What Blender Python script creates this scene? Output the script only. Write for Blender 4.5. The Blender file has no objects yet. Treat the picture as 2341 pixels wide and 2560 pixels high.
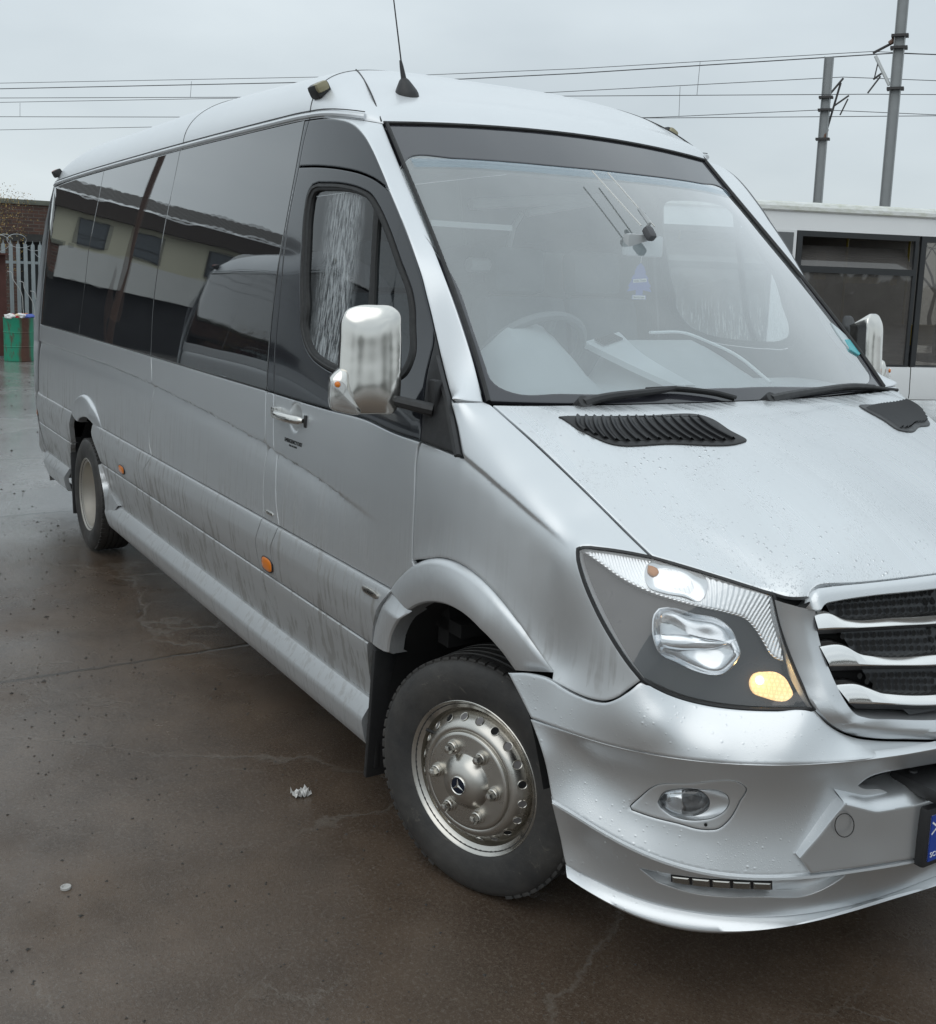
import bpy, bmesh, math, random
import numpy as np
from mathutils import Vector, Matrix
from mathutils.geometry import delaunay_2d_cdt
np.seterr(all='ignore')
SC=bpy.context.scene; COL=SC.collection
random.seed(7); RNG=np.random.default_rng(7)
# ---------------------------------------------------------------- camera
cam_d=bpy.data.cameras.new('camera'); cam=bpy.data.objects.new('camera',cam_d); COL.objects.link(cam)
cam_d.sensor_fit='HORIZONTAL'; cam_d.sensor_width=36; cam_d.lens=2706.63/2341*36
cam_d.shift_y=-(1280-1092.99)/2341; cam_d.clip_start=.05; cam_d.clip_end=2000
_r=(0.52694737,0.84918655,0.03476583);_u=(-0.14297084,0.04824657,0.98855025);_f=(-0.83778625,0.52588446,-0.14683232)
cam.matrix_world=Matrix(((_r[0],_u[0],-_f[0],2.43376),(_r[1],_u[1],-_f[1],-2.47206),(_r[2],_u[2],-_f[2],1.75056),(0,0,0,1)))
SC.camera=cam
# ---------------------------------------------------------------- overcast sky, weak soft sun, exposure
SUN_EL,SUN_AZ=math.radians(48),math.radians(-60)
W=bpy.data.worlds.new('World'); SC.world=W; W.use_nodes=True
nt=W.node_tree; nt.nodes.clear()
def wn(t,**k):
    n=nt.nodes.new(t)
    for a,b in k.items(): setattr(n,a,b)
    return n
bgn=wn('ShaderNodeBackground'); bgn.inputs['Strength'].default_value=.1
out=wn('ShaderNodeOutputWorld'); nt.links.new(bgn.outputs[0],out.inputs[0])
sky=wn('ShaderNodeTexSky',sky_type='NISHITA',sun_disc=False,sun_elevation=SUN_EL,sun_rotation=SUN_AZ)
tc=wn('ShaderNodeTexCoord'); mp=wn('ShaderNodeMapping'); mp.inputs['Scale'].default_value=(1,1,2.6)
nz=wn('ShaderNodeTexNoise'); nz.inputs['Scale'].default_value=2.3; nz.inputs['Detail'].default_value=5; nz.inputs['Roughness'].default_value=.5
nt.links.new(tc.outputs['Generated'],mp.inputs[0]); nt.links.new(mp.outputs[0],nz.inputs['Vector'])
cr=wn('ShaderNodeValToRGB'); cr.color_ramp.elements[0].position=.3; cr.color_ramp.elements[1].position=.72
cr.color_ramp.elements[0].color=(.510,.575,.615,1); cr.color_ramp.elements[1].color=(.672,.742,.775,1)
nt.links.new(nz.outputs['Fac'],cr.inputs[0])
sx=wn('ShaderNodeSeparateXYZ'); nt.links.new(tc.outputs['Generated'],sx.inputs[0])
mr=wn('ShaderNodeMapRange'); mr.inputs['From Min'].default_value=.18; mr.inputs['From Max'].default_value=1; mr.inputs['To Min'].default_value=1; mr.inputs['To Max'].default_value=1.55
nt.links.new(sx.outputs['Z'],mr.inputs[0])
ml=wn('ShaderNodeVectorMath',operation='SCALE'); nt.links.new(cr.outputs[0],ml.inputs[0]); nt.links.new(mr.outputs[0],ml.inputs['Scale'])
m10=wn('ShaderNodeVectorMath',operation='SCALE'); m10.inputs['Scale'].default_value=10; nt.links.new(ml.outputs[0],m10.inputs[0])
mx=wn('ShaderNodeMix',data_type='RGBA'); mx.inputs['Factor'].default_value=.94
nt.links.new(sky.outputs[0],mx.inputs['A']); nt.links.new(m10.outputs[0],mx.inputs['B']); nt.links.new(mx.outputs['Result'],bgn.inputs['Color'])
sl=bpy.data.lights.new('sun','SUN'); sl.energy=.55; sl.angle=math.radians(60); sl.color=(1,.97,.93)
so=bpy.data.objects.new('sun',sl); COL.objects.link(so)
so.rotation_euler=(math.pi/2-SUN_EL,0,math.radians(35))
SC.view_settings.view_transform='Standard'; SC.view_settings.look='None'; SC.view_settings.exposure=.12; SC.view_settings.gamma=1
SC.cycles.max_bounces=10; SC.cycles.transparent_max_bounces=16; SC.cycles.glossy_bounces=5
_WZ=np.array([.0,.20,.40,.60,.80,1.0,1.30,1.8,2.296,2.40,2.6])
_WW=np.array([.945,.952,.960,.971,.978,.975,.9613,.910,.848,.833,.80])
def _cub(x,xs,ys):
    # natural-ish monotone cubic hermite
    x=np.clip(x,xs[0],xs[-1]);d=np.diff(ys)/np.diff(xs)
    m=np.concatenate([[d[0]],(d[1:]*np.diff(xs)[:-1]+d[:-1]*np.diff(xs)[1:])/(xs[2:]-xs[:-2]),[d[-1]]])
    i=np.clip(np.searchsorted(xs,x)-1,0,len(xs)-2);h=xs[i+1]-xs[i];t=(x-xs[i])/h
    return (2*t**3-3*t**2+1)*ys[i]+(t**3-2*t**2+t)*h*m[i]+(-2*t**3+3*t**2)*ys[i+1]+(t**3-t**2)*h*m[i+1]
def wside(X,Z):
    X=np.asarray(X,float);Z=np.asarray(Z,float)
    w=_cub(Z,_WZ,_WW)
    f=np.maximum(0,X+.12);w=w-.22*f**2
    s=np.clip((Z-1.28)/.38,0,1);s=s*s*(3-2*s)
    w=w-.078*np.maximum(0,np.minimum(X,.1)+1.30)**2*s
    r=np.maximum(0,-5.70-X);w=w-.55*r**2
    return w
class TPS:
    def __init__(s,P,V,sm=1e-7):
        P=np.asarray(P,float);V=np.asarray(V,float);n=len(P);s.P=P
        K=s.k(P,P)+sm*np.eye(n);A=np.zeros((n+3,n+3));A[:n,:n]=K;A[:n,n]=1;A[:n,n+1:]=P;A[n:,:n]=A[:n,n:].T
        s.w=np.linalg.solve(A,np.concatenate([V,np.zeros(3)]))
    def k(s,a,b):
        r2=((a[:,None,:]-b[None,:,:])**2).sum(-1);return np.where(r2>0,r2*np.log(r2+1e-12),0)*.5
    def __call__(s,Q):
        Q=np.asarray(Q,float).reshape(-1,2);n=len(s.P);o=np.empty(len(Q))
        for i in range(0,len(Q),4000):
            q=Q[i:i+4000];o[i:i+4000]=s.k(q,s.P)@s.w[:n]+s.w[n]+q@s.w[n+1:]
        return o
def cat(P,step=.012):
    """Catmull-Rom resample of a 3D polyline to about `step` spacing, keeping the given points"""
    P=np.asarray(P,float);o=[]
    for i in range(len(P)-1):
        p1,p2=P[i],P[i+1];L=np.linalg.norm(p2-p1)
        if L<1e-6: continue
        p0=P[i-1] if i>0 else p1-(p2-p1);p3=P[i+2] if i+2<len(P) else p2+(p2-p1)
        # chord limited tangents
        def tg(a,b,c):
            l1=np.linalg.norm(b-a)+1e-9;l2=np.linalg.norm(c-b)+1e-9
            return ((b-a)/l1*l2+(c-b)/l2*l1)/(l1+l2)
        m1=tg(p0,p1,p2)*L;m2=tg(p1,p2,p3)*L
        k=max(1,int(np.ceil(L/step)))
        for t in np.arange(k)/k:
            o.append((2*t**3-3*t**2+1)*p1+(t**3-2*t**2+t)*m1+(-2*t**3+3*t**2)*p2+(t**3-t**2)*m2)
    o.append(P[-1]);return np.array(o)
def resamp(P,n):
    P=np.asarray(P,float);L=np.concatenate([[0],np.cumsum(np.linalg.norm(np.diff(P,axis=0),axis=1))])
    t=np.linspace(0,L[-1],n);return np.stack([np.interp(t,L,P[:,k]) for k in range(3)],-1)
def unit(v): v=np.asarray(v,float);return v/np.linalg.norm(v)
class Surf:
    """height field along direction n over the plane spanned by u,v (thin plate spline through points)"""
    def __init__(s,n,pts,sm=1e-6,disp=None):
        s.n=unit(n);s.u=unit(np.cross([0,0,1],s.n)) if abs(s.n[2])<.99 else np.array([1.,0,0])
        s.v=np.cross(s.n,s.u);pts=np.asarray(pts,float)
        q=pts@np.stack([s.u,s.v],-1);k=[0]
        for i in range(1,len(q)):
            if ((q[k]-q[i])**2).sum(1).min()>.006**2:k.append(i)
        s.t=TPS(q[k],(pts@s.n)[k],sm);s.disp=disp
    def to2(s,P): P=np.asarray(P,float);return np.stack([P@s.u,P@s.v],-1)
    def base(s,Q):
        d=s.t(Q);return Q[:,:1]*s.u+Q[:,1:]*s.v+d[:,None]*s.n
    def at(s,Q):
        Q=np.asarray(Q,float).reshape(-1,2);P=s.base(Q)
        if s.disp is not None: P=P+s.disp(P)[:,None]*s.n
        return P
    def normal(s,Q,e=.004):
        Q=np.asarray(Q,float).reshape(-1,2);a=s.at(Q+[e,0])-s.at(Q-[e,0]);b=s.at(Q+[0,e])-s.at(Q-[0,e])
        n=np.cross(a,b);n/=np.linalg.norm(n,axis=1)[:,None];f=np.sign(n@s.n);return n*f[:,None]
class Side(Surf):
    def __init__(s,disp=None,off=0):
        s.n=np.array([0,-1.,0]);s.u=np.array([1.,0,0]);s.v=np.array([0,0,1.]);s.disp=disp;s.off=off
    def base(s,Q):
        w=wside(Q[:,0],Q[:,1])+s.off;return np.stack([Q[:,0],-w,Q[:,1]],-1)
def shift(P,d): return np.asarray(P,float)+np.asarray(d,float)
def sstep(x): x=np.clip(x,0,1);return x*x*(3-2*x)
def make_surfs(C):
    S={}
    z1=C['swage1'];z2=C['swage2']
    def swage(X,Z,L,f0,f1,g0,g1,a):
        zl=np.interp(X,L[:,0],L[:,2]);s=zl-Z
        am=sstep((X-f0)/(f1-f0))*sstep((g1-X)/(g1-g0))*a
        return np.where(s>-.004,-am*sstep((s+.004)/.013)*np.exp(-np.maximum(s,0)/.065),0)
    def dside(P): return swage(P[:,0],P[:,2],z1,-6.1,-5.9,-.95,-.42,.021)
    def dwing(P): return swage(P[:,0],P[:,2],z2,-.35,-.05,.26,.45,.009)
    S['side']=Side();S['door']=Side(dside)
    S['swing']=dwing
    def drib(P):
        # pressed ridge running forward on each side of the bonnet
        yr=.70-.16*sstep((P[:,0]-.10)/.75);e=np.abs(P[:,1])-yr;a=sstep((P[:,0]-.42)/.25)*sstep((.93-P[:,0])/.15)
        return .010*a*np.exp(-np.maximum(e,-9)**2/np.where(e<0,.10,.035)**2)
    # wing
    g=[(x,z) for x in np.arange(-.2,.36,.08) for z in np.arange(1.0,1.25,.06) if z<np.interp(x,z2[:,0],z2[:,2])-.02 and ((x)**2+(z-.345)**2)>.66**2]
    sp=np.array([(x,-float(wside(x,z)),z) for x,z in g])
    mid=np.array([(.1,-.915,1.305),(.2,-.893,1.262),(.3,-.875,1.213),(.38,-.855,1.168)])
    S['wing']=Surf((.30,-.75,.58),np.concatenate([cat(C[k],.05) for k in ('door_front_low','arch_out','gap_wing','hl_out','hl_top1','hood_side','apil_base','tri_low','belt_tri','swage2')]+[sp,mid]),1.2e-3,dwing)
    S['apil']=Surf((.35,-.85,.40),np.concatenate([cat(C[k],.04) for k in ('quarter_top','door_frontup','tri_out','apil_base','ws_right','railend')]),3e-5)
    S['ws']=Surf((.72,0,.69),mirr(np.concatenate([cat(C['ws_right'],.05),C['ws_top'],C['ws_bot'],C['ws_mid']])),1e-2)
    S['hood']=Surf((0,0,1.),mirr(np.concatenate([cat(C[k],.04) for k in ('hood_side','hl_top2','hood_nose2','nose_fold','hood_rear')]+[C['hood_in']])),8e-4,drib)
    S['hl']=Surf((.75,-.55,.36),np.concatenate([cat(C[k],.03) for k in ('hl_top1','hl_top2','hl_in','hl_bot','hl_out')]+[C['hl_mid']]),4e-3)
    S['bumpA']=Surf((.72,-.6,.33),np.concatenate([cat(C[k],.03) for k in ('gap_wing','hl_bot','frame_bot','crease')]+[C['archA'],C['bA_mid']]),3e-3)
    S['bumpB']=Surf((.72,-.65,-.2),np.concatenate([cat(C[k],.03) for k in ('crease','joint')]+[C['archB'],C['bB_mid']]),1.5e-3)
    S['spoil']=Surf((.72,-.65,-.1),np.concatenate([cat(C[k],.03) for k in ('jointC','ledge')]+[C['archC'],C['bC_mid']]),2e-3)
    return S
def mirr(P): P=np.asarray(P,float);return np.concatenate([P,P*[1,-1,1]])
C={
 'gut':[(-5.737,-0.8516,2.27),(-5.5998,-0.8505,2.2785),(-5.2698,-0.8491,2.2879),(-4.3306,-0.8474,2.3002),(-3.5061,-0.8471,2.3024),(-2.8125,-0.8471,2.3021),(-1.9885,-0.8475,2.2997),(-1.3472,-0.8482,2.2943)],
 'glass_rear':[(-5.737,-0.8516,2.27),(-5.786,-0.8612,2.2),(-5.8462,-0.8742,2.1),(-5.9235,-0.8985,1.9),(-5.948,-0.9215,1.7),(-5.9538,-0.9386,1.55),(-5.9568,-0.9489,1.45),(-5.945,-0.9552,1.38),(-5.9,-0.9592,1.33),(-5.82,-0.9606,1.31)],
 'belt':[(-5.82,-0.9606,1.306),(-5.6,-0.9608,1.3061),(-5.3659,-0.9608,1.3064),(-4.2537,-0.961,1.3056),(-2.9649,-0.9612,1.3021),(-2.0901,-0.9613,1.2992),(-1.4163,-0.9615,1.2975)],
 'seam1':[(-4.3305,-0.8477,2.2985),(-4.3709,-0.8652,2.1698),(-4.4284,-0.8845,2.017),(-4.4968,-0.9078,1.8195),(-4.5004,-0.9248,1.6719),(-4.5526,-0.9607,1.3084)],
 'seam2':[(-2.84,-0.8469,2.3037),(-2.8936,-0.8739,2.1022),(-2.9416,-0.8902,1.9702),(-2.9777,-0.9108,1.793),(-2.9969,-0.9325,1.6048),(-2.9649,-0.9611,1.3026)],
 'seam2b':[(-2.9649,-0.9611,1.3026),(-2.9313,-0.9671,1.2021),(-2.9311,-0.9724,1.0811),(-2.958,-0.9764,0.9469),(-2.9425,-0.9781,0.8525),(-2.905,-0.978,0.813)],
 'seam2c':[(-2.8952,-0.978,0.7967),(-2.991,-0.9761,0.7204),(-2.9882,-0.9724,0.6311),(-2.9679,-0.9705,0.5899)],
 'seam2d':[(-2.9679,-0.9705,0.5899),(-2.9402,-0.9659,0.5054),(-2.885,-0.9604,0.4092)],
 'glass_front':[(-1.3472,-0.8482,2.2943),(-1.3723,-0.8739,2.102),(-1.4001,-0.8947,1.9324),(-1.4272,-0.9161,1.7467),(-1.4307,-0.934,1.5913),(-1.4163,-0.9615,1.2975)],
 'trim_front':[(-1.3027,-0.8488,2.2901),(-1.3246,-0.8589,2.2171),(-1.3377,-0.8711,2.1237),(-1.3409,-0.8734,2.1063),(-1.3821,-0.9032,1.8597),(-1.3714,-0.9283,1.6415),(-1.3628,-0.9478,1.4613),(-1.3381,-0.9615,1.2965)],
 'bp_left':[(-1.4162,-0.9616,1.2954),(-1.402,-0.9719,1.0966),(-1.4066,-0.9748,1.0059),(-1.402,-0.9774,0.9011),(-1.391,-0.978,0.813)],
 'bp_right':[(-1.3381,-0.9615,1.2965),(-1.3107,-0.9722,1.0882),(-1.2916,-0.9751,0.9959),(-1.2695,-0.9776,0.8895),(-1.236,-0.978,0.813)],
 'door_top':[(-1.3377,-0.8711,2.1237),(-1.1648,-0.871,2.1137),(-0.9663,-0.8664,2.0924),(-0.8301,-0.8608,2.0689),(-0.7516,-0.8573,2.0474),(-0.6999,-0.8551,2.0274),(-0.6624,-0.8537,2.0096)],
 'quarter_top':[(-1.3027,-0.8488,2.2901),(-1.1872,-0.8487,2.284),(-1.0611,-0.8474,2.2685),(-0.9848,-0.8463,2.2528),(-0.9255,-0.8459,2.2317),(-0.8646,-0.8466,2.1982),(-0.8018,-0.8484,2.1495),(-0.7384,-0.8509,2.0897),(-0.6935,-0.8524,2.0443),(-0.6624,-0.8537,2.0096)],
 'door_front':[(-0.33,-0.8668,1.5919),(-0.3119,-0.8778,1.5503),(-0.3037,-0.8917,1.5111),(-0.2875,-0.9128,1.4559),(-0.2618,-0.9328,1.4023),(-0.2275,-0.9577,1.3172),(-0.2234,-0.9612,1.2954),(-0.2346,-0.9635,1.2657),(-0.2396,-0.9659,1.2253),(-0.2342,-0.9708,1.1238),(-0.2311,-0.9747,1.0097),(-0.2263,-0.9768,0.9298)],
 'door_frontup':[(-0.6624,-0.8537,2.0096),(-0.605,-0.8548,1.9504),(-0.5492,-0.8557,1.8896),(-0.4807,-0.8569,1.8068),(-0.4263,-0.8579,1.7351),(-0.4031,-0.8591,1.6974),(-0.3612,-0.8615,1.6333),(-0.33,-0.8668,1.5919)],
 'tri_out':[(-0.33,-0.8668,1.5919),(-0.2987,-0.8738,1.5569),(-0.2565,-0.8851,1.5148),(-0.1848,-0.9058,1.4546),(-0.1263,-0.9231,1.4107),(-0.0558,-0.9475,1.3458),(-0.0021,-0.96,1.2726)],
 'belt_door':[(-1.3381,-0.9615,1.2965),(-0.8458,-0.9616,1.2948),(-0.5847,-0.9612,1.2979),(-0.374,-0.9624,1.2826),(-0.2222,-0.9626,1.2799)],
 'belt_tri':[(-0.2222,-0.9626,1.2799),(-0.1094,-0.9628,1.2764),(-0.0021,-0.96,1.2726)],
 'win_out':[(-1.1471,-0.8779,2.0554),(-0.9526,-0.8721,2.0412),(-0.8295,-0.8669,2.0196),(-0.7631,-0.8643,1.9982),(-0.7068,-0.864,1.9593),(-0.6346,-0.865,1.8907),(-0.5478,-0.8672,1.7884),(-0.4654,-0.8684,1.6896),(-0.4214,-0.8795,1.5894),(-0.3826,-0.9017,1.5047),(-0.3906,-0.919,1.4576),(-0.4406,-0.9311,1.4295),(-0.5541,-0.9388,1.4183),(-0.7363,-0.9448,1.416),(-0.8592,-0.947,1.4205),(-0.9463,-0.9469,1.4338),(-1.0311,-0.9459,1.4554),(-1.099,-0.9426,1.4945),(-1.1507,-0.936,1.5599),(-1.1634,-0.9313,1.6036),(-1.1964,-0.92,1.7062),(-1.2212,-0.9044,1.8444),(-1.2338,-0.8908,1.9621),(-1.2208,-0.8824,2.0304),(-1.1936,-0.8796,2.0496)],
 'win_in':[(-1.1238,-0.8806,2.0294),(-0.9464,-0.8746,2.0183),(-0.8376,-0.8696,2.0023),(-0.7842,-0.8674,1.9865),(-0.7264,-0.8676,1.9444),(-0.661,-0.8684,1.8849),(-0.5726,-0.8708,1.7821),(-0.4964,-0.8718,1.6944),(-0.4505,-0.8835,1.5876),(-0.4188,-0.902,1.5135),(-0.4247,-0.9144,1.4779),(-0.4677,-0.9241,1.4564),(-0.5673,-0.9327,1.4443),(-0.7331,-0.9399,1.4416),(-0.8534,-0.943,1.4458),(-0.9389,-0.9435,1.4583),(-1.0138,-0.9429,1.477),(-1.0664,-0.94,1.5104),(-1.1123,-0.9342,1.5689),(-1.1119,-0.9297,1.606),(-1.147,-0.9189,1.7074),(-1.1743,-0.9037,1.8441),(-1.1896,-0.8912,1.9539),(-1.1799,-0.8836,2.0149),(-1.1623,-0.8819,2.0264)],
 'bar_l':[(-0.7402,-0.8654,1.9726),(-0.7383,-0.8697,1.9354),(-0.7133,-0.889,1.7494),(-0.7016,-0.8994,1.6502),(-0.7047,-0.8993,1.6537),(-0.6797,-0.9161,1.5429),(-0.6405,-0.9367,1.4406)],
 'bar_r':[(-0.7029,-0.8673,1.9285),(-0.7052,-0.8704,1.9039),(-0.6904,-0.8832,1.7807),(-0.6752,-0.8968,1.6513),(-0.6759,-0.8964,1.6549),(-0.6483,-0.9133,1.545),(-0.6051,-0.9352,1.4408)],
 'strip_door':[(-1.2026,-0.99,0.8031),(-0.8597,-0.99,0.8042),(-0.5591,-0.9901,0.8062),(-0.3403,-0.9901,0.807)],
 'handle':[(-1.2929,-0.9654,1.2329),(-1.2424,-0.9656,1.2296),(-1.141,-0.9658,1.2268),(-1.063,-0.9659,1.2246),(-1.0261,-0.9655,1.231)],
 'recess':[(-1.1326,-0.9618,1.2923),(-1.0968,-0.9621,1.288),(-1.0689,-0.9638,1.2606),(-1.0625,-0.9661,1.2216),(-1.0802,-0.9679,1.1869),(-1.1133,-0.9685,1.1737),(-1.1538,-0.9682,1.1813),(-1.1815,-0.9669,1.2058),(-1.1841,-0.9647,1.2464),(-1.1662,-0.9625,1.2814)],
 'text1':[(-1.2082,-0.9696,1.1515),(-1.0504,-0.9695,1.1527),(-1.0518,-0.9703,1.1348),(-1.2079,-0.9703,1.134)],
 'text2':[(-1.1639,-0.9704,1.1319),(-1.0957,-0.9705,1.1312),(-1.0956,-0.9708,1.1242),(-1.1641,-0.9707,1.1247)],
 'badge':[(-0.5074,-0.9958,0.7832),(-0.3979,-0.9959,0.7879),(-0.4049,-0.9956,0.7713),(-0.5058,-0.9956,0.7724)],
 'bpbadge':[(-1.3881,-0.9781,0.8482),(-1.2831,-0.9781,0.851),(-1.2861,-0.9781,0.8392),(-1.3825,-0.9781,0.8393)],
 'lampA':[(-1.373,-0.9916,0.6572),(-1.3349,-0.9925,0.678),(-1.2769,-0.992,0.6657),(-1.2637,-0.9908,0.6388),(-1.3005,-0.99,0.6218),(-1.3595,-0.9904,0.6298)],
 'lampB':[(-3.4997,-0.9918,0.6618),(-3.4723,-0.9922,0.6717),(-3.4064,-0.9921,0.6697),(-3.3815,-0.9915,0.6557),(-3.3987,-0.9904,0.6301),(-3.4404,-0.9903,0.628),(-3.4962,-0.9908,0.6404)],
 'swage1':[(-6.05,-0.968,1.186),(-5.3422,-0.968,1.1849),(-3.8938,-0.9678,1.1883),(-2.9417,-0.9688,1.1691),(-2.0634,-0.9704,1.133),(-1.3948,-0.9718,1.0976),(-1.2967,-0.9724,1.0831),(-0.9889,-0.9732,1.0592),(-0.7474,-0.9741,1.0325),(-0.544,-0.9748,1.0088),(-0.4299,-0.975,0.9988)],
 'swage2':[(-0.0029,-0.9597,1.2778),(0.0993,-0.9541,1.2461),(0.2205,-0.9417,1.2009),(0.3278,-0.9252,1.1567),(0.4186,-0.9073,1.1144)],
 'arch_out':[(-0.354,-0.982,0.8045),(-0.3176,-0.9822,0.8416),(-0.2828,-0.9818,0.8723),(-0.2145,-0.981,0.9204),(-0.1482,-0.9804,0.9534),(-0.0632,-0.9787,0.9778),(0.0245,-0.9748,0.9833),(0.1146,-0.9679,0.9684),(0.1976,-0.9585,0.9352),(0.2749,-0.9472,0.8871),(0.3337,-0.9368,0.8427),(0.3739,-0.9285,0.8127),(0.3993,-0.9226,0.7958)],
 'arch_in':[(-0.3324,-1.0017,0.6154),(-0.3155,-1.0043,0.6714),(-0.2653,-1.0066,0.7402),(-0.2123,-1.0078,0.785),(-0.1484,-1.0083,0.8229),(-0.0613,-1.0071,0.8551),(0.0179,-1.0037,0.8669),(0.0908,-0.9983,0.8617),(0.168,-0.9899,0.8358),(0.2243,-0.9819,0.8007),(0.2698,-0.9739,0.7621)],
 'rarch_out':[(-4.6674,-0.9819,0.7911),(-4.6501,-0.9821,0.8476),(-4.5886,-0.9815,0.8957),(-4.4893,-0.9807,0.9345),(-4.3739,-0.9801,0.9579),(-4.2614,-0.9802,0.9576),(-4.1478,-0.9807,0.934),(-4.0194,-0.9818,0.8788),(-3.9183,-0.982,0.8056)],
 'rarch_in':[(-4.4651,-1.0076,0.7745),(-4.4227,-1.008,0.8018),(-4.3504,-1.0081,0.8204),(-4.2566,-1.0081,0.834),(-4.1671,-1.0081,0.8346),(-4.1018,-1.0081,0.8177),(-4.0407,-1.0078,0.7836)],
 'strip_rearend':[(-4.1151,-0.9924,0.7638),(-4.0295,-0.9904,0.7005),(-3.9393,-0.986,0.5994)],
 'lower_rearend':[(-3.9488,-0.9704,0.5875),(-3.8614,-0.9657,0.5018),(-3.7357,-0.9618,0.4347),(-3.6369,-0.9604,0.4083)],
 'sill_rearend':[(-3.9177,-0.991,0.601),(-3.8606,-0.9841,0.4753),(-3.8306,-0.9759,0.303),(-3.7966,-0.9747,0.2727)],
 'strip_archend':[(-0.3396,-0.9931,0.808),(-0.3904,-0.9921,0.7523),(-0.4388,-0.9891,0.6684),(-0.4591,-0.9862,0.604)],
 'lower_archend':[(-0.4922,-0.9706,0.5911),(-0.5095,-0.9651,0.4928),(-0.5211,-0.9599,0.3982)],
 'sill_archend':[(-0.5008,-0.9702,0.4042),(-0.5039,-0.9669,0.3292),(-0.5034,-0.9638,0.2483)],
 'rear_strip':[(-5.0233,-0.988,0.8035),(-4.6322,-0.988,0.7975)],
 'rear_strip2':[(-5.0803,-0.9807,0.593),(-4.7443,-0.9803,0.5847)],
 'rear_sill':[(-5.194,-0.9611,0.4224),(-4.9633,-0.9602,0.4036)],
 'rear_bot':[(-5.6342,-0.969,0.3794),(-4.9442,-0.9654,0.2904)],
 'sillbot':[(-3.8451,-0.9537,0.2448),(-2.9224,-0.9551,0.2828),(-1.8802,-0.956,0.3074)],
 'hood_side':[(-0.0278,-0.855,1.4064),(0.1559,-0.8306,1.321),(0.2763,-0.8127,1.26),(0.3915,-0.7939,1.198),(0.4849,-0.7776,1.1451),(0.5549,-0.765,1.1071)],
 'hl_top1':[(0.4476,-0.905,1.1172),(0.4505,-0.893,1.12),(0.4754,-0.8632,1.1204),(0.5165,-0.813,1.1155),(0.5549,-0.765,1.1071)],
 'hl_top2':[(0.5549,-0.765,1.1071),(0.6086,-0.7228,1.0956),(0.6708,-0.6722,1.0804),(0.7307,-0.6216,1.0643),(0.7727,-0.585,1.0522)],
 'hl_in':[(0.7727,-0.585,1.0522),(0.7845,-0.5794,1.006),(0.804,-0.5725,0.9522),(0.8273,-0.5658,0.9033),(0.8577,-0.5586,0.8538),(0.8876,-0.552,0.8115)],
 'hl_bot':[(0.8876,-0.552,0.8115),(0.8347,-0.6151,0.8023),(0.7707,-0.6805,0.795),(0.7279,-0.7246,0.7961),(0.6974,-0.7591,0.8023),(0.6698,-0.7961,0.8154),(0.6525,-0.8252,0.8308),(0.6427,-0.85,0.8463)],
 'hl_out':[(0.6427,-0.85,0.8463),(0.6181,-0.8654,0.8734),(0.5699,-0.8847,0.9268),(0.517,-0.8999,0.993),(0.473,-0.9089,1.0618),(0.453,-0.9083,1.1009),(0.4476,-0.905,1.1172)],
 'hood_nose':[(0.7727,-0.585,1.0522),(0.7926,-0.5699,1.0427),(0.8226,-0.5486,1.0354),(0.8421,-0.535,1.0334),(0.848,-0.528,1.0364)],
 'grille_top':[(0.848,-0.528,1.0364),(0.8441,-0.5164,1.0438),(0.8455,-0.5058,1.0484),(0.8506,-0.4897,1.0511),(0.8804,-0.4031,1.0616),(0.9143,-0.3125,1.0688),(0.9441,-0.235,1.0762),(0.975,-0.12,1.084),(0.988,0,1.087)],
 'nose_fold':[(0.8407,-0.545,1.0511),(0.8344,-0.536,1.0638),(0.8351,-0.53,1.0722),(0.838,-0.5164,1.0769),(0.8441,-0.4982,1.0789),(0.878,-0.4032,1.0858),(0.9116,-0.3126,1.0938),(0.9412,-0.235,1.1025),(0.972,-0.12,1.111),(0.985,0,1.115)],
 'frame_out':[(0.791,-0.585,1.0414),(0.793,-0.58,1.0041),(0.8056,-0.572,0.9478),(0.8236,-0.565,0.9024),(0.8479,-0.5595,0.8621),(0.8887,-0.552,0.8142),(0.9012,-0.53,0.7853),(0.9107,-0.5,0.7626),(0.9224,-0.46,0.7442),(0.9394,-0.4,0.7306),(0.9645,-0.3299,0.7243),(0.9941,-0.25,0.7191),(1.015,-0.12,0.717),(1.022,0,0.717)],
 'frame_in':[(0.8435,-0.525,1.0291),(0.8446,-0.5221,1.002),(0.8506,-0.5191,0.9763),(0.8615,-0.515,0.943),(0.8757,-0.5084,0.9081),(0.8972,-0.5,0.8665),(0.9122,-0.4847,0.8307),(0.9248,-0.475,0.8108),(0.9291,-0.4591,0.798),(0.9381,-0.44,0.792),(0.9561,-0.3611,0.7801),(0.9852,-0.245,0.7674),(1.006,-0.12,0.765),(1.013,0,0.765)],
 'gap_wing':[(0.2858,-0.985,0.7694),(0.3575,-0.9687,0.7887),(0.4238,-0.9503,0.7916),(0.4559,-0.938,0.7819),(0.5077,-0.925,0.7752),(0.549,-0.912,0.7754),(0.5764,-0.902,0.7809),(0.6,-0.89,0.7962),(0.6205,-0.87,0.8199),(0.6427,-0.85,0.8463)],
 'bump_arch':[(0.2858,-0.985,0.7694),(0.3389,-0.983,0.7278),(0.3906,-0.9809,0.6848),(0.442,-0.978,0.6127),(0.4731,-0.965,0.506),(0.4934,-0.9509,0.4146),(0.5088,-0.9404,0.3473),(0.5239,-0.935,0.3174)],
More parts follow.
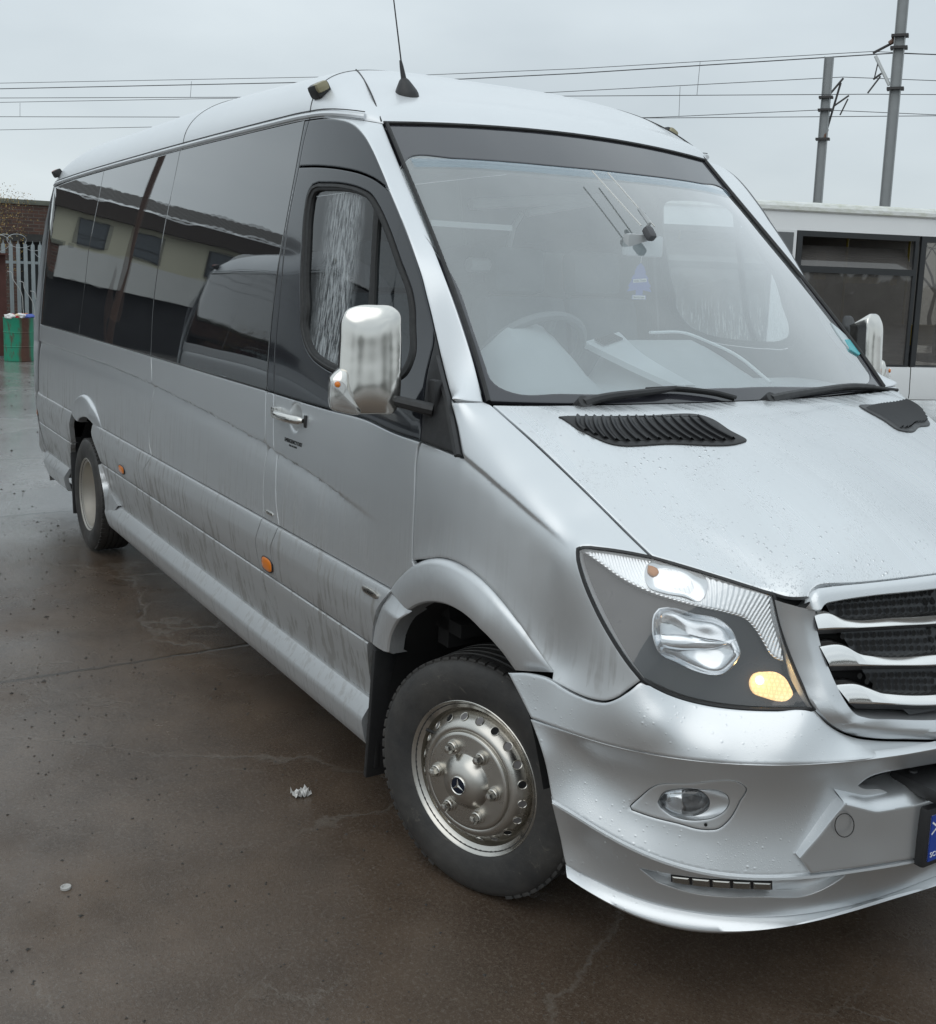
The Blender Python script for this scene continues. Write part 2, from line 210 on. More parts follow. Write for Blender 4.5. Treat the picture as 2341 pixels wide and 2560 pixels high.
 'crease':[(0.3906,-0.9809,0.6848),(0.4642,-0.9568,0.6838),(0.5533,-0.9199,0.6809),(0.6325,-0.8784,0.6813),(0.6943,-0.8387,0.6833),(0.7498,-0.7962,0.6863),(0.8026,-0.7477,0.6902),(0.8495,-0.6955,0.6945),(0.8913,-0.639,0.6991),(0.9281,-0.5771,0.7036),(0.9696,-0.4844,0.7093),(1.0019,-0.3759,0.7136),(1.0189,-0.2847,0.715),(1.0332,-0.1183,0.7107),(1.037,0,0.704)],
 'joint':[(0.4731,-0.965,0.506),(0.5274,-0.9381,0.4902),(0.5871,-0.9043,0.4688),(0.6473,-0.8655,0.4488),(0.7022,-0.8248,0.4345),(0.7478,-0.786,0.4265),(0.7897,-0.7452,0.4228),(0.8219,-0.7096,0.4224),(0.852,-0.672,0.424),(0.8853,-0.6241,0.4278),(0.918,-0.5681,0.4333),(0.9695,-0.4452,0.4429),(1.0069,-0.2677,0.4401),(1.017,-0.1195,0.4275),(1.022,0,0.43)],
 'ledge':[(0.5088,-0.9404,0.3473),(0.5396,-0.9047,0.3276),(0.5851,-0.8726,0.3115),(0.6391,-0.8348,0.3012),(0.7025,-0.7869,0.2968),(0.7596,-0.7371,0.2979),(0.8258,-0.6646,0.3034),(0.8793,-0.582,0.3104),(0.9187,-0.4853,0.3166),(0.9477,-0.3012,0.32),(0.9489,-0.1161,0.317),(0.955,0,0.318)],
 'lip':[(0.5239,-0.935,0.3174),(0.5476,-0.9194,0.3036),(0.5732,-0.9023,0.292),(0.6253,-0.8669,0.2738),(0.6758,-0.8303,0.263),(0.7166,-0.7979,0.2592),(0.7545,-0.7644,0.2596),(0.7897,-0.7295,0.2635),(0.8221,-0.6928,0.2701),(0.8569,-0.6459,0.2805),(0.8897,-0.5907,0.2935),(0.92,-0.5211,0.3079),(0.9447,-0.427,0.3201),(0.9567,-0.3001,0.3196),(0.9563,-0.1201,0.2997),(0.966,0,0.306)],
 'ctrbot':[(0.9273,-0.3748,0.3054),(0.9484,-0.2835,0.314),(0.9655,-0.1452,0.3145)],
 'ws_right':[(-0.93,-0.742,2.2511),(-0.8308,-0.7523,2.1599),(-0.7313,-0.7631,2.0689),(-0.6315,-0.7742,1.9781),(-0.532,-0.7859,1.8869),(-0.4333,-0.7982,1.795),(-0.3361,-0.8112,1.7018),(-0.2409,-0.8249,1.6068),(-0.1484,-0.8394,1.5095),(-0.0614,-0.855,1.4074)],
 'apil_base':[(-0.0852,-0.948,1.4162),(-0.0644,-0.92,1.4145),(-0.0614,-0.855,1.4074)],
 'XR':[(0.2,-5.62),(0.362,-5.68),(0.453,-5.82),(0.606,-5.92),(0.805,-5.98),(1.08,-6.01),(1.34,-6.02),(1.68,-6.01),(1.88,-5.99),(2.05,-5.935),(2.18,-5.86),(2.28,-5.79)],
 'rear_line':[(-5.77,-0.8502,2.28),(-5.826,-0.8612,2.2),(-5.8862,-0.8742,2.1),(-5.9635,-0.8985,1.9),(-5.988,-0.9215,1.7),(-5.9953,-0.9439,1.5),(-5.9985,-0.9613,1.3),(-5.9908,-0.9717,1.1),(-5.9704,-0.9774,0.9),(-5.9585,-0.978,0.8)],
 'ws_top':[(-0.93,-0.742,2.251),(-0.9114,-0.636,2.2582),(-0.8957,-0.53,2.2642),(-0.8829,-0.424,2.2692),(-0.8729,-0.318,2.273),(-0.8657,-0.212,2.2758),(-0.8614,-0.106,2.2774),(-0.86,0,2.278)],
 'ws_bot':[(-0.061,-0.855,1.407),(-0.0223,-0.7329,1.4041),(0.0105,-0.6107,1.4016),(0.0373,-0.4886,1.3996),(0.0582,-0.3664,1.398),(0.0731,-0.2443,1.3969),(0.082,-0.1221,1.3962),(0.085,0,1.396)],
 'ws_mid':[(-0.6888,-0.7,2.0515),(-0.6528,-0.5,2.0586),(-0.6246,-0.25,2.0641),(-0.6153,0,2.066),(-0.4585,-0.7,1.8429),(-0.4178,-0.5,1.8459),(-0.3861,-0.25,1.8482),(-0.3755,0,1.849),(-0.2338,-0.7,1.6261),(-0.1892,-0.5,1.6255),(-0.1544,-0.25,1.6251),(-0.1428,0,1.625)],
 'hood_rear':[(-0.0278,-0.855,1.406),(0.0068,-0.7292,1.4035),(0.0499,-0.534,1.404),(0.0822,-0.3184,1.4045),(0.1,0,1.405)],
 'railend':[(-1.15,-0.846,2.284),(-1.04,-0.822,2.271),(-0.97,-0.785,2.26),(-0.93,-0.742,2.251)],
 'door_front_low':[(-0.2346,-0.9635,1.2657),(-0.2396,-0.9659,1.2253),(-0.2342,-0.9708,1.1238),(-0.2311,-0.9747,1.0097),(-0.2263,-0.9768,0.9298)],
 'tri_low':[(-0.1263,-0.9231,1.4107),(-0.0558,-0.9475,1.3458),(-0.0021,-0.96,1.2726)],
 'hood_nose2':[(0.7727,-0.585,1.0522),(0.7926,-0.5699,1.0427),(0.8226,-0.5486,1.0354),(0.8407,-0.545,1.0511)],
 'frame_bot':[(0.8887,-0.552,0.8142),(0.9012,-0.53,0.7853),(0.9107,-0.5,0.7626),(0.9224,-0.46,0.7442),(0.9394,-0.4,0.7306),(0.9645,-0.3299,0.7243),(0.9941,-0.25,0.7191),(1.015,-0.12,0.717),(1.022,0,0.717)],
 'hood_in':[(0.2457,-0.328,1.391),(0.403,-0.3175,1.34),(0.128,-0.74,1.385),(0.25,0,1.392),(0.45,0,1.34),(0.7,0,1.24),(0.88,0,1.155),(0.62,-0.3,1.265),(0.8,-0.3,1.18)],
 'hl_mid':[(0.68,-0.72,0.96),(0.6,-0.8,1)],
 'archA':[(0.2858,-0.985,0.7694),(0.3389,-0.983,0.7278),(0.3906,-0.9809,0.6848)],
 'archB':[(0.3906,-0.9809,0.6848),(0.442,-0.978,0.6127),(0.4731,-0.965,0.506)],
 'archC':[(0.4731,-0.965,0.506),(0.4934,-0.9509,0.4146),(0.5088,-0.9404,0.3473),(0.5239,-0.935,0.3174)],
 'jointC':[(0.4831,-0.9708,0.504),(0.5374,-0.9438,0.4882),(0.5971,-0.9097,0.4668),(0.6573,-0.8707,0.4468),(0.7122,-0.8297,0.4325),(0.7578,-0.7907,0.4245),(0.7997,-0.7497,0.4208),(0.8319,-0.7138,0.4204),(0.862,-0.676,0.422),(0.8953,-0.6278,0.4258),(0.928,-0.5715,0.4313),(0.9795,-0.4479,0.4409),(1.0169,-0.2693,0.4381),(1.027,-0.1202,0.4255),(1.032,0,0.428)],
 'bA_top':[(0.2858,-0.985,0.7694),(0.3575,-0.9687,0.7887),(0.4238,-0.9503,0.7916),(0.4559,-0.938,0.7819),(0.5077,-0.925,0.7752),(0.549,-0.912,0.7754),(0.5764,-0.902,0.7809),(0.6,-0.89,0.7962),(0.6205,-0.87,0.8199),(0.6427,-0.85,0.8463),(0.6522,-0.825,0.8321),(0.6668,-0.795,0.8153),(0.6986,-0.76,0.8022),(0.7295,-0.725,0.7955),(0.771,-0.68,0.7951),(0.8333,-0.615,0.8027),(0.8876,-0.552,0.8115),(0.9012,-0.53,0.7853),(0.9107,-0.5,0.7626),(0.9224,-0.46,0.7442),(0.9394,-0.4,0.7306),(0.9645,-0.3299,0.7243),(0.9941,-0.25,0.7191),(1.015,-0.12,0.717),(1.022,0,0.717)],
 'bA_mid':[(0.6934,-0.8376,0.7714),(0.7778,-0.7388,0.7483),(0.8869,-0.6079,0.7597),(0.9555,-0.467,0.7351),(0.9902,-0.3363,0.7204),(1.0215,-0.1698,0.7125),(1.0311,0,0.7111),(0.6733,-0.865,0.7103),(0.7917,-0.759,0.7122),(0.8962,-0.6309,0.7231),(0.9686,-0.4876,0.7262),(1.0087,-0.3281,0.7168),(1.0287,-0.1646,0.7089),(1.0362,0,0.7069)],
 'bB_mid':[(0.5128,-0.9147,0.649),(0.6218,-0.8575,0.638),(0.7475,-0.7665,0.636),(0.8339,-0.6774,0.6436),(0.9162,-0.5466,0.6597),(0.9616,-0.431,0.6663),(0.9951,-0.2792,0.6633),(1.0057,-0.1554,0.657),(1.0123,0,0.6547),(0.525,-0.8992,0.592),(0.6274,-0.8402,0.5727),(0.7473,-0.7494,0.5656),(0.8297,-0.6611,0.5719),(0.9078,-0.5325,0.5867),(0.9507,-0.4195,0.5923),(0.9821,-0.2716,0.5888),(0.9922,-0.1511,0.5829),(0.9982,0,0.5807),(0.5492,-0.9002,0.5287),(0.6462,-0.8379,0.5002),(0.7621,-0.7453,0.4874),(0.8415,-0.6561,0.4921),(0.9166,-0.5275,0.5055),(0.9578,-0.4152,0.5101),(0.988,-0.2687,0.506),(0.998,-0.1495,0.5006),(1.0037,0,0.4985)],
 'bC_mid':[(0.5309,-0.9144,0.4086),(0.6293,-0.8603,0.3804),(0.7417,-0.7729,0.3586),(0.8393,-0.6664,0.364),(0.9128,-0.542,0.3749),(0.9505,-0.4326,0.3784),(0.9733,-0.2897,0.3771),(0.983,-0.145,0.374),(0.9875,0,0.373)],
 'vent':[(0.1237,-0.738,1.3875),(0.1315,-0.71,1.3897),(0.1812,-0.4859,1.3881),(0.2507,-0.3335,1.3912),(0.2691,-0.3264,1.3872),(0.3424,-0.3234,1.3639),(0.4037,-0.3189,1.3417),(0.4054,-0.3325,1.3391),(0.3237,-0.5307,1.3325),(0.2637,-0.6645,1.3299),(0.1843,-0.7195,1.3615)],
 'ws_hole':[(-0.761,-0.7469,2.0996),(-0.7839,-0.7149,2.1275),(-0.7545,-0.5586,2.1368),(-0.7207,-0.3449,2.1395),(-0.7011,-0.1088,2.1396),(-0.6932,0.194,2.1286)],
 'ws_hole2':[(-0.3182,-0.7756,1.6927),(-0.23,-0.7901,1.6037),(-0.13,-0.8029,1.4981),(-0.105,-0.8051,1.4704),(-0.0832,-0.7904,1.4509),(-0.064,-0.7617,1.4385),(-0.0253,-0.6208,1.4356),(-0.0035,-0.5284,1.4338)],
 'wiper1':[(0.0382,-0.5893,1.4064),(0.0366,-0.5588,1.4148),(0.0381,-0.5112,1.423),(0.047,-0.401,1.4332),(0.0519,-0.3187,1.4396),(0.0529,-0.2546,1.4457)],
 'wiper1b':[(0.0449,-0.3654,1.4436),(0.0555,-0.257,1.4456),(0.0674,-0.1826,1.4396),(0.0817,-0.1059,1.4291),(0.0956,-0.0514,1.4162)],
 'wiper2':[(0.1025,0.0915,1.4049),(0.0905,0.1716,1.4134),(0.0637,0.3525,1.423),(0.0166,0.592,1.4281),(-0.0091,0.7282,1.42)],
 'wiper2b':[(0.0788,0.2738,1.4197),(0.024,0.5832,1.4254),(-0.0019,0.7192,1.4179),(-0.029,0.8817,1.4018)],
 'wiper1c':[(0.0464,-0.4831,1.4026),(0.0564,-0.4069,1.4053),(0.068,-0.301,1.4078),(0.0833,-0.1055,1.4071)],
 'sticker':[(-0.2515,0.7684,1.6295),(-0.2336,0.7949,1.6062),(-0.2047,0.8265,1.5703),(-0.1624,0.8367,1.5243),(-0.1504,0.8111,1.5179),(-0.1597,0.7751,1.5361),(-0.1845,0.7627,1.5642),(-0.2194,0.7616,1.5994)],
 'sticker2':[(-0.1923,0.7799,1.5712),(-0.2011,0.822,1.5705),(-0.1588,0.8322,1.5246),(-0.147,0.8067,1.5182),(-0.1562,0.7707,1.5364)],
 'hl_band':[(0.4367,-0.8836,1.1073),(0.4594,-0.8498,1.1125),(0.5007,-0.7992,1.1075),(0.5418,-0.7528,1.0983),(0.5944,-0.7087,1.0869),(0.6573,-0.6581,1.0704),(0.7175,-0.6068,1.0546),(0.7515,-0.5747,1.0456),(0.7663,-0.5652,1.0184),(0.7853,-0.5591,0.9575),(0.8052,-0.5551,0.9073),(0.805,-0.5586,0.8996),(0.7936,-0.5729,0.8972),(0.7773,-0.5876,0.9068),(0.7623,-0.5964,0.9297),(0.7421,-0.6097,0.9617),(0.7243,-0.6243,0.9816),(0.6998,-0.6488,0.991),(0.6556,-0.6938,1.001),(0.6124,-0.7364,1.0128),(0.5744,-0.7715,1.0252),(0.5444,-0.7972,1.0371),(0.5058,-0.8293,1.0577),(0.4757,-0.8523,1.0797),(0.4455,-0.8756,1.1018)],
 'hl_refl':[(0.5903,-0.7657,0.9889),(0.6008,-0.7499,0.993),(0.6444,-0.7032,0.9825),(0.6765,-0.6682,0.977),(0.6958,-0.651,0.9637),(0.7139,-0.64,0.9344),(0.7258,-0.6367,0.9045),(0.723,-0.6485,0.8823),(0.7107,-0.6731,0.8557),(0.7014,-0.6854,0.852),(0.673,-0.7193,0.8574),(0.6427,-0.7571,0.8769),(0.6229,-0.7828,0.8913),(0.6093,-0.7894,0.9146),(0.5926,-0.7855,0.9556),(0.5879,-0.7775,0.9764)],
 'hl_side':[(0.7716,-0.6136,0.8713),(0.7974,-0.5835,0.8733),(0.8097,-0.5736,0.8659),(0.8264,-0.5673,0.8444),(0.8345,-0.5666,0.8307),(0.8322,-0.5755,0.82),(0.7931,-0.6176,0.8185),(0.7762,-0.6315,0.8249),(0.7636,-0.6338,0.8473),(0.7649,-0.6237,0.8658)],
 'hl_turn':[(0.5473,-0.7534,1.098),(0.5746,-0.7262,1.0983),(0.6216,-0.6905,1.0843),(0.649,-0.6756,1.0631),(0.6561,-0.6822,1.036),(0.652,-0.6961,1.0169),(0.6207,-0.7276,1.0223),(0.5872,-0.7618,1.0275),(0.5643,-0.7806,1.037),(0.5484,-0.7812,1.0596),(0.5415,-0.7707,1.0834)],
 'hl_amber':[(0.5461,-0.7684,1.086),(0.5608,-0.7554,1.0815),(0.5688,-0.754,1.0717),(0.5646,-0.7658,1.062),(0.5528,-0.7731,1.0698)],
 'hl_glow':[(0.7717,-0.6237,0.8598),(0.7806,-0.6133,0.8611),(0.7849,-0.6144,0.8496),(0.7764,-0.625,0.8469)],
 'hl_lens2':[(0.6124,-0.7813,0.9376),(0.6316,-0.7522,0.9408),(0.6811,-0.6904,0.9319),(0.7139,-0.6524,0.9264),(0.6971,-0.6781,0.9118),(0.6672,-0.7182,0.9079),(0.6458,-0.7495,0.9066),(0.6204,-0.7826,0.9171)],
 'fogbez':[(0.6244,-0.8506,0.529),(0.6371,-0.8378,0.5507),(0.676,-0.8155,0.5966),(0.7332,-0.7759,0.6147),(0.8211,-0.6948,0.6334),(0.8251,-0.6857,0.6252),(0.8129,-0.6885,0.5863),(0.7954,-0.7067,0.5325),(0.7841,-0.7212,0.5149),(0.7644,-0.7422,0.5082),(0.7167,-0.7853,0.5125),(0.6552,-0.831,0.5167),(0.6295,-0.849,0.5211)],
 'fog':[(0.6686,-0.7988,0.5529),(0.6761,-0.7935,0.5701),(0.7004,-0.7765,0.5855),(0.742,-0.742,0.5947),(0.7556,-0.726,0.5747),(0.7544,-0.7263,0.5529),(0.74,-0.7414,0.5339),(0.7191,-0.7617,0.5255),(0.692,-0.7842,0.5276),(0.6743,-0.796,0.5385)],
 'fogscoop':[(0.6741,-0.809,0.5523),(0.6834,-0.8033,0.5778),(0.7091,-0.7867,0.5949),(0.7588,-0.7456,0.6051),(0.78,-0.7258,0.6078),(0.7929,-0.709,0.597),(0.794,-0.7042,0.5789),(0.7856,-0.7115,0.5562),(0.7723,-0.7256,0.5407),(0.7523,-0.746,0.5301),(0.7275,-0.7695,0.5254),(0.7001,-0.7918,0.53),(0.6809,-0.8048,0.5415)],
 'opening':[(0.9456,-0.4518,0.6309),(0.9518,-0.442,0.643),(0.9587,-0.4291,0.6529),(0.9658,-0.413,0.6586),(0.9891,-0.3287,0.6646),(0.9999,-0.2494,0.6626)],
 'opening2':[(0.9455,-0.4517,0.6305),(0.9479,-0.4396,0.6233),(0.9532,-0.4198,0.6182),(0.9593,-0.3988,0.617),(0.9676,-0.3568,0.5976),(0.9794,-0.2889,0.5616)],
 'plinth_top':[(0.9579,-0.5137,0.61),(0.9727,-0.4752,0.5976),(0.9863,-0.4344,0.5841),(0.9997,-0.3846,0.5853),(1.0107,-0.3344,0.5854)],
 'plinth_side':[(0.9548,-0.5096,0.6076),(0.9426,-0.5386,0.5611),(0.9325,-0.5596,0.5277),(0.9219,-0.5804,0.4976),(0.9149,-0.5942,0.4762)],
 'towcap':[(0.9695,-0.4898,0.557),(0.9693,-0.4897,0.5495),(0.9688,-0.4914,0.5428),(0.9675,-0.4943,0.537),(0.966,-0.4987,0.5328),(0.9639,-0.5036,0.5303),(0.9616,-0.5092,0.5296),(0.9594,-0.515,0.531),(0.9571,-0.5204,0.5342),(0.9549,-0.5252,0.5389),(0.9532,-0.5289,0.5449),(0.952,-0.5316,0.5519),(0.9514,-0.533,0.5594),(0.9517,-0.5331,0.5669),(0.9522,-0.5313,0.5735),(0.9535,-0.5285,0.5793),(0.9552,-0.5245,0.5836),(0.9573,-0.5196,0.5862),(0.9596,-0.514,0.5869),(0.9621,-0.5086,0.5857),(0.9641,-0.5028,0.5824),(0.9663,-0.4981,0.5777),(0.9677,-0.4939,0.5715),(0.969,-0.4912,0.5645)],
 'led':[(0.7277,-0.8054,0.3914),(0.7817,-0.7625,0.3993),(0.8291,-0.7146,0.4053),(0.8843,-0.6412,0.4091),(0.8804,-0.6333,0.3888),(0.8245,-0.7079,0.3838),(0.7771,-0.7561,0.3769),(0.7249,-0.8001,0.3738)],
 'ledrec':[(0.6656,-0.8471,0.3927),(0.7591,-0.7817,0.4011),(0.8295,-0.7157,0.4122),(0.9013,-0.619,0.4213),(0.959,-0.4908,0.4231),(0.9374,-0.5129,0.3939),(0.9184,-0.5395,0.3743),(0.8636,-0.6424,0.3664),(0.8189,-0.6998,0.3591),(0.75,-0.769,0.3548),(0.6972,-0.816,0.3649)],
 'plateTL':[(1.0056,-0.285,0.5665),(1.0142,-0.285,0.4349)],
 'bar1t':[(0.8449,-0.5286,1.0183),(0.8607,-0.49,1.0209),(0.8656,-0.4806,1.0158),(0.8719,-0.4679,1.0091),(0.8767,-0.4571,1.0056),(0.882,-0.4437,1.0037),(0.9123,-0.3348,1.0027),(0.9339,-0.208,0.9976)],
 'bar1b':[(0.8514,-0.5301,0.9868),(0.888,-0.4361,0.9895),(0.9154,-0.3369,0.9883),(0.9376,-0.2109,0.9823)],
 'bar1u':[(0.8404,-0.5042,0.9664),(0.872,-0.4133,0.9678),(0.8976,-0.3098,0.9654),(0.9173,-0.178,0.9583)],
 'bar2t':[(0.8639,-0.5232,0.9477),(0.8872,-0.4659,0.9487),(0.8925,-0.4554,0.9435),(0.901,-0.4383,0.9322),(0.9059,-0.4273,0.9275),(0.911,-0.4135,0.9247),(0.9546,-0.2238,0.91)],
 'bar2b':[(0.8781,-0.5127,0.9074),(0.9277,-0.3749,0.9022),(0.9595,-0.2274,0.8895)],
 'bar2u':[(0.8682,-0.4836,0.8849),(0.9109,-0.3497,0.8792),(0.9396,-0.1952,0.8653)],
 'bar3t':[(0.8949,-0.4984,0.8628),(0.9178,-0.4401,0.8609),(0.9245,-0.4246,0.8548),(0.9342,-0.4023,0.8451),(0.9394,-0.3883,0.8399),(0.9442,-0.3738,0.8372),(0.9754,-0.2394,0.8212)],
 'bar3b':[(0.9125,-0.4779,0.8254),(0.9455,-0.3863,0.8177),(0.9799,-0.2427,0.8013)],
 'bar3u':[(0.9068,-0.4345,0.7987),(0.9297,-0.3619,0.7921),(0.9615,-0.212,0.7733)],
 'gholes':[(0.8455,-0.4724,1.027),(0.8518,-0.4541,1.0277),(0.858,-0.4354,1.0284),(0.8637,-0.416,1.0288),(0.8693,-0.3964,1.0292),(0.8746,-0.3762,1.0295),(0.8797,-0.3555,1.0295),(0.8844,-0.3343,1.0295),(0.8887,-0.3123,1.0292),(0.8929,-0.29,1.0289),(0.8967,-0.2669,1.0283),(0.9002,-0.2432,1.0277),(0.9035,-0.2189,1.0268),(0.9063,-0.1938,1.0258),(0.8551,-0.4547,1.0144),(0.8613,-0.4356,1.0145),(0.8673,-0.416,1.0144),(0.8731,-0.3961,1.0143),(0.8786,-0.3757,1.014),(0.8838,-0.3548,1.0135),(0.8886,-0.3332,1.0129),(0.8933,-0.3112,1.0122),(0.8976,-0.2884,1.0112),(0.9016,-0.2651,1.0101),(0.9053,-0.2412,1.0089),(0.9087,-0.2165,1.0074),(0.9118,-0.1912,1.0058),(0.8773,-0.4371,0.9468),(0.8832,-0.4187,0.9464),(0.8889,-0.4001,0.946),(0.8944,-0.3809,0.9453),(0.8995,-0.3613,0.9446),(0.9044,-0.3411,0.9436),(0.9091,-0.3206,0.9426),(0.9135,-0.2994,0.9413),(0.9175,-0.2776,0.9399),(0.9215,-0.2554,0.9384),(0.9251,-0.2325,0.9366),(0.9282,-0.2088,0.9346),(0.8865,-0.4186,0.9335),(0.8924,-0.3998,0.9326),(0.8978,-0.3803,0.9315),(0.9033,-0.3608,0.9303),(0.9083,-0.3405,0.9289),(0.9131,-0.3197,0.9273),(0.9177,-0.2985,0.9256),(0.9219,-0.2766,0.9237),(0.9259,-0.2542,0.9216),(0.9296,-0.2311,0.9193),(0.9331,-0.2075,0.9169),(0.9075,-0.4086,0.8603),(0.9132,-0.3902,0.8591),(0.9186,-0.3713,0.8578),(0.9238,-0.3519,0.8562),(0.9288,-0.3321,0.8546),(0.9335,-0.3119,0.8528),(0.938,-0.2911,0.8508),(0.9423,-0.2698,0.8486),(0.9461,-0.2476,0.8462),(0.9498,-0.2252,0.8436),(0.9159,-0.3907,0.8474),(0.9215,-0.3721,0.8455),(0.9269,-0.353,0.8434),(0.932,-0.3334,0.8411),(0.9368,-0.3132,0.8387),(0.9415,-0.2927,0.8361),(0.9458,-0.2715,0.8333),(0.95,-0.2499,0.8303),(0.9538,-0.2275,0.8271),(0.8363,-0.489,1.0402),(0.8431,-0.4699,1.0412),(0.8497,-0.4505,1.0422),(0.856,-0.4305,1.043),(0.862,-0.4101,1.0436),(0.8676,-0.389,1.044),(0.873,-0.3675,1.0444),(0.8782,-0.3455,1.0446),(0.8829,-0.3228,1.0447),(0.8874,-0.2995,1.0446),(0.8914,-0.2754,1.0443),(0.8952,-0.2507,1.0438),(0.8986,-0.2252,1.0432),(0.9016,-0.1988,1.0423),(0.867,-0.4561,0.9629),(0.8734,-0.4368,0.9628),(0.8797,-0.4171,0.9627),(0.8857,-0.397,0.9624),(0.8914,-0.3764,0.9619),(0.8967,-0.355,0.9612),(0.9019,-0.3333,0.9604),(0.9066,-0.3108,0.9594),(0.9113,-0.288,0.9583),(0.9153,-0.2642,0.9569),(0.9193,-0.24,0.9554),(0.9227,-0.2148,0.9536),(0.8991,-0.4248,0.8735),(0.9056,-0.4051,0.8728),(0.9116,-0.3846,0.8719),(0.9173,-0.3637,0.8708),(0.9228,-0.3421,0.8695),(0.928,-0.3201,0.868),(0.9329,-0.2975,0.8663),(0.9374,-0.2741,0.8644),(0.9417,-0.2501,0.8623),(0.9456,-0.2253,0.8599)],
 'mirror':[(-0.3362,-1.1682,1.5659),(-0.3376,-1.1643,1.6203),(-0.3341,-1.1515,1.6477),(-0.324,-1.1235,1.6611),(-0.3044,-1.0724,1.6654),(-0.2884,-1.0313,1.6623),(-0.279,-1.0096,1.6439),(-0.2747,-1.0049,1.5975),(-0.27,-1.0044,1.5149),(-0.2659,-1.0059,1.4263),(-0.266,-1.0132,1.3762),(-0.27,-1.0262,1.3566),(-0.2879,-1.073,1.3527),(-0.3079,-1.1246,1.3527),(-0.321,-1.158,1.3567),(-0.3277,-1.1733,1.3714),(-0.3314,-1.1755,1.4236),(-0.3335,-1.1727,1.4839)],
 'mirlens':[(-0.329,-1.1992,1.4492),(-0.3239,-1.1855,1.4521),(-0.3167,-1.1678,1.447),(-0.3101,-1.1536,1.4253),(-0.3025,-1.1385,1.3926),(-0.2961,-1.1268,1.3576),(-0.3134,-1.1708,1.3626),(-0.3232,-1.1951,1.371),(-0.326,-1.2001,1.3863),(-0.3282,-1.2004,1.4246)],
 'mirpod':[(-0.3266,-1.1717,1.4834),(-0.3313,-1.1854,1.4712),(-0.3349,-1.1967,1.4568),(-0.3344,-1.1999,1.4239),(-0.3324,-1.2002,1.3856),(-0.3293,-1.1947,1.3681),(-0.3186,-1.1682,1.3585),(-0.3024,-1.1273,1.3529),(-0.299,-1.118,1.3547),(-0.3061,-1.1312,1.392),(-0.3137,-1.1465,1.4248),(-0.3166,-1.1494,1.4576),(-0.3199,-1.1549,1.4794)],
 'antb':[(-1.1129,-0.5576,2.3921)],
 'rlight':[(-1.273,-0.8048,2.3933),(-5.6204,-0.8341,2.3598)],
 'drop1':[(-18.3312,16.9632,7.2),(-16.0931,14.8361,5.9)],
 'drop2':[(-19.8688,17.7491,6.9),(-18.6712,16.6845,5.9)],
 'drop3':[(-30.3723,7.9802,7.2),(-24.8706,6.196,5.9)],
 'drop4':[(-36.877,4.2902,6.9),(-32.0795,3.4558,5.9)],
 'rseam':[(-0.9356,-0.7452,2.2578),(-0.9672,-0.74,2.2876),(-1.0353,-0.7227,2.3363),(-1.1307,-0.6966,2.3916),(-1.2158,-0.6713,2.4315),(-1.3436,-0.629,2.4793),(-1.5365,-0.553,2.5312)],
 'plateY':[(-0.3113,-0.2977,0)],
}
C={k:np.array(v,float) for k,v in C.items()}
# ---------------------------------------------------------------- materials
class M:
    def __init__(s,name):
        s.m=bpy.data.materials.new(name); s.m.use_nodes=True; s.t=s.m.node_tree; s.t.nodes.clear()
        s.o=s.n('ShaderNodeOutputMaterial'); s.p=s.n('ShaderNodeBsdfPrincipled'); s.l(s.p.outputs[0],s.o.inputs[0])
    def n(s,t,**k):
        n=s.t.nodes.new(t)
        for a,b in k.items():
            setattr(n,a,b)
        return n
    def l(s,a,b): s.t.links.new(a,b)
    def set(s,**k):
        for a,b in k.items():
            i=s.p.inputs[a.replace('_',' ')]
            i.default_value=(b[0],b[1],b[2],1) if isinstance(b,tuple) else b
        return s
    def coord(s,scale=(1,1,1),kind='Object'):
        c=s.n('ShaderNodeTexCoord'); m=s.n('ShaderNodeMapping'); m.inputs['Scale'].default_value=scale
        s.l(c.outputs[kind],m.inputs[0]); return m.outputs[0]
    def noise(s,scale,detail=3,rough=.5,co=None,dist=0):
        n=s.n('ShaderNodeTexNoise'); n.inputs['Scale'].default_value=scale; n.inputs['Detail'].default_value=detail; n.inputs['Roughness'].default_value=rough; n.inputs['Distortion'].default_value=dist
        s.l(co if co is not None else s.coord(),n.inputs['Vector']); return n.outputs['Fac']
    def ramp(s,f,*st):
        r=s.n('ShaderNodeValToRGB'); e=r.color_ramp.elements
        while len(e)<len(st): e.new(.5)
        for k,(p,c) in zip(e,st):
            k.position=p; k.color=(c,c,c,1) if not isinstance(c,tuple) else (*c,1)
        s.l(f,r.inputs[0]); return r.outputs[0]
    def math(s,op,a,b=None):
        n=s.n('ShaderNodeMath',operation=op)
        for i,v in enumerate((a,b)):
            if v is None: continue
            if isinstance(v,(int,float)): n.inputs[i].default_value=v
            else: s.l(v,n.inputs[i])
        return n.outputs[0]
    def mix(s,f,a,b):
        n=s.n('ShaderNodeMix',data_type='RGBA')
        for k,v in (('Factor',f),('A',a),('B',b)):
            i=n.inputs[k]
            if isinstance(v,tuple): i.default_value=(*v,1)
            elif isinstance(v,(int,float)): i.default_value=v
            else: s.l(v,i)
        return n.outputs['Result']
    def bump(s,h,st=.2,d=.01,to='Normal'):
        b=s.n('ShaderNodeBump'); b.inputs['Strength'].default_value=st; b.inputs['Distance'].default_value=d
        s.l(h,b.inputs['Height']); s.l(b.outputs[0],s.p.inputs[to]); return b.outputs[0]
    def to(s,out,name): s.l(out,s.p.inputs[name])
def simple(name,col,rough=.5,metal=0,**k):
    return M(name).set(Base_Color=col,Roughness=rough,Metallic=metal,**k).m
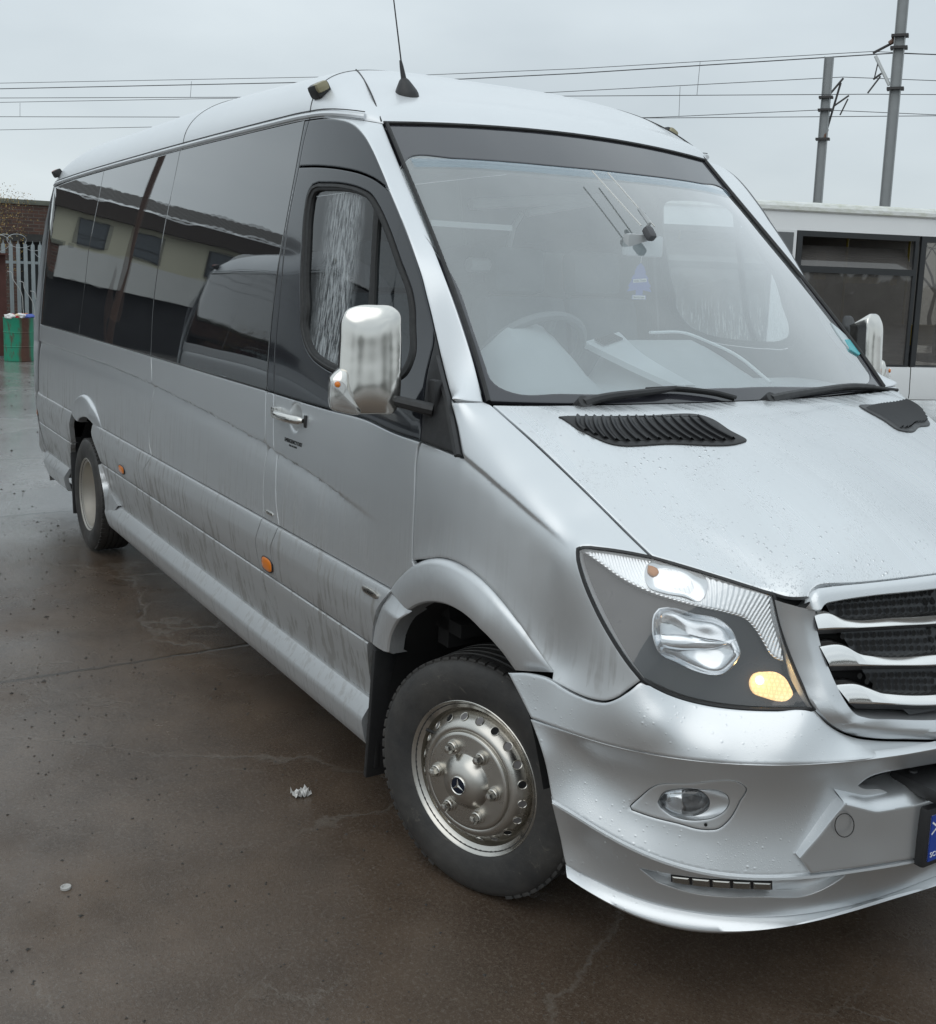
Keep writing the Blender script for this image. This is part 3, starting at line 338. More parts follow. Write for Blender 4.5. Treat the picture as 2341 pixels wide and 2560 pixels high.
def speck(name,col,rough=.5,metal=0,var=.25,scale=9,bump=.0):
    m=M(name).set(Roughness=rough,Metallic=metal); f=m.noise(scale,5,.6)
    a=tuple(c*(1-var) for c in col); b=tuple(min(1,c*(1+var)) for c in col)
    m.to(m.mix(f,a,b),'Base Color'); m.to(m.ramp(m.noise(scale*1.7,4),(.2,max(.02,rough-.12)),(.8,min(1,rough+.12))),'Roughness')
    if bump: m.bump(m.noise(scale*6,4),bump,.01)
    return m.m
def paint(name,drops=0,dirt=0,runs=0):
    m=M(name).set(Metallic=.82,Roughness=.35,Coat_Weight=.25,Coat_Roughness=.08)
    col=m.mix(m.noise(2.2,4),(.63,.65,.665),(.69,.705,.715))
    fl=m.noise(900,1)
    col=m.mix(m.ramp(fl,(.35,0.0),(.75,.16)),col,(.75,.77,.79))
    if dirt:
        sp=m.n('ShaderNodeSeparateXYZ'); c=m.n('ShaderNodeTexCoord'); m.l(c.outputs['Object'],sp.inputs[0])
        stre=m.noise(1,3,.6,m.coord((34,34,1.3)))
        low=m.math('MINIMUM',m.math('MAXIMUM',m.math('MULTIPLY',m.math('SUBTRACT',1.12,sp.outputs['Z']),1.5),0),1)
        big=m.noise(3.2,4,.6,m.coord((1,1,1.4)))
        v=m.math('MULTIPLY',m.math('MULTIPLY',m.ramp(stre,(.43,.05),(.62,1.0)),low),m.ramp(big,(.34,.15),(.66,1.0)))
        v=m.math('MINIMUM',m.math('MULTIPLY',v,1.5*dirt),.68)
        film=m.math('MULTIPLY',low,.50*dirt)
        v=m.math('MAXIMUM',v,m.math('MULTIPLY',film,m.ramp(big,(.3,.6),(.7,1.0))))
        col=m.mix(v,col,(.13,.112,.09)); m.to(m.math('SUBTRACT',.72,m.math('MULTIPLY',v,.6)),'Metallic')
        m.to(m.math('ADD',.34,m.math('MULTIPLY',v,.38)),'Roughness'); m.to(m.math('SUBTRACT',.25,m.math('MULTIPLY',v,.24)),'Coat Weight')
    if drops:
        if not runs: m.set(Roughness=.34)
        co=m.coord((1,1,1))
        vo=m.n('ShaderNodeTexVoronoi'); vo.inputs['Scale'].default_value=95; vo.inputs['Randomness'].default_value=1; m.l(co,vo.inputs['Vector'])
        sel=m.n('ShaderNodeSeparateColor'); m.l(vo.outputs['Color'],sel.inputs[0])
        rad=m.math('MULTIPLY',m.ramp(sel.outputs[0],(.35,0),(1,.42)),m.ramp(m.noise(5,3),(.38,.25),(.6,1)))
        h=m.math('MAXIMUM',m.math('SUBTRACT',rad,vo.outputs['Distance']),0)
        v2=m.n('ShaderNodeTexVoronoi'); v2.inputs['Scale'].default_value=230; m.l(co,v2.inputs['Vector'])
        h2=m.math('MULTIPLY',m.math('MAXIMUM',m.math('SUBTRACT',.33,v2.outputs['Distance']),0),m.ramp(m.noise(7,2),(.45,0),(.6,.5)))
        h=m.math('ADD',h,h2)
        bn=m.bump(h,.75*drops,.008); m.l(bn,m.p.inputs['Coat Normal'])
        if not runs: m.to(col,'Base Color'); return m.m
        runs=m.noise(1,2,.5,m.coord((1.2,34,1.2)))
        m.to(m.math('ADD',.27,m.math('MULTIPLY',m.ramp(runs,(.42,0),(.62,1)),.16)),'Roughness')
    m.to(col,'Base Color'); return m.m
SILVER=paint('silver_paint_dirty',0,1.0); SILVER_WET=paint('silver_paint_wet',1.0,0,1); SILVER_CLEAN=paint('silver_paint',0,.35)
BUMPER=paint('silver_paint_beaded',.30,0)
ROOFW=M('roof_silver').set(Metallic=.45,Roughness=.42,Coat_Weight=.3,Coat_Roughness=.1)
ROOFW.to(ROOFW.mix(ROOFW.noise(3,5),(.70,.72,.74),(.78,.80,.815)),'Base Color'); ROOFW.bump(ROOFW.noise(160,2),.06,.004); ROOFW=ROOFW.m
def darkglass():
    m=M('privacy_glass').set(Base_Color=(.012,.013,.015),Roughness=.012,IOR=1.85,Coat_Weight=1.0,Coat_Roughness=.008,Coat_IOR=1.6)
    m.bump(m.noise(1.5,1,.4,m.coord((1,1,1.3))),.045,.10); return m.m
GLASSD=darkglass()
BLACKGLOSS=simple('gloss_black_paint',(.018,.02,.025),.09,0,Coat_Weight=.6,Coat_Roughness=.03)
BLACKPL=speck('black_plastic',(.022,.022,.023),.48,0,.3,30)
RUBBER=speck('black_rubber',(.02,.02,.02),.6,0,.3,40)
DARK=simple('underbody_black',(.008,.008,.008),.9)
def chrome(name,col=(.78,.76,.72),rough=.09,smudge=.12):
    m=M(name).set(Metallic=1.0); m.to(m.mix(m.noise(5,5,.6),tuple(c*.86 for c in col),col),'Base Color')
    m.to(m.ramp(m.noise(9,5,.6),(.3,rough),(.75,rough+smudge)),'Roughness'); return m.m
CHROME=chrome('chrome'); SATIN=chrome('satin_grille_chrome',(.93,.92,.90),.12,.10); STEEL=chrome('dirty_wheel_steel',(.62,.595,.55),.20,.22); STEELD=chrome('dusty_wheel_steel',(.60,.57,.52),.42,.2); HEADCHROME=chrome('lamp_chrome',(.86,.88,.9),.12,.05)
def clear(name,tint=(1,1,1),tr=.9,haze=0.,hazecol=(.75,.78,.8),rough=.02,ior=1.5,mul=1.6):
    m=M(name); m.t.nodes.remove(m.p)
    t=m.n('ShaderNodeBsdfTransparent'); t.inputs[0].default_value=(*[c*tr for c in tint],1)
    g=m.n('ShaderNodeBsdfGlossy'); g.inputs['Roughness'].default_value=rough; g.inputs[0].default_value=(1,1,1,1)
    ge=m.n('ShaderNodeNewGeometry'); dt=m.n('ShaderNodeVectorMath',operation='DOT_PRODUCT'); m.l(ge.outputs['Incoming'],dt.inputs[0]); m.l(ge.outputs['Normal'],dt.inputs[1]); a=m.n('ShaderNodeMixShader')
    f0=((ior-1)/(ior+1))**2; sch=m.math('ADD',f0,m.math('MULTIPLY',1-f0,m.math('POWER',m.math('SUBTRACT',1.0,m.math('MINIMUM',m.math('ABSOLUTE',dt.outputs['Value']),1.0)),5)))
    ff=m.math('MINIMUM',m.math('MULTIPLY',sch,mul),1.0)
    last=t.outputs[0]
    if haze:
        d=m.n('ShaderNodeBsdfDiffuse'); d.inputs[0].default_value=(*hazecol,1)
        h=m.n('ShaderNodeMixShader'); fac=m.ramp(m.noise(2.5,5,.6),(.25,haze*.75),(.8,haze*1.2)); m.l(fac,h.inputs[0]); m.l(last,h.inputs[1]); m.l(d.outputs[0],h.inputs[2]); last=h.outputs[0]
    m.l(ff,a.inputs[0]); m.l(last,a.inputs[1]); m.l(g.outputs[0],a.inputs[2]); m.l(a.outputs[0],m.o.inputs[0]); return m
WSGLASS=clear('windscreen_glass',(.80,.86,.88),.98,.18,(.86,.95,.97),.02,1.5,3.6).m
FRIT=simple('screen_border_black',(.035,.035,.042),.12,0,Coat_Weight=.8,Coat_Roughness=.03)
LENS=clear('headlamp_lens',(1,1,1),.96,.03,(.6,.62,.64),.02,1.5,2.0).m
CLEARPL=clear('clear_plastic',(1,1,1),.85,.12,(.7,.7,.7),.1).m
def doorglass():
    m=clear('door_glass',(.75,.80,.82),.80); co=m.coord((120,120,7)); 
    d=m.n('ShaderNodeBsdfDiffuse'); d.inputs[0].default_value=(.62,.66,.68,1)
    h=m.n('ShaderNodeMixShader')
    c=m.n('ShaderNodeTexCoord'); sp=m.n('ShaderNodeSeparateXYZ'); m.l(c.outputs['Object'],sp.inputs[0])
    band=m.ramp(m.math('ADD',sp.outputs['X'],m.math('MULTIPLY',m.noise(5,3),.2)),(.0,0),(1,0))
    # condensation sheet with dripping streaks on the rear half of the pane
    xx=m.n('ShaderNodeMapRange'); xx.inputs['From Min'].default_value=-1.15; xx.inputs['From Max'].default_value=-.70; m.l(sp.outputs['X'],xx.inputs[0])
    mask=m.ramp(xx.outputs[0],(.10,0),(.30,.9),(.62,1),(.80,0))
    st=m.ramp(m.noise(1,4,.7,co),(.40,.1),(.60,1))
    m.l(m.math('MULTIPLY',m.math('MULTIPLY',mask,st),.62),h.inputs[0])
    last=[l for l in m.t.links if l.to_node==m.o][0].from_socket
    m.l(last,h.inputs[1]); m.l(d.outputs[0],h.inputs[2]); m.l(h.outputs[0],m.o.inputs[0]); return m.m
DOORGLASS=doorglass()
AMBER=simple('amber_lens',(.75,.20,.012),.25,0,Coat_Weight=.5); RED=simple('red_lens',(.45,.015,.01),.2,0,Coat_Weight=.5)
def emit(name,col,st):
    m=M(name).set(Base_Color=col,Emission_Color=col,Emission_Strength=st,Roughness=.4)
    w=m.n('ShaderNodeTexVoronoi'); w.inputs['Scale'].default_value=120; w.distance='CHEBYCHEV'; w.inputs['Randomness'].default_value=0; m.l(m.coord(),w.inputs['Vector'])
    m.to(m.math('MULTIPLY',m.ramp(w.outputs['Distance'],(.2,1.0),(.55,.45)),st),'Emission Strength'); return m.m
SIDELIT=emit('lit_sidelamp',(1.0,.66,.30),1.05); FILAMENT=simple('lit_bulb',(1,.8,.4),.4,0,Emission_Color=(1,.72,.28),Emission_Strength=7.0)
def ribbed():
    m=M('ribbed_reflector').set(Metallic=1.0,Roughness=.28,Base_Color=(.94,.95,.96))
    w=m.n('ShaderNodeTexWave',wave_type='BANDS',bands_direction='X'); w.inputs['Scale'].default_value=150; w.inputs['Distortion'].default_value=.4
    mp=m.n('ShaderNodeMapping'); mp.inputs['Rotation'].default_value=(0,.5,.9); c=m.n('ShaderNodeTexCoord'); m.l(c.outputs['Object'],mp.inputs[0]); m.l(mp.outputs[0],w.inputs['Vector'])
    m.bump(w.outputs['Fac'],.35,.003); return m.m
RIBBED=ribbed()
HOUSE=speck('lamp_housing_grey',(.022,.023,.025),.32,0,.2,12)
def tyre():
    m=M('tyre_rubber').set(Roughness=.62); f=m.noise(6,6,.65); c0=m.mix(m.ramp(f,(.3,0),(.75,1)),(.026,.026,.027),(.070,.065,.059))
    m.to(m.mix(m.math('MULTIPLY',m.ramp(m.noise(7,6,.75,None,2.0),(.60,0),(.68,1)),.55),c0,(.16,.145,.12)),'Base Color')
    m.bump(m.noise(45,4,.6),.25,.006); m.to(m.ramp(m.noise(8,4),(.3,.42),(.7,.75)),'Roughness'); return m.m
TYRE=tyre()
WHITEPL=simple('white_plastic',(.75,.75,.73),.4); BLUEPL=simple('blue_plate_band',(.012,.05,.32),.35); INK=simple('black_lettering',(.012,.012,.012),.5); WHITEINK=simple('white_lettering',(.85,.85,.85),.5)
INTER=speck('grey_interior_plastic',(.42,.435,.44),.55,0,.15,8); INTERL=speck('pale_headlining',(.62,.62,.60),.8,0,.1,6); SEATF=speck('seat_fabric',(.12,.13,.14),.85,0,.3,60)

LEDCH=chrome('led_segment_chrome',(.42,.42,.40),.2,.1)
def shade():
    m=M('shade_band_blue'); m.t.nodes.remove(m.p); t=m.n('ShaderNodeBsdfTransparent'); d=m.n('ShaderNodeBsdfDiffuse'); d.inputs[0].default_value=(.30,.50,.66,1); x=m.n('ShaderNodeMixShader'); x.inputs[0].default_value=.16
    m.l(t.outputs[0],x.inputs[1]); m.l(d.outputs[0],x.inputs[2]); m.l(x.outputs[0],m.o.inputs[0]); return m.m
SHADE=shade()

def fogglass():
    m=clear('fogged_door_glass',(.85,.9,.9),.85); t=m.n('ShaderNodeBsdfTranslucent'); t.inputs[0].default_value=(.78,.82,.82,1); h=m.n('ShaderNodeMixShader')
    zz=m.n('ShaderNodeSeparateXYZ'); m.l(m.n('ShaderNodeTexCoord').outputs['Object'],zz.inputs[0]); st=m.math('MULTIPLY',m.ramp(m.noise(1,4,.7,m.coord((80,80,5))),(.50,0),(.62,.38)),m.ramp(m.math('ADD',zz.outputs['Z'],-1.0),(.55,1),(.78,.06))); m.l(m.math('ADD',.05,st),h.inputs[0]); last=[l for l in m.t.links if l.to_node==m.o][0].from_socket
    m.l(last,h.inputs[1]); m.l(t.outputs[0],h.inputs[2]); m.l(h.outputs[0],m.o.inputs[0]); return m.m
FOGGLASS=fogglass()
# ---------------------------------------------------------------- mesh helpers
def link(o,parent=None):
    COL.objects.link(o)
    if parent is not None: o.parent=parent
    return o
def tag(o,label=None,cat=None,group=None,kind=None):
    for k,v in (('label',label),('category',cat),('group',group),('kind',kind)):
        if v: o[k]=v
    return o
def empty(name,loc=(0,0,0),label=None,cat=None,group=None):
    o=bpy.data.objects.new(name,None); o.location=loc; link(o); return tag(o,label,cat,group)
def mkmesh(name,V,F,mats,parent=None,angle=35,smooth=True,mi=None,weld=0):
    me=bpy.data.meshes.new(name)
    me.from_pydata([tuple(map(float,v)) for v in V],[],[tuple(int(i) for i in f) for f in F])
    for m in (mats if isinstance(mats,(list,tuple)) else [mats]): me.materials.append(m)
    if mi is not None: me.polygons.foreach_set('material_index',np.asarray(mi,dtype=np.int32))
    if weld:
        bm=bmesh.new(); bm.from_mesh(me); bmesh.ops.remove_doubles(bm,verts=bm.verts,dist=weld); bm.to_mesh(me); bm.free()
    me.update()
    if smooth:
        me.polygons.foreach_set('use_smooth',[True]*len(me.polygons))
        try: me.set_sharp_from_angle(angle=math.radians(angle))
        except Exception: pass
    return link(bpy.data.objects.new(name,me),parent)
def pair(p): return p if isinstance(p,tuple) else (p,p)
def part(name,V,F,mats,parent=None,sym='copy',angle=35,mi=None,weld=0,smooth=True):
    """right-hand part; sym: 'copy' adds the left one as its own object, 'merge' joins both, None only this one"""
    V=np.asarray(V,float); pr=pair(parent)
    V2=V*[1,-1,1]; F2=[tuple(reversed(f)) for f in F]
    if sym=='merge':
        n=len(V); return mkmesh(name,np.concatenate([V,V2]),list(F)+[tuple(i+n for i in f) for f in F2],mats,pr[0],angle,smooth,None if mi is None else list(mi)*2,weld or .0008)
    if sym=='left': return mkmesh(name,V2,F2,mats,pr[1],angle,smooth,mi,weld)
    a=mkmesh(name,V,F,mats,pr[0],angle,smooth,mi,weld)
    if sym=='copy': return (a,mkmesh(name,V2,F2,mats,pr[1],angle,smooth,mi,weld))
    return a
class MB:
    def __init__(s): s.V=[];s.F=[];s.mi=[]
    def add(s,V,F,mi=0):
        n=len(s.V); s.V+= [tuple(v) for v in V]; s.F+=[tuple(i+n for i in f) for f in F]; s.mi+=[mi]*len(F); return s
    def grid(s,rows,mi=0,closed=False):
        R=len(rows);N=len(rows[0]);V=np.concatenate(rows);F=[]
        for i in range(R-1):
            for j in range(N if closed else N-1):
                k=(j+1)%N; F.append((i*N+j,i*N+k,(i+1)*N+k,(i+1)*N+j))
        return s.add(V,F,mi)
    def box(s,c,d,rot=None,mi=0,bev=0):
        bm=bmesh.new(); bmesh.ops.create_cube(bm,size=1)
        for v in bm.verts: v.co=Vector((v.co.x*d[0],v.co.y*d[1],v.co.z*d[2]))
        if bev: bmesh.ops.bevel(bm,geom=bm.edges[:],offset=bev,segments=2,affect='EDGES',profile=.6)
        if rot is not None: bmesh.ops.transform(bm,matrix=rot.to_4x4(),verts=bm.verts)
        V=[(v.co+Vector(c))[:] for v in bm.verts]; bm.verts.index_update(); F=[[v.index for v in f.verts] for f in bm.faces]; bm.free(); return s.add(V,F,mi)
    def tube(s,P,r,n=8,mi=0,cap=True):
        P=np.asarray(P,float); rr=np.broadcast_to(r,(len(P),)); rows=[]; up=None
        for i in range(len(P)):
            t=unit(P[min(i+1,len(P)-1)]-P[max(i-1,0)])
            if up is None: up=unit(np.cross(t,[0,0,1] if abs(t[2])<.9 else [1,0,0]))
            up=unit(up-t*(up@t)); b=np.cross(t,up); a=np.arange(n)*2*np.pi/n
            rows.append(P[i]+rr[i]*(np.cos(a)[:,None]*up+np.sin(a)[:,None]*b))
        k=len(s.V); s.grid(rows,mi,True)
        if cap: s.F+=[tuple(range(k+n-1,k-1,-1)),tuple(range(k+(len(P)-1)*n,k+len(P)*n))]; s.mi+=[mi]*2
        return s
    def lathe(s,prof,o,ax,n=48,mi=0):
        """prof (axial, radius) about axis ax through o"""
        ax=unit(ax); u=unit(np.cross(ax,[0,0,1])) if abs(ax[2])<.9 else np.array([1.,0,0]); v=np.cross(ax,u); a=np.arange(n)*2*np.pi/n
        rows=[np.asarray(o,float)+x*ax+r*(np.cos(a)[:,None]*u+np.sin(a)[:,None]*v) for x,r in prof]; return s.grid(rows,mi,True)
    def poly(s,P,mi=0): return s.add(P,[tuple(range(len(P)))],mi)
    def part(s,name,mats,parent=None,sym=None,angle=35,weld=0,smooth=True): return part(name,s.V,s.F,mats,parent,sym,angle,s.mi if isinstance(mats,(list,tuple)) else None,weld,smooth)
def inside(Q,L):
    x,y=Q[:,0][:,None],Q[:,1][:,None]; a=L; b=np.roll(L,-1,0)
    c=((a[:,1]>y)!=(b[:,1]>y))&(x<(b[:,0]-a[:,0])*(y-a[:,1])/(b[:,1]-a[:,1]+1e-15)+a[:,0])
    return c.sum(1)%2==1
def clean(L,d=.0025):
    o=[L[0]]
    for p in L[1:]:
        if np.hypot(*(p-o[-1]))>d:o.append(p)
    if np.hypot(*(o[0]-o[-1]))<d:o.pop()
    o=np.array(o); a=np.sum(o[:,0]*np.roll(o[:,1],-1)-np.roll(o[:,0],-1)*o[:,1])
    return o if a>0 else o[::-1]
def inset(L,d):
    e=np.roll(L,-1,0)-L; e/=np.linalg.norm(e,axis=1)[:,None]; n=np.stack([-e[:,1],e[:,0]],-1); m=n+np.roll(n,1,0)
    l=np.linalg.norm(m,axis=1)[:,None]; m=m/np.maximum(l,1e-6); k=1/np.maximum((m*n).sum(1),.55)
    return L+m*(k*d)[:,None]
def lin(*p): return tuple(tuple(map(float,q)) for q in p)
def lincat(p,step):
    o=[]
    for a,b in zip(p[:-1],p[1:]):
        a,b=np.array(a),np.array(b);k=max(1,int(np.linalg.norm(b-a)/step));o+=[a+(b-a)*t for t in np.arange(k)/k]
    return np.array(o+[np.array(p[-1])])
def dens(curves,step=.012):
    return np.concatenate([lincat(c,step) if isinstance(c,tuple) else cat(c,step) for c in curves])
def panel(name,sf,loop,mat,parent=None,h=(.03,.03),gap=.002,r=.0025,lip=.014,holes=(),sym='copy',off=0,angle=40,extra=None,get=False,lines=()):
    L=clean(sf.to2(loop)); H=[clean(sf.to2(x)) for x in holes]
    at=lambda Q:sf.at(Q)+(off*sf.normal(Q) if off else 0)
    def rings(L,sg):
        R0=inset(L,sg*(gap+r)); out=[R0]
        P0=at(R0); n=sf.normal(R0); rows=[P0]
        if lip:
            for d,dep in ((gap+.3*r,.3*r),(gap,r),(gap,lip)):
                Q=inset(L,sg*d); rows.append(at(Q)-n*dep)
        return R0,rows
    R0,rows=rings(L,1); HR=[rings(x,-1) for x in H]
    lo,hi=R0.min(0),R0.max(0); gx=np.arange(lo[0],hi[0],h[0]); gy=np.arange(lo[1],hi[1],h[1])
    gx,gy=np.meshgrid(gx,gy); gx=gx+(np.arange(gx.shape[0])%2)[:,None]*h[0]*.5; G=np.stack([gx.ravel(),gy.ravel()],-1)
    SR=[inset(L,gap+r+.0045)]+[inset(x,-(gap+r+.0045)) for x in H]
    G=np.concatenate([G]+SR); SR+=list(lines); G=np.concatenate([G]+list(lines)) if len(lines) else G; nsr=sum(len(x) for x in SR); ok=inside(G,R0)
    for hr in HR: ok&=~inside(G,hr[0])
    issr=(np.arange(len(G))>=len(G)-nsr)[ok]; G=G[ok]; B=np.concatenate([R0]+[hr[0] for hr in HR]); keep=np.ones(len(G),bool); md=np.where(issr,.0032,min(h)*.38)
    for i in range(0,len(G),3000):
        g=G[i:i+3000]; keep[i:i+3000]=((g[:,None]-B[None])**2).sum(-1).min(1)>md[i:i+3000]**2
    G=G[keep]
    ed=[];k=0
    for P in [R0]+[hr[0] for hr in HR]:
        ed+=[(k+i,k+(i+1)%len(P)) for i in range(len(P))]; k+=len(P)
    Q=np.concatenate([B,G]); v,e,f,_,_,_=delaunay_2d_cdt([Vector(q) for q in Q],ed,[],0,1e-6)
    v=np.array([x[:] for x in v]); f=np.array([x for x in f if len(x)==3]); cc=v[f].mean(1); ok=inside(cc,R0)
    for hr in HR: ok&=~inside(cc,hr[0])
    f=f[ok]; a,b,c=v[f[:,0]],v[f[:,1]],v[f[:,2]]; ar=(b[:,0]-a[:,0])*(c[:,1]-a[:,1])-(b[:,1]-a[:,1])*(c[:,0]-a[:,0])
    f=np.where((ar>0)[:,None],f,f[:,::-1])
    if (np.cross(sf.u,sf.v)@sf.n)<0: f=f[:,::-1]; fl=True
    else: fl=False
    mb=MB(); mb.add(at(v),f.tolist())
    if lip:
        for rw,rev in [(rows,fl)]+[(hr[1],not fl) for hr in HR]:
            g=MB(); g.grid(rw,0,True); F=g.F if rev else [tuple(reversed(x)) for x in g.F]
            mb.add(g.V,F)
    if extra is not None: mb.add(extra.V,extra.F)
    if get: return mb
    return part(name,mb.V,mb.F,mat,parent,sym,angle,None,.0006)
def flatpoly(name,P,mat,parent,thick=.004,n=None,sym=None,dome=0):
    """thin solid from a planar-ish outline"""
    P=np.asarray(P,float); c=P.mean(0); N=len(P)
    if n is None: n=unit(np.cross(P[1]-P[0],P[N//2]-P[0]))
    n=np.asarray(n,float); mb=MB(); top=P+n*thick; ins=c+(top-c)*.9+n*dome*.5; ins2=c+(top-c)*.55+n*dome
    mb.grid([P-n*.004,P+n*thick*.6,c+(top-c)*.985+n*dome*.1,ins,ins2],0,True); k=len(mb.V); mb.V.append(tuple(c+n*(thick+dome))); 
    mb.F+=[(k-N+j,k-N+(j+1)%N,k) for j in range(N)]; mb.mi+=[0]*N
    # orient
    V=np.array(mb.V); a,b,d=V[list(mb.F[-1])]; 
    if np.cross(b-a,d-a)@n<0: mb.F=[tuple(reversed(f)) for f in mb.F]
    return mb.part(name,mat,parent,sym,40)
def text(name,s,size,loc,xax,yax,mat,parent,ext=.0006,width=None):
    cu=bpy.data.curves.new(name,'FONT'); cu.body=s; cu.size=size; cu.extrude=ext; cu.align_x='CENTER'; cu.align_y='CENTER'
    o=bpy.data.objects.new(name+'_tmp',cu); COL.objects.link(o); dg=bpy.context.evaluated_depsgraph_get(); me=bpy.data.meshes.new_from_object(o.evaluated_get(dg))
    bpy.data.objects.remove(o); V=np.array([v.co[:] for v in me.vertices]); F=[tuple(p.vertices) for p in me.polygons]; bpy.data.meshes.remove(me)
    if width: V[:,0]*=width/(V[:,0].max()-V[:,0].min())
    x=unit(xax); y=unit(np.asarray(yax)-x*(np.asarray(yax)@x)); z=np.cross(x,y); V=np.asarray(loc)+V[:,:1]*x+V[:,1:2]*y+V[:,2:]*z
    return mkmesh(name,V,F,mat,parent,smooth=False)
# ---------------------------------------------------------------- the minibus
BUS=empty('minibus',(0,0,0),'silver minibus in front with chrome mirrors, black side glass and one amber sidelight lit','minibus','silver minibuses')
S=make_surfs(C); rng=np.random.default_rng(3)
_dd=S['door'].disp
def _ddoor(P):
    q=((P[:,0]+1.123)/.062)**2+((P[:,2]-1.233)/.060)**2
    return _dd(P)-.020*.5*(1+np.cos(np.pi*np.minimum(1,np.sqrt(q))**1.6))
S['door'].disp=_ddoor
pts=lambda *a:np.array(a,float)
w_=lambda x,z:wside(np.asarray(x,float),np.asarray(z,float))
def sp(x,z,o=0): return (x,-float(w_(x,z))-o,z)
SWL=[np.stack([x_,np.interp(x_,C['swage1'][:,0],C['swage1'][:,2])+d_],-1) for d_ in (.012,.0055,.0025,-.001,-.0045,-.008,-.0115,-.016,-.022) for x_ in (np.arange(-6.0,-.40,.02),)]
SWW=[S['wing'].to2(np.stack([np.interp(t_,np.linspace(0,1,len(C['swage2'])),C['swage2'][:,k])+(0,0,d_)[k] for k in range(3)],-1)) for d_ in (.010,.005,.002,-.002,-.006,-.010,-.016) for t_ in (np.linspace(0,1,60),)]
# --- lower side skin
rl=C['rear_line']; gr=C['glass_rear']
ao=C['arch_out']; ra=C['rarch_out']; sb=C['seam2b']; zt=.813
body_r=dens([gr,C['belt'][:5][:-1] if False else C['belt'][C['belt'][:,0]<-2.9]])
i2=np.argmin(np.abs(C['belt'][:,0]+2.965)); belt=C['belt']
RP=np.array([sp(C['XR'][k,1]+.02,C['XR'][k,0]) for k in range(4,12)])
loop=dens([RP[::-1],lin(RP[0],sp(-4.70,zt)),lin(sp(-4.70,zt),ra[0]),ra,lin(ra[-1],sp(-3.90,zt),sb[-1]),sb[::-1],belt[:i2+1][::-1],gr[::-1],lin(gr[0],sp(-5.80,2.285),RP[-1])],.02)
side_r=panel('side_panel',S['door'],loop,SILVER,(BUS,BUS),(.06,.012),lines=SWL)
loop=dens([belt[i2:],lin(belt[-1],C['bp_left'][0]),C['bp_left'],lin(C['bp_left'][-1],sb[-1]),sb[::-1]],.02)
panel('side_panel',S['door'],loop,SILVER,(BUS,BUS),(.05,.012),lines=SWL)
loop=dens([C['bp_left'],lin(C['bp_left'][-1],C['bp_right'][-1]),C['bp_right'][::-1],lin(C['bp_right'][0],C['bp_left'][0])],.02)
panel('door_pillar',S['door'],loop,SILVER,(BUS,BUS),(.03,.012),lines=SWL)
# --- side glass panes
g=C['gut']; k1=np.argmin(np.abs(g[:,0]+4.331)); k2=2.84
gm=np.array([sp(-2.84,2.3035)]); s1,s2=C['seam1'],C['seam2']; b1=np.array([sp(-4.553,1.3065)])
ga=np.concatenate([g[g[:,0]<-4.34],s1[:1]]); gb=np.concatenate([s1[:1],g[(g[:,0]>-4.2)&(g[:,0]<-2.9)],s2[:1]]); gc=np.concatenate([s2[:1],g[g[:,0]>-2.7]])
ba=np.concatenate([belt[belt[:,0]<-4.6],s1[-1:]]); bb=np.concatenate([s1[-1:],belt[(belt[:,0]>-4.4)&(belt[:,0]<-3.0)],s2[-1:]]); bc=np.concatenate([s2[-1:],belt[belt[:,0]>-2.8]])
for L in ([ga,s1,ba[::-1],gr[::-1]],[gb,s2,bb[::-1],s1[::-1]],[gc,C['glass_front'],bc[::-1],s2[::-1]]):
    panel('side_window',S['side'],dens(L,.02),GLASSD,(BUS,BUS),(.08,.05),gap=.0012,r=.0014,lip=.008)
panel('pillar_trim',S['side'],dens([C['glass_front'],lin(belt[-1],C['trim_front'][-1]),C['trim_front'][::-1],lin(C['trim_front'][0],g[-1])],.02),BLACKGLOSS,(BUS,BUS),(.03,.04),gap=.003,lip=.02)
panel('quarter_panel',S['side'],dens([C['quarter_top'],C['door_top'][::-1],C['trim_front'][2::-1]],.015),BLACKGLOSS,(BUS,BUS),(.03,.03),gap=.003,off=.002)
# --- driver's and passenger's door
dfl=C['door_front'][7:]; strip_top=pts(sp(-.350,.812),sp(-.8,.812),sp(-1.23,.812))
lo=dens([C['belt_door'],np.concatenate([C['belt_door'][-1:],dfl]),np.concatenate([dfl[-1:],ao[3:0:-1]]),lin(ao[1],*strip_top[:2],C['bp_right'][-1]),C['bp_right'][::-1]],.012)
DOOR=panel('front_door',S['door'],lo,SILVER,(BUS,BUS),(.020,.010),gap=.0028,lines=SWL+[np.stack([-1.123+.062*r_*np.cos(np.linspace(0,2*np.pi,36)),1.233+.060*r_*np.sin(np.linspace(0,2*np.pi,36))],-1) for r_ in (.25,.45,.62,.76,.87,.95,1.03)])
up=dens([C['door_top'],C['door_frontup'],C['door_front'][:6],lin(C['door_front'][5],C['belt_door'][-1]),C['belt_door'][::-1],C['trim_front'][:1:-1]],.015)
def ring(name,a,b,offs,mat,parent,n=160,clo=True,sym='copy'):
    A_=resamp(dens([a,a[[-1,0]]],.01),n+1)[:-1]; B_=resamp(dens([b,b[[-1,0]]],.01),n+1)[:-1]
    # align
    k=np.argmin(((B_-A_[0])**2).sum(1)); B_=np.roll(B_,-k,0); rows=[]
    for t,o in offs:
        P=A_+(B_-A_)*t; rows.append(np.stack([P[:,0],-w_(P[:,0],P[:,2])-o,P[:,2]],-1))
    m=MB(); m.grid(rows,0,True); return m.part(name,mat,parent,sym)
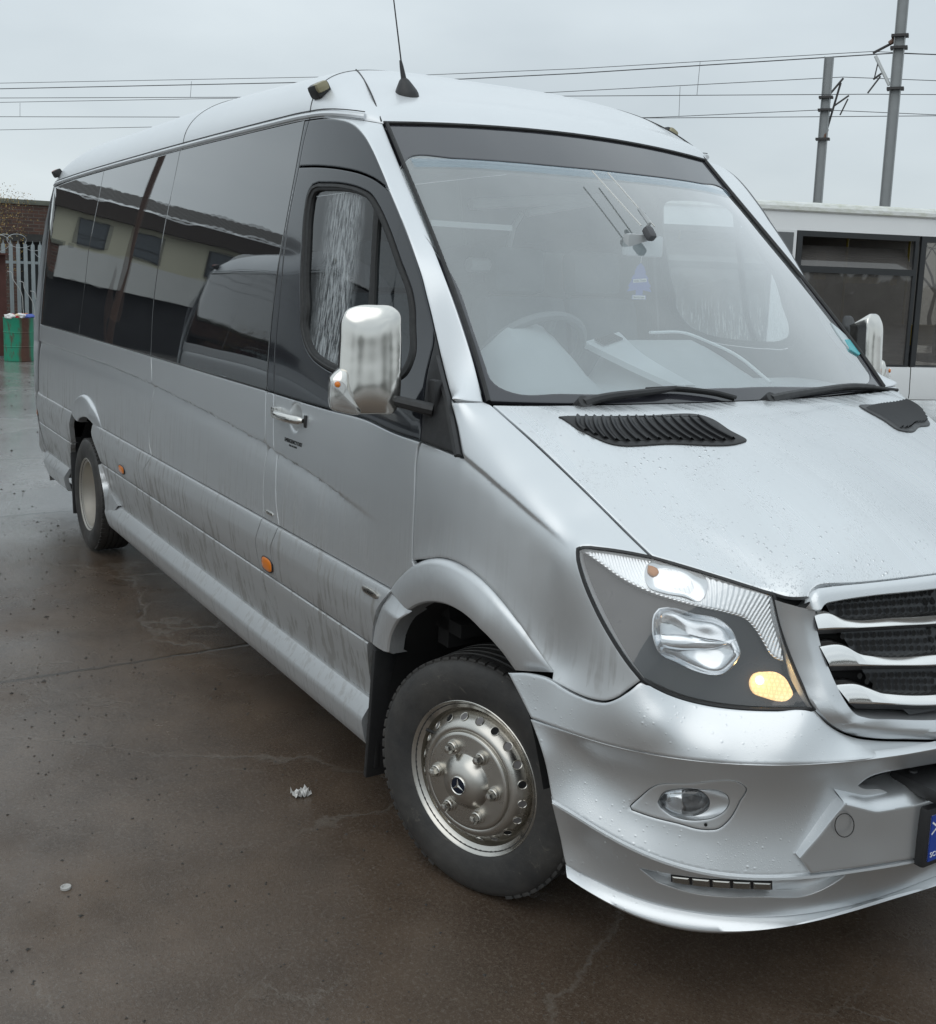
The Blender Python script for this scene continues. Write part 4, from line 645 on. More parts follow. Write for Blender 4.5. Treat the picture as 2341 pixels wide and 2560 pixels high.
for sd,dx_,dz_ in ((None,0,0),('left',-.13,.085)):
    WO,WI=C['win_out']+[dx_,0,dz_],C['win_in']+[dx_,0,dz_]; BL_,BR_=C['bar_l']+[dx_,0,dz_],C['bar_r']+[dx_,0,dz_]
    panel('door_frame',S['side'],up if sd is None else dens([C['quarter_top'],C['door_frontup'],C['door_front'][:6],lin(C['door_front'][5],C['belt_door'][-1]),C['belt_door'][::-1],C['trim_front'][::-1]],.015),BLACKGLOSS,DOOR,(.03,.03),gap=.003,off=.002 if sd is None else .007,holes=[dens([WO,WO[[-1,0]]],.015)],sym=sd)
    ring('window_seal',WO,WI,[(-.05,-.012),(0,.001),(.12,.007),(.45,.009),(.55,.004),(.75,.004),(.95,.002),(1.02,-.012)],RUBBER,DOOR,sym=sd)
    panel('door_window',S['side'],dens([WI,WI[[-1,0]]],.012),FOGGLASS if sd else DOORGLASS,DOOR,(.05,.05),gap=-.004,lip=0,off=-.008,sym=sd)
    m=MB(); A_=resamp(BL_[:4].tolist()+BL_[5:].tolist(),30); B_=resamp(BR_[:3].tolist()+BR_[5:].tolist(),30)
    m.grid([np.stack([P[:,0],-w_(P[:,0],P[:,2])-o,P[:,2]],-1) for P,o in ((A_,-.012),(A_,.0),(A_*.7+B_*.3,.004),(A_*.3+B_*.7,.004),(B_,.0),(B_,-.012))]); m.part('window_bar',RUBBER,DOOR,sd)
panel('mirror_triangle',S['side'],dens([C['door_front'][:6],lin(C['door_front'][5],C['belt_tri'][0]),C['belt_tri'],C['tri_out'][::-1]],.012),BLACKPL,(BUS,BUS),(.03,.03),gap=.002,off=.002)
m=MB(); q=C['tri_out'][2:]; m.tube(np.stack([q[:,0]-.012,-w_(q[:,0],q[:,2])-.006,q[:,2]],-1),.011,6); m.part('mirror_triangle_rib',BLACKPL,(BUS,BUS),'copy')
# handle
m=MB(); zc=1.231; xs=np.linspace(-1.285,-1.035,17); P=[];R=[]
for x in xs:
    t=(x+1.16)/.125; P.append((x,-float(w_(x,zc))-.030+.020*abs(t)**3,zc+.002*t)); R.append(.0175-.004*t*t-(.006 if abs(t)>.98 else 0))
m.tube(P,R,14)
m.box((-1.285,-float(w_(-1.28,zc))-.008,zc),(.05,.03,.042),bev=.008)
H=m.part('door_handle',CHROME,DOOR,'copy'); m=MB(); m.box((-1.032,-float(w_(-1.03,zc))-.001,zc),(.018,.010,.044),bev=.004); m.part('handle_base',BLACKPL,H,'copy')
yx=np.array([0,-.02,1.]); 
tp_=lambda x,z:np.array([x,-float(w_(x,z))-.0015,z])
text('exit_lettering','EMERGENCY EXIT',.02,tp_(-1.129,1.1435),(1,0,0),(0,.02,1),INK,DOOR[0],width=.157)
text('exit_lettering','PULL TO OPEN',.009,tp_(-1.130,1.128),(1,0,0),(0,.02,1),INK,DOOR[0],width=.068)
# --- rub strips, lower panels, sills: lofts along the van
def strip(name,rows,xl,xr,mat,n=26):
    R=[]
    for z,o in rows:
        a,b=xl(z),xr(z); x=np.linspace(a,b,n); R.append(np.stack([x,-w_(x,z+0*x)-o,z+0*x],-1))
    # end caps folded inwards
    R=[np.concatenate([r[:1]+[[0,.03,0]],r,r[-1:]+[[0,.03,0]]]) for r in R]
    mb=MB(); mb.grid(R); mb.F=[tuple(reversed(f)) for f in mb.F] if False else mb.F; return mb.part(name,mat,(BUS,BUS),'copy',30)
def xf(P,d=0):
    P=np.asarray(P); P=P[np.argsort(P[:,2])]; return lambda z:float(np.interp(z,P[:,2],P[:,0]))+d
PS=[(.8105,-.012),(.8105,.003),(.8085,.0075),(.803,.0105),(.79,.0135),(.765,.0185),(.742,.0225),(.730,.0232),(.71,.0222),(.66,.0165),(.612,.0100),(.606,.007),(.604,-.006)]
LP=[(.6005,-.008),(.600,.006),(.597,.0105),(.590,.0115),(.56,.008),(.50,-.001),(.44,-.010),(.405,-.015),(.40,-.02)]
SL=[(.402,-.018),(.401,-.006),(.396,-.002),(.352,.0285),(.342,.033),(.332,.0335),(.29,.027),(.262,.020),(.250,.010),(.247,-.01),(.25,-.06)]
bps_l=pts((-1.391,0,.8),(-1.428,0,.70),(-1.415,0,.60)); bps_r=pts((-1.232,0,.80),(-1.272,0,.72),(-1.262,0,.65),(-1.235,0,.60))
s3=pts((-1.415,0,.60),(-1.36,0,.50),(-1.30,0,.41)); g_=.0025
XRf=lambda z:float(np.interp(z,C['XR'][:,0],C['XR'][:,1]))+.025
strip('rub_strip',PS,xf(C['strip_rearend']),xf(C['seam2c'],-g_),SILVER)
strip('rub_strip',PS,xf(C['seam2c'],g_),xf(bps_l,-g_),SILVER)
strip('rub_strip',PS,xf(bps_l,g_),xf(bps_r,-g_),SILVER)
FS=strip('rub_strip',PS,xf(bps_r,g_),xf(C['strip_archend'],-.003),SILVER)
strip('rub_strip',PS,XRf,xf(pts((-4.67,0,.81),(-4.745,0,.585))),SILVER)
strip('lower_panel',LP,xf(C['lower_rearend']),xf(C['seam2d'],-g_),SILVER)
strip('lower_panel',LP,xf(C['seam2d'],g_),xf(s3,-g_),SILVER)
strip('lower_panel',LP,xf(s3,g_),xf(C['lower_archend'],-.002),SILVER)
strip('lower_panel',LP,XRf,xf(pts((-4.745,0,.585),(-4.95,0,.40))),SILVER)
strip('sill',SL,xf(C['sill_rearend'],.0),xf(C['sill_archend']),SILVER_CLEAN,40)
strip('sill',[(z+.01*0,o) for z,o in SL],lambda z:XRf(max(z,.36))+.02+(.36-min(z,.36))*1.2,lambda z:-4.93,SILVER_CLEAN)
# rising sill flare in front of the rear arch
A_=resamp(cat(C['sill_rearend']),30); B_=resamp(cat(C['lower_rearend'][:].tolist()),30); B_[-1]=B_[-1]
m=MB(); m.grid([np.stack([P[:,0],-w_(P[:,0],P[:,2])-o,P[:,2]],-1) for P,o in ((A_,-.05),(A_,.026),(A_*.75+B_*.25,.031),(B_,.004),(B_,-.02))]); m.part('sill_end',SILVER_CLEAN,(BUS,BUS),'copy')
# badge, lamps on the strip
def oval(x0,x1,z0,z1,n=28,e=3.0):
    a=np.arange(n)*2*np.pi/n; c,s=np.cos(a),np.sin(a); return np.stack([(x0+x1)/2+(x1-x0)/2*np.sign(c)*np.abs(c)**(2/e),0*a,(z0+z1)/2+(z1-z0)/2*np.sign(s)*np.abs(s)**(2/e)],-1)
def onside(P,o): return np.stack([P[:,0],-w_(P[:,0],P[:,2])-o,P[:,2]],-1)
bd_=flatpoly('badge',onside(oval(-.507,-.400,.766,.789),.0185),STEEL,FS,.003,(0,-1,.1),'copy',.003)
text('badge_lettering','KUSSC',.013,(-.453,-float(w_(-.45,.778))-.0258,.7775),(1,0,0),(0,.05,1),INK,bd_[0],width=.062)
flatpoly('pillar_badge',onside(oval(-1.372,-1.295,.838,.851),.001),CHROME,(BUS,BUS),.002,(0,-1,.05),'copy',.002)
for x0,x1,z0,z1 in ((-1.372,-1.266,.624,.677),(-3.50,-3.385,.630,.673),(-5.90,-5.81,.640,.690)):
    sl_=flatpoly('side_marker',onside(oval(x0,x1,z0,z1,28,2.8),.0165),AMBER,(BUS,BUS),.003,(0,-1,.03),'copy',.006)
    ring_=onside(oval(x0,x1,z0,z1,28,2.8),.018); m=MB(); m.tube(np.concatenate([ring_,ring_[:2]]),.0035,6); m.part('marker_rim',BLACKPL,sl_,'copy')
# --- wheel arch flares and wells
def flare(outer,inner,n=64):
    A_=resamp(cat(outer),n); B_=resamp(cat(inner),n); t_=np.linspace(0,1,n); ev=np.minimum(1,np.minimum(t_/.04+.25,(1-t_)/.30+.12)); rows=[]
    for t,o in ((0,-.012),(.0,.001),(.03,.008),(.08,.015),(.15,.019),(.5,.026),(.85,.028),(.96,.025),(1.0,.019)):
        P=A_+(B_-A_)*t; rows.append(np.stack([P[:,0],-w_(P[:,0],P[:,2])-o*ev,P[:,2]],-1))
    rows.append(rows[-1]+[0,.05,0]); mb=MB(); mb.grid(rows); return mb.part('arch_flare',SILVER_CLEAN,(BUS,BUS),'copy',28)
flare(ao,C['arch_in'][3:])
low=np.concatenate([C['strip_archend'][::-1][:-1],ao[:1]+[[0,0,-.003]]]); flare(low,C['arch_in'][:4],24)
flare(C['rarch_out'],C['rarch_in'])
def well(P,yin,x0,x1,y0=-.945):
    A_=cat(np.concatenate([pts((x0,0,.30),(x0,0,.5)),P*[1,0,1],pts((x1,0,.62),(x1+.05,0,.5))]),.03); A_[:,1]=y0; mb=MB(); B_=A_.copy(); B_[:,1]=yin; mb.grid([A_,B_]); c=B_.mean(0); mb.poly(B_); return mb.part('wheel_well',DARK,(BUS,BUS),'copy',60)
well(C['arch_in'][1:],-.50,-.40,.36); well(C['rarch_in'],-.45,-4.70,-3.86)
m=MB(); m.box((-.455,-.88,.38),(.02,.22,.44),Matrix.Rotation(.10,3,'Y'),bev=.006); m.box((-.462,-.955,.40),(.03,.02,.42),Matrix.Rotation(.06,3,'Y'),bev=.006); m.part('mud_flap',BLACKPL,(BUS,BUS),'copy')
m=MB(); m.box((-4.80,-.85,.38),(.025,.24,.50),Matrix.Rotation(-.12,3,'Y'),bev=.006); m.part('mud_flap',BLACKPL,(BUS,BUS),'copy')
m=MB(); m.box((-2.9,0,.45),(6.0,1.1,.30)); m.box((-2.2,0,.42),(3.2,1.84,.30)); m.box((.55,0,.45),(.6,1.0,.2)); m.box((-5.4,0,.5),(.9,1.8,.22)); m.part('underbody',DARK,BUS,None)
# --- roof
rail=pts((-5.85,-.80,2.24),(-5.72,-.850,2.275),(-5.3,-.849,2.29),(-4.3,-.848,2.30),(-2.8,-.847,2.303),(-1.6,-.848,2.297),(-1.3,-.849,2.291),(-1.15,-.845,2.283),(-1.04,-.822,2.271),(-.97,-.785,2.26),(-.93,-.742,2.251))
def catr(P,k=12):
    P=np.asarray(P);o=[]
    for i in range(len(P)-1):
        p0=P[max(i-1,0)];p1=P[i];p2=P[i+1];p3=P[min(i+2,len(P)-1)]
        for t in np.linspace(0,1,k,endpoint=False): o.append(.5*((2*p1)+(p2-p0)*t+(2*p0-5*p1+4*p2-p3)*t*t+(3*p1-p0-3*p2+p3)*t**3))
    o.append(P[-1]);return np.array(o)
RV=(2.63,2.632,2.60,2.577,2.519,2.417,2.57,2.164,2.097)
def roof():
    z=RV[:6];m_,n_,mf=RV[6:]
    cx=[-5.95,-5.7,-5.2,-4.3,-2.9,-2.1,-1.7,-1.4,-1.15,-.98,-.86]; cz=[2.32,z[0]-.10,z[0],z[1],z[1],z[2],z[3],z[4],z[5],.5*(z[5]+2.278)+.012,2.278]
    R=catr(rail);Cn=catr(np.stack([cx,0*np.array(cx),cz],-1));ph=np.linspace(0,np.pi/2,40);u=np.linspace(0,1,len(R))
    mm=np.where(u<.6,m_,m_+(mf-m_)*(u-.6)/.4)[:,None]; c=np.cos(ph)[None,:]**(2/mm);s_=np.sin(ph)[None,:]**(2/n_); c[:,-1]=0
    return np.stack([R[:,0:1]+(Cn[:,0:1]-R[:,0:1])*(1-c*c),R[:,1:2]*c,R[:,2:3]+(Cn[:,2:3]-R[:,2:3])*s_],-1)
RG=roof(); mb=MB(); mb.grid([r for r in RG]); ROOF=mb.part('roof',ROOFW,BUS,'merge',50)
rc=catr(rail)[10:]; 
m=MB(); o_=np.array([0,-.001,.0]); m.tube(rc[:98]+o_+[0,0,.013],.0105,8); m.part('roof_gutter',ROOFW,ROOF,'copy')
m=MB(); m.tube(rc[:98]+[0,-.0015,.0285],.0020,6); m.part('gutter_seal',RUBBER,ROOF,'copy')
def roofseam(j,w=.0022):
    m=MB(); P=RG[j]; m.tube(P,.0022,5); m.part('roof_seam',RUBBER,ROOF,'copy')
def jx(x): return int(np.argmin(np.abs(catr(rail)[:,0]-x)))
roofseam(jx(-2.80)); roofseam(jx(-1.3))
k=jx(-.93); sc=RG[k-9:,:]; 
m=MB(); m.tube(cat(C['rseam'],.02)+[0,-.0015,.0015],.0030,5); m.part('roof_seam',RUBBER,ROOF,'copy')
# roof markers and aerial
for (x,y,z),mt in zip(C['rlight'],(AMBER,RED)):
    m=MB(); m.box((x,y-.02,z),(.075,.06,.05),Matrix.Rotation(.5,3,'X'),bev=.014); a=m.part('roof_lamp',BLACKPL,(BUS,BUS),'copy')
    m=MB(); f=1 if mt is AMBER else -1; m.box((x+f*.022,y-.026,z+.006),(.052,.05,.036),Matrix.Rotation(.5,3,'X'),bev=.013); m.part('roof_lamp_lens',speck('roof_lamp_lens_%d'%(f+1),(.30,.27,.17) if f>0 else (.40,.06,.02),.3),a,'copy')
ax,ay,az_=C['antb'][0]; m=MB()
m.lathe([(-.02,.045),(.0,.044),(.012,.040),(.03,.030),(.05,.018),(.058,.010),(.10,.007),(.12,.0045),(.121,0)],(ax,ay,az_-.004),(-.10,-.18,1),24); a=m.part('aerial',BLACKPL,BUS,None)
d_=unit((-.20,-.06,1)); b_=np.array((ax,ay,az_))+unit((-.10,-.18,1))*.10; m=MB(); m.tube([b_,b_+d_*.35,b_+d_*.8],[.0032,.0024,.0016],6); m.part('aerial_mast',BLACKPL,a,None)
# --- front pillars, windscreen
ap=dens([C['railend'],C['ws_right'],C['apil_base'][::-1],C['tri_out'][4::-1],C['door_frontup'][::-1],C['quarter_top'][::-1][:-1],lin(C['quarter_top'][1],C['railend'][0])],.012)
AP=panel('windscreen_pillar',S['apil'],ap,SILVER_CLEAN if False else ROOFW,(BUS,BUS),(.022,.022),gap=.0018)
wsR=np.concatenate([C['ws_top'][::-1],C['ws_right'][1:],C['ws_bot'][1:]]); half=dens([C['ws_top'][::-1],C['ws_right'],C['ws_bot']],.02)
full=np.concatenate([half,half[::-1]*[1,-1,1]])
h1=C['ws_hole']; h2=C['ws_hole2']
hr=np.concatenate([h1[h1[:,1]<0][::-1],h2[h2[:,1]<0]]); 
hc=np.array([[0,0,0]]); 
top_c=[-.80,0,2.20]; 
hr=hr[np.r_[0:len(hr)]]; hr=np.concatenate([[h1[np.argmin(np.abs(h1[:,1]))]*[1,0,1]],hr,[[.03,0,1.435]]])
hr2=cat(hr,.025); hole=np.concatenate([hr2,hr2[::-1][1:-1]*[1,-1,1]])
panel('windscreen_border',S['ws'],full,FRIT,BUS,(.05,.05),gap=.006,lip=.02,holes=[hole],sym=None)
WS=panel('windscreen',S['ws'],hole,WSGLASS,BUS,(.06,.06),gap=-.012,r=.0,lip=0,sym=None,off=-.003)
hb_=cat(np.concatenate([hole[:1]*[1,0,1] if False else hr[:1],C['ws_hole'][C['ws_hole'][:,1]<0][::-1][:-1]]),.03); hb_=np.concatenate([hb_[::-1],hb_[1:]*[1,-1,1]]); wdn=S['ws'].v*-1 if S['ws'].v[2]>0 else S['ws'].v
def onws(P,o): Q=S['ws'].to2(P); return S['ws'].at(Q)+S['ws'].normal(Q)*o
m=MB(); m.grid([onws(hb_,.0012),onws(hb_+wdn*.02,.0012),onws(hb_+wdn*.045,.0012)]); m.part('shade_band',SHADE,BUS,None)
m=MB(); q=cat(C['ws_right'],.03); m.tube(q+[.004,.010,.004],.007,6); m.part('windscreen_seal',RUBBER,WS if False else (BUS,BUS),'copy')
m=MB(); q=np.concatenate([C['ws_top'],C['ws_top'][::-1][1:]*[1,-1,1]]); m.tube(q+[.002,0,.002],.007,6); m.part('windscreen_seal',RUBBER,BUS,None)
wp=lambda k,o:S['ws'].at(S['ws'].to2(C[k]))+S['ws'].normal(S['ws'].to2(C[k]))*o
for a,b,piv in (('wiper1','wiper1b',0),('wiper2','wiper2b',0)):
    m=MB(); P=cat(C[a],.03); r=np.interp(np.linspace(0,1,len(P)),[0,.15,.9,1],[.017,.014,.009,.007]); m.tube(P,r,8); m.tube([P[0]-S['ws'].n*.03,P[0]+S['ws'].n*.012],[.024,.022],12); w=m.part('wiper',BLACKPL,BUS,None)
    m=MB(); P=cat(C[b],.03); m.tube(P,.0065,6); m.tube(P-S['ws'].n*.011,.0045,5); m.part('wiper_blade',RUBBER,w,None)
m=MB(); q=C['hood_rear']; f=np.concatenate([q,q[::-1][1:]*[1,-1,1]]); m.grid([f+[-.01,0,.0],f+[-.10,0,-.02],f+[-.12,0,-.10]]); m.part('scuttle',BLACKPL,BUS,None)
flatpoly('windscreen_sticker',C['sticker'],simple('sticker_white',(.55,.62,.64),.4),BUS,.0008,S['ws'].n); flatpoly('windscreen_sticker',C['sticker2'],simple('sticker_teal',(.12,.46,.50),.4),BUS,.0016,S['ws'].n)
# --- front wing
gw=C['gap_wing']; gwx=gw[gw[:,0]>.395]
wl=dens([C['belt_tri'],C['tri_out'][:3:-1],C['apil_base'],lin(C['apil_base'][-1],C['hood_side'][0]),C['hood_side'],C['hl_top1'][::-1],C['hl_out'][::-1],gwx[::-1],lin(gwx[0],ao[-1]),ao[:3:-1],lin(ao[4],dfl[-1]),dfl[::-1],lin(dfl[0],C['belt_tri'][0])],.010)
panel('front_wing',S['wing'],wl,SILVER,(BUS,BUS),(.012,.009),gap=.0024,lip=.03,lines=SWW)
# --- bonnet
rt=dens([C['hood_rear'][::-1],C['hood_side'],C['hl_top2'],C['hood_nose2'],C['nose_fold']],.014)
full=np.concatenate([rt,rt[::-1][1:-1]*[1,-1,1]])
mbh=panel('bonnet',S['hood'],full,SILVER_WET,BUS,(.02,.02),gap=.0028,sym=None)
lo_=np.concatenate([C['hood_nose'][2:],C['grille_top'][1:]]); A_=resamp(cat(C['nose_fold']),70); B_=resamp(cat(lo_),70)
m=MB(); m.grid([A_+[-.012,0,-.010],A_+[.001,0,-.001],A_*.85+B_*.15+[.0075,-.002,0],A_*.45+B_*.55+[.0125,-.003,0],B_+[.016,-.002,0],B_+[.013,0,-.004],B_+[-.05,0,-.01]]); m.part('bonnet_lip',BUMPER,mbh,'merge',50)
vt=C['vent']; V_=panel('bonnet_vent',S['hood'],dens([vt,vt[[-1,0]]],.01),BLACKPL,(mbh,mbh),(.03,.03),gap=0,r=.003,lip=.012,off=.004)
a0,a1=C['vent'][1],C['vent'][3]; b0,b1=C['vent'][10],C['vent'][6]
rear=cat(C['vent'][1:4],.01); front=cat(C['vent'][10:5:-1],.01); rear=resamp(rear,17); front=resamp(front,17)
m=MB()
for i in range(1,16):
    p=rear[i]+(front[i]-rear[i])*.10; q=rear[i]+(front[i]-rear[i])*.88; t=np.linspace(0,1,7)[:,None]; P=p+(q-p)*t+np.array([0,-.012,0])*np.sin(np.pi*t); Q=S['hood'].to2(P); n=S['hood'].normal(Q); B=S['hood'].at(Q)
    sd=unit(np.cross(q-p,[0,0,1])); m.grid([B+n*.0045-sd*.008,B+n*.013+sd*.004,B+n*.011+sd*.007,B+n*.0045+sd*.007])
    m.box(tuple((B[3]+n[3]*.0052)),(.004,.004,.001))
m.part('vent_slat',simple('vent_black',(.020,.021,.023),.38),V_,'copy')
m=MB(); 
P0=rear+(front-rear)*.07; P1=rear+(front-rear)*.90; Q0=S['hood'].at(S['hood'].to2(P0))+[0,0,.0046]; Q1=S['hood'].at(S['hood'].to2(P1))+[0,0,.0046]; m.grid([Q0[1:-1],(Q0*.5+Q1*.5)[1:-1],Q1[1:-1]]); m.part('vent_shade',DARK,V_,'copy')  # flat black sheet stands in for the shade between the slats
# --- headlamp
hl=dens([C['hl_top1'],C['hl_top2'],C['hl_in'],C['hl_bot'],C['hl_out']],.010)
HL=panel('headlight',S['hl'],hl,LENS,(BUS,BUS),(.03,.03),gap=.003,r=.003,lip=.02)
panel('lamp_housing',S['hl'],hl,HOUSE,HL,(.03,.03),gap=.004,lip=0,off=-.05)
# rim round the lamp
m=MB(); m.tube(np.concatenate([hl[::2],hl[:2]])-S['hl'].n*.004,.0055,5); m.part('lamp_rim',BLACKPL,HL,'copy')
def lamp(name,key,mat,dome,th=.012,par=None): return flatpoly(name,S['hl'].at(S['hl'].to2(cat(np.concatenate([C[key],C[key][:1]]),.012)[:-1]))-S['hl'].n*dep[key],mat,par or HL,th,S['hl'].n,'copy',dome)
dep={'hl_band':.022,'hl_refl':.045,'hl_side':.022,'hl_turn':.016,'hl_amber':.0115,'hl_glow':.010,'hl_lens2':.030}
panel('upper_reflector',S['hl'],dens([C['hl_band'],C['hl_band'][[-1,0]]],.012),RIBBED,HL,(.02,.02),gap=0,r=.004,lip=.02,off=-.018)
lamp('turn_reflector','hl_turn',HEADCHROME,-.006,.006); lamp('turn_bulb','hl_amber',simple('bulb_amber',(.55,.22,.06),.3),.003,.002)
m=MB(); R0=S['hl'].at(S['hl'].to2(cat(np.concatenate([C['hl_refl'],C['hl_refl'][:1]]),.012)[:-1])); n_=S['hl'].n; c_=R0.mean(0)
m.grid([c_+(R0-c_)*s-n_*d for s,d in ((1.03,.014),(1.0,.012),(.95,.022),(.8,.036),(.5,.046),(.15,.049),(.01,.049))],0,True); main_=m.part('main_reflector',HEADCHROME,HL,'copy',60)
m=MB(); L2=S['hl'].at(S['hl'].to2(cat(np.concatenate([C['hl_lens2'],C['hl_lens2'][:1]]),.012)[:-1])); c2=L2.mean(0); m.grid([c2+(L2-c2)*s-n_*d for s,d in ((1.0,.036),(.97,.022),(.8,.017),(.3,.015),(.01,.0148))],0,True); m.part('bulb_shield',HEADCHROME,main_,'copy',50)
SLm=flatpoly('side_lamp',S['hl'].at(S['hl'].to2(cat(np.concatenate([C['hl_side'],C['hl_side'][:1]]),.01)[:-1]))-n_*.022,SIDELIT,(HL[0],HL[1]),.008,n_,'copy',.004)
SLm[1].data=SLm[1].data.copy(); SLm[1].data.materials[0]=HEADCHROME
m=MB(); cg=S['hl'].at(S['hl'].to2(C['hl_glow'])).mean(0)-n_*.008; m.lathe([(0,.010),(.004,.008),(.006,.0)],cg,n_,14); m.part('side_bulb',FILAMENT,SLm[0],None)
# --- grille
A_=resamp(cat(C['frame_out']),90); B_=resamp(cat(C['frame_in']),90); nx=np.array([.008,-.003,0]); 
m=MB(); m.grid([A_+[-.03,0,0],A_+[-.003,0,0],A_*.93+B_*.07+[.004,-.002,0],A_*.5+B_*.5+[.013,-.006,0],A_*.32+B_*.68+[.012,-.005,.0],A_*.04+B_*.96+[.004,0,0],B_+[-.002,.002,0],B_+[-.07,.012,0]]); GF=m.part('grille_frame',BUMPER,BUS,'merge',32)
m=MB(); bk=pts((.80,-.56,1.05),(.86,-.56,.72),(.94,0,.72),(.86,0,1.09)); bk2=bk[[0,1,2]]; m.add(pts((.765,-.58,1.06),(.84,-.56,.74),(.93,-.3,.74),(.95,0,.74),(.90,0,1.08),(.86,-.3,1.07)),[(0,1,2,5),(5,2,3,4)]); m.part('grille_back',DARK,GF,'merge')
def ext0(P):
    P=np.asarray(P); l=P[-1]; d=.5*(P[-1]-P[-2])/max(1e-6,(P[-1]-P[-2])[1]); 
    return np.concatenate([P,[[l[0]+.024,l[1]*.45,l[2]+.0*d[2]],[l[0]+.031,0,l[2]]]])
for t,b,u in (('bar1t','bar1b','bar1u'),('bar2t','bar2b','bar2u'),('bar3t','bar3b','bar3u')):
    T_=resamp(cat(ext0(C[t])),60);Bq=ext0(C[b]);Uq=ext0(C[u])
    def aty(P,y): 
        P=np.asarray(P); return np.stack([np.interp(y,P[:,1],P[:,0]),y,np.interp(y,P[:,1],P[:,2])],-1)
    yb=np.maximum(T_[:,1],Bq[0,1]); Bb=resamp(cat(Bq),60); Uu=resamp(cat(Uq),60)
    m=MB(); m.grid([T_+[-.035,0,.004],T_+[-.004,0,.0],T_*.9+Bb*.1+[.000,0,0],T_*.1+Bb*.9+[.009,0,0],Bb+[.007,0,-.001]],0); br=m.part('grille_bar',SATIN,GF,'merge',40)
    m=MB(); m.grid([Bb+[.007,0,-.0015],Uu+[.0,0,0],Uu+[-.03,0,.002]]); m.part('bar_underside',speck('grille_grey',(.10,.10,.105),.35,.3,.2,20),br,'merge',40)
m=MB(); 
a_=lambda z:1.0-(z-.78)*.26-.022
zz_=np.linspace(.775,1.075,14); rows=[]
for z in zz_:
    y0=float(np.interp(z,[.775,.86,1.0,1.075],[-.30,-.40,-.47,-.50])); y=np.linspace(y0,0,30); rows.append(np.stack([a_(z)*(1-np.abs(y/.99)**2.4)**(1/2.4)-.003,y,z+0*y],-1))
m.grid(rows,0); k=len(m.V)
for h in C['gholes']:
    if h[1]>-.02: continue
    nn=unit((1,h[1]*.55,.22)); u=unit(np.cross([0,0,1],nn)); v=np.cross(nn,u); q=np.arange(10)*2*np.pi/10
    P=h+nn*.004+ .0068*(np.cos(q)[:,None]*u+1.05*np.sin(q)[:,None]*v); P2=h-nn*.006+.0060*(np.cos(q)[:,None]*u+1.05*np.sin(q)[:,None]*v); m.poly(P,1)
for z in np.arange(.80,1.06,.0275):
    for y in np.arange(-.21,-.005,.0245):
        h=np.array([a_(z)*(1-abs(y/.99)**2.4)**(1/2.4)-.0,y,z]); nn=unit((1,y*.55,.22)); u=unit(np.cross([0,0,1],nn)); v=np.cross(nn,u); q=np.arange(10)*2*np.pi/10; m.poly(h+.0068*(np.cos(q)[:,None]*u+np.sin(q)[:,None]*v),1)
m.part('grille_mesh',[speck('grille_mesh_grey',(.055,.058,.062),.42,.2,.15,20),DARK],GF,'merge',60)
# emblem carried by the grille, out at the middle
m=MB(); ec=np.array([1.035,0,.915]); 
m.lathe([(0,.092),(.012,.098),(.018,.092),(.012,.086),(0,.086)],ec,(1,0,.2),40)
for k in range(3):
    t=np.pi/2+k*2*np.pi/3; d=np.array([0,math.cos(t),math.sin(t)]); s_=np.array([0,-math.sin(t),math.cos(t)]); o=ec+[.01,0,0]; m.add([o+s_*.016,o+[.014,0,0],o-s_*.016,o+d*.088],[(0,3,1),(1,3,2),(0,2,3)])
m.part('grille_emblem',CHROME,GF,None)
# --- bumper
ba_=C['archA'];bb_=C['archB'];bc_=C['archC']
E0=lambda P:np.concatenate([P[:-1],[[P[-1][0],.0045,P[-1][2]]]])
topc=E0(np.concatenate([gw,C['hl_bot'][::-1][1:],C['frame_bot'][1:]]))
la=dens([topc,lin(topc[-1],E0(C['crease'])[-1]),E0(C['crease'])[::-1],ba_[::-1]],.012)
BA=panel('front_bumper',S['bumpA'],la,BUMPER,BUS,(.016,.012),gap=.002,sym='merge')
op1=C['opening'];op2=C['opening2']
o1=np.concatenate([op1,[[1.026,-.12,.664],[1.032,.0045,.664]]]); o2=np.concatenate([op2,[[1.02,-.2,.583],[1.028,.0045,.583]]])
lb=dens([E0(C['crease']),lin(E0(C['crease'])[-1],o1[-1]),o1[::-1],o2,lin(o2[-1],E0(C['joint'])[-1]),E0(C['joint'])[::-1],bb_[::-1]],.012)
panel('bumper_face',S['bumpB'],lb,BUMPER,BA,(.016,.010),gap=.0006,r=.0012,sym='merge',lip=.02,holes=[dens([C['fogbez'],lin(C['fogbez'][-1],C['fogbez'][0])],.008)])
lc=dens([E0(C['jointC']),lin(E0(C['jointC'])[-1],E0(C['ledge'])[-1]),E0(C['ledge'])[::-1],bc_[::-1][:1],bc_[::-1]],.012)
SPO=panel('bumper_spoiler',S['spoil'],lc,BUMPER,BA,(.02,.012),gap=.0004,r=.0012,sym='merge',lip=.006,holes=[dens([C['ledrec'],lin(C['ledrec'][-1],C['ledrec'][0])],.01)])
jr=resamp(cat(C['joint']),80); jc=resamp(cat(C['jointC']),80); m=MB(); m.grid([jr+[-.01,.004,.004],jr+[-.001,0,.001],jc+[-.001,0,.0015],jc+[.0005,0,-.004]]); m.part('spoiler_ledge',BUMPER,SPO,'merge',60)
def byY(P,n=80):
    P=cat(P); y=P[:,1]; k=np.maximum.accumulate(y); t=np.linspace(0,1,n)**1.0; yy=y[0]*(1-t); return np.stack([np.interp(yy,k,P[:,0]),yy,np.interp(yy,k,P[:,2])],-1)
le=byY(C['ledge']); lp=byY(C['lip']); rad=lambda P,s,dz:P*[s,s,1]+[0,0,dz]
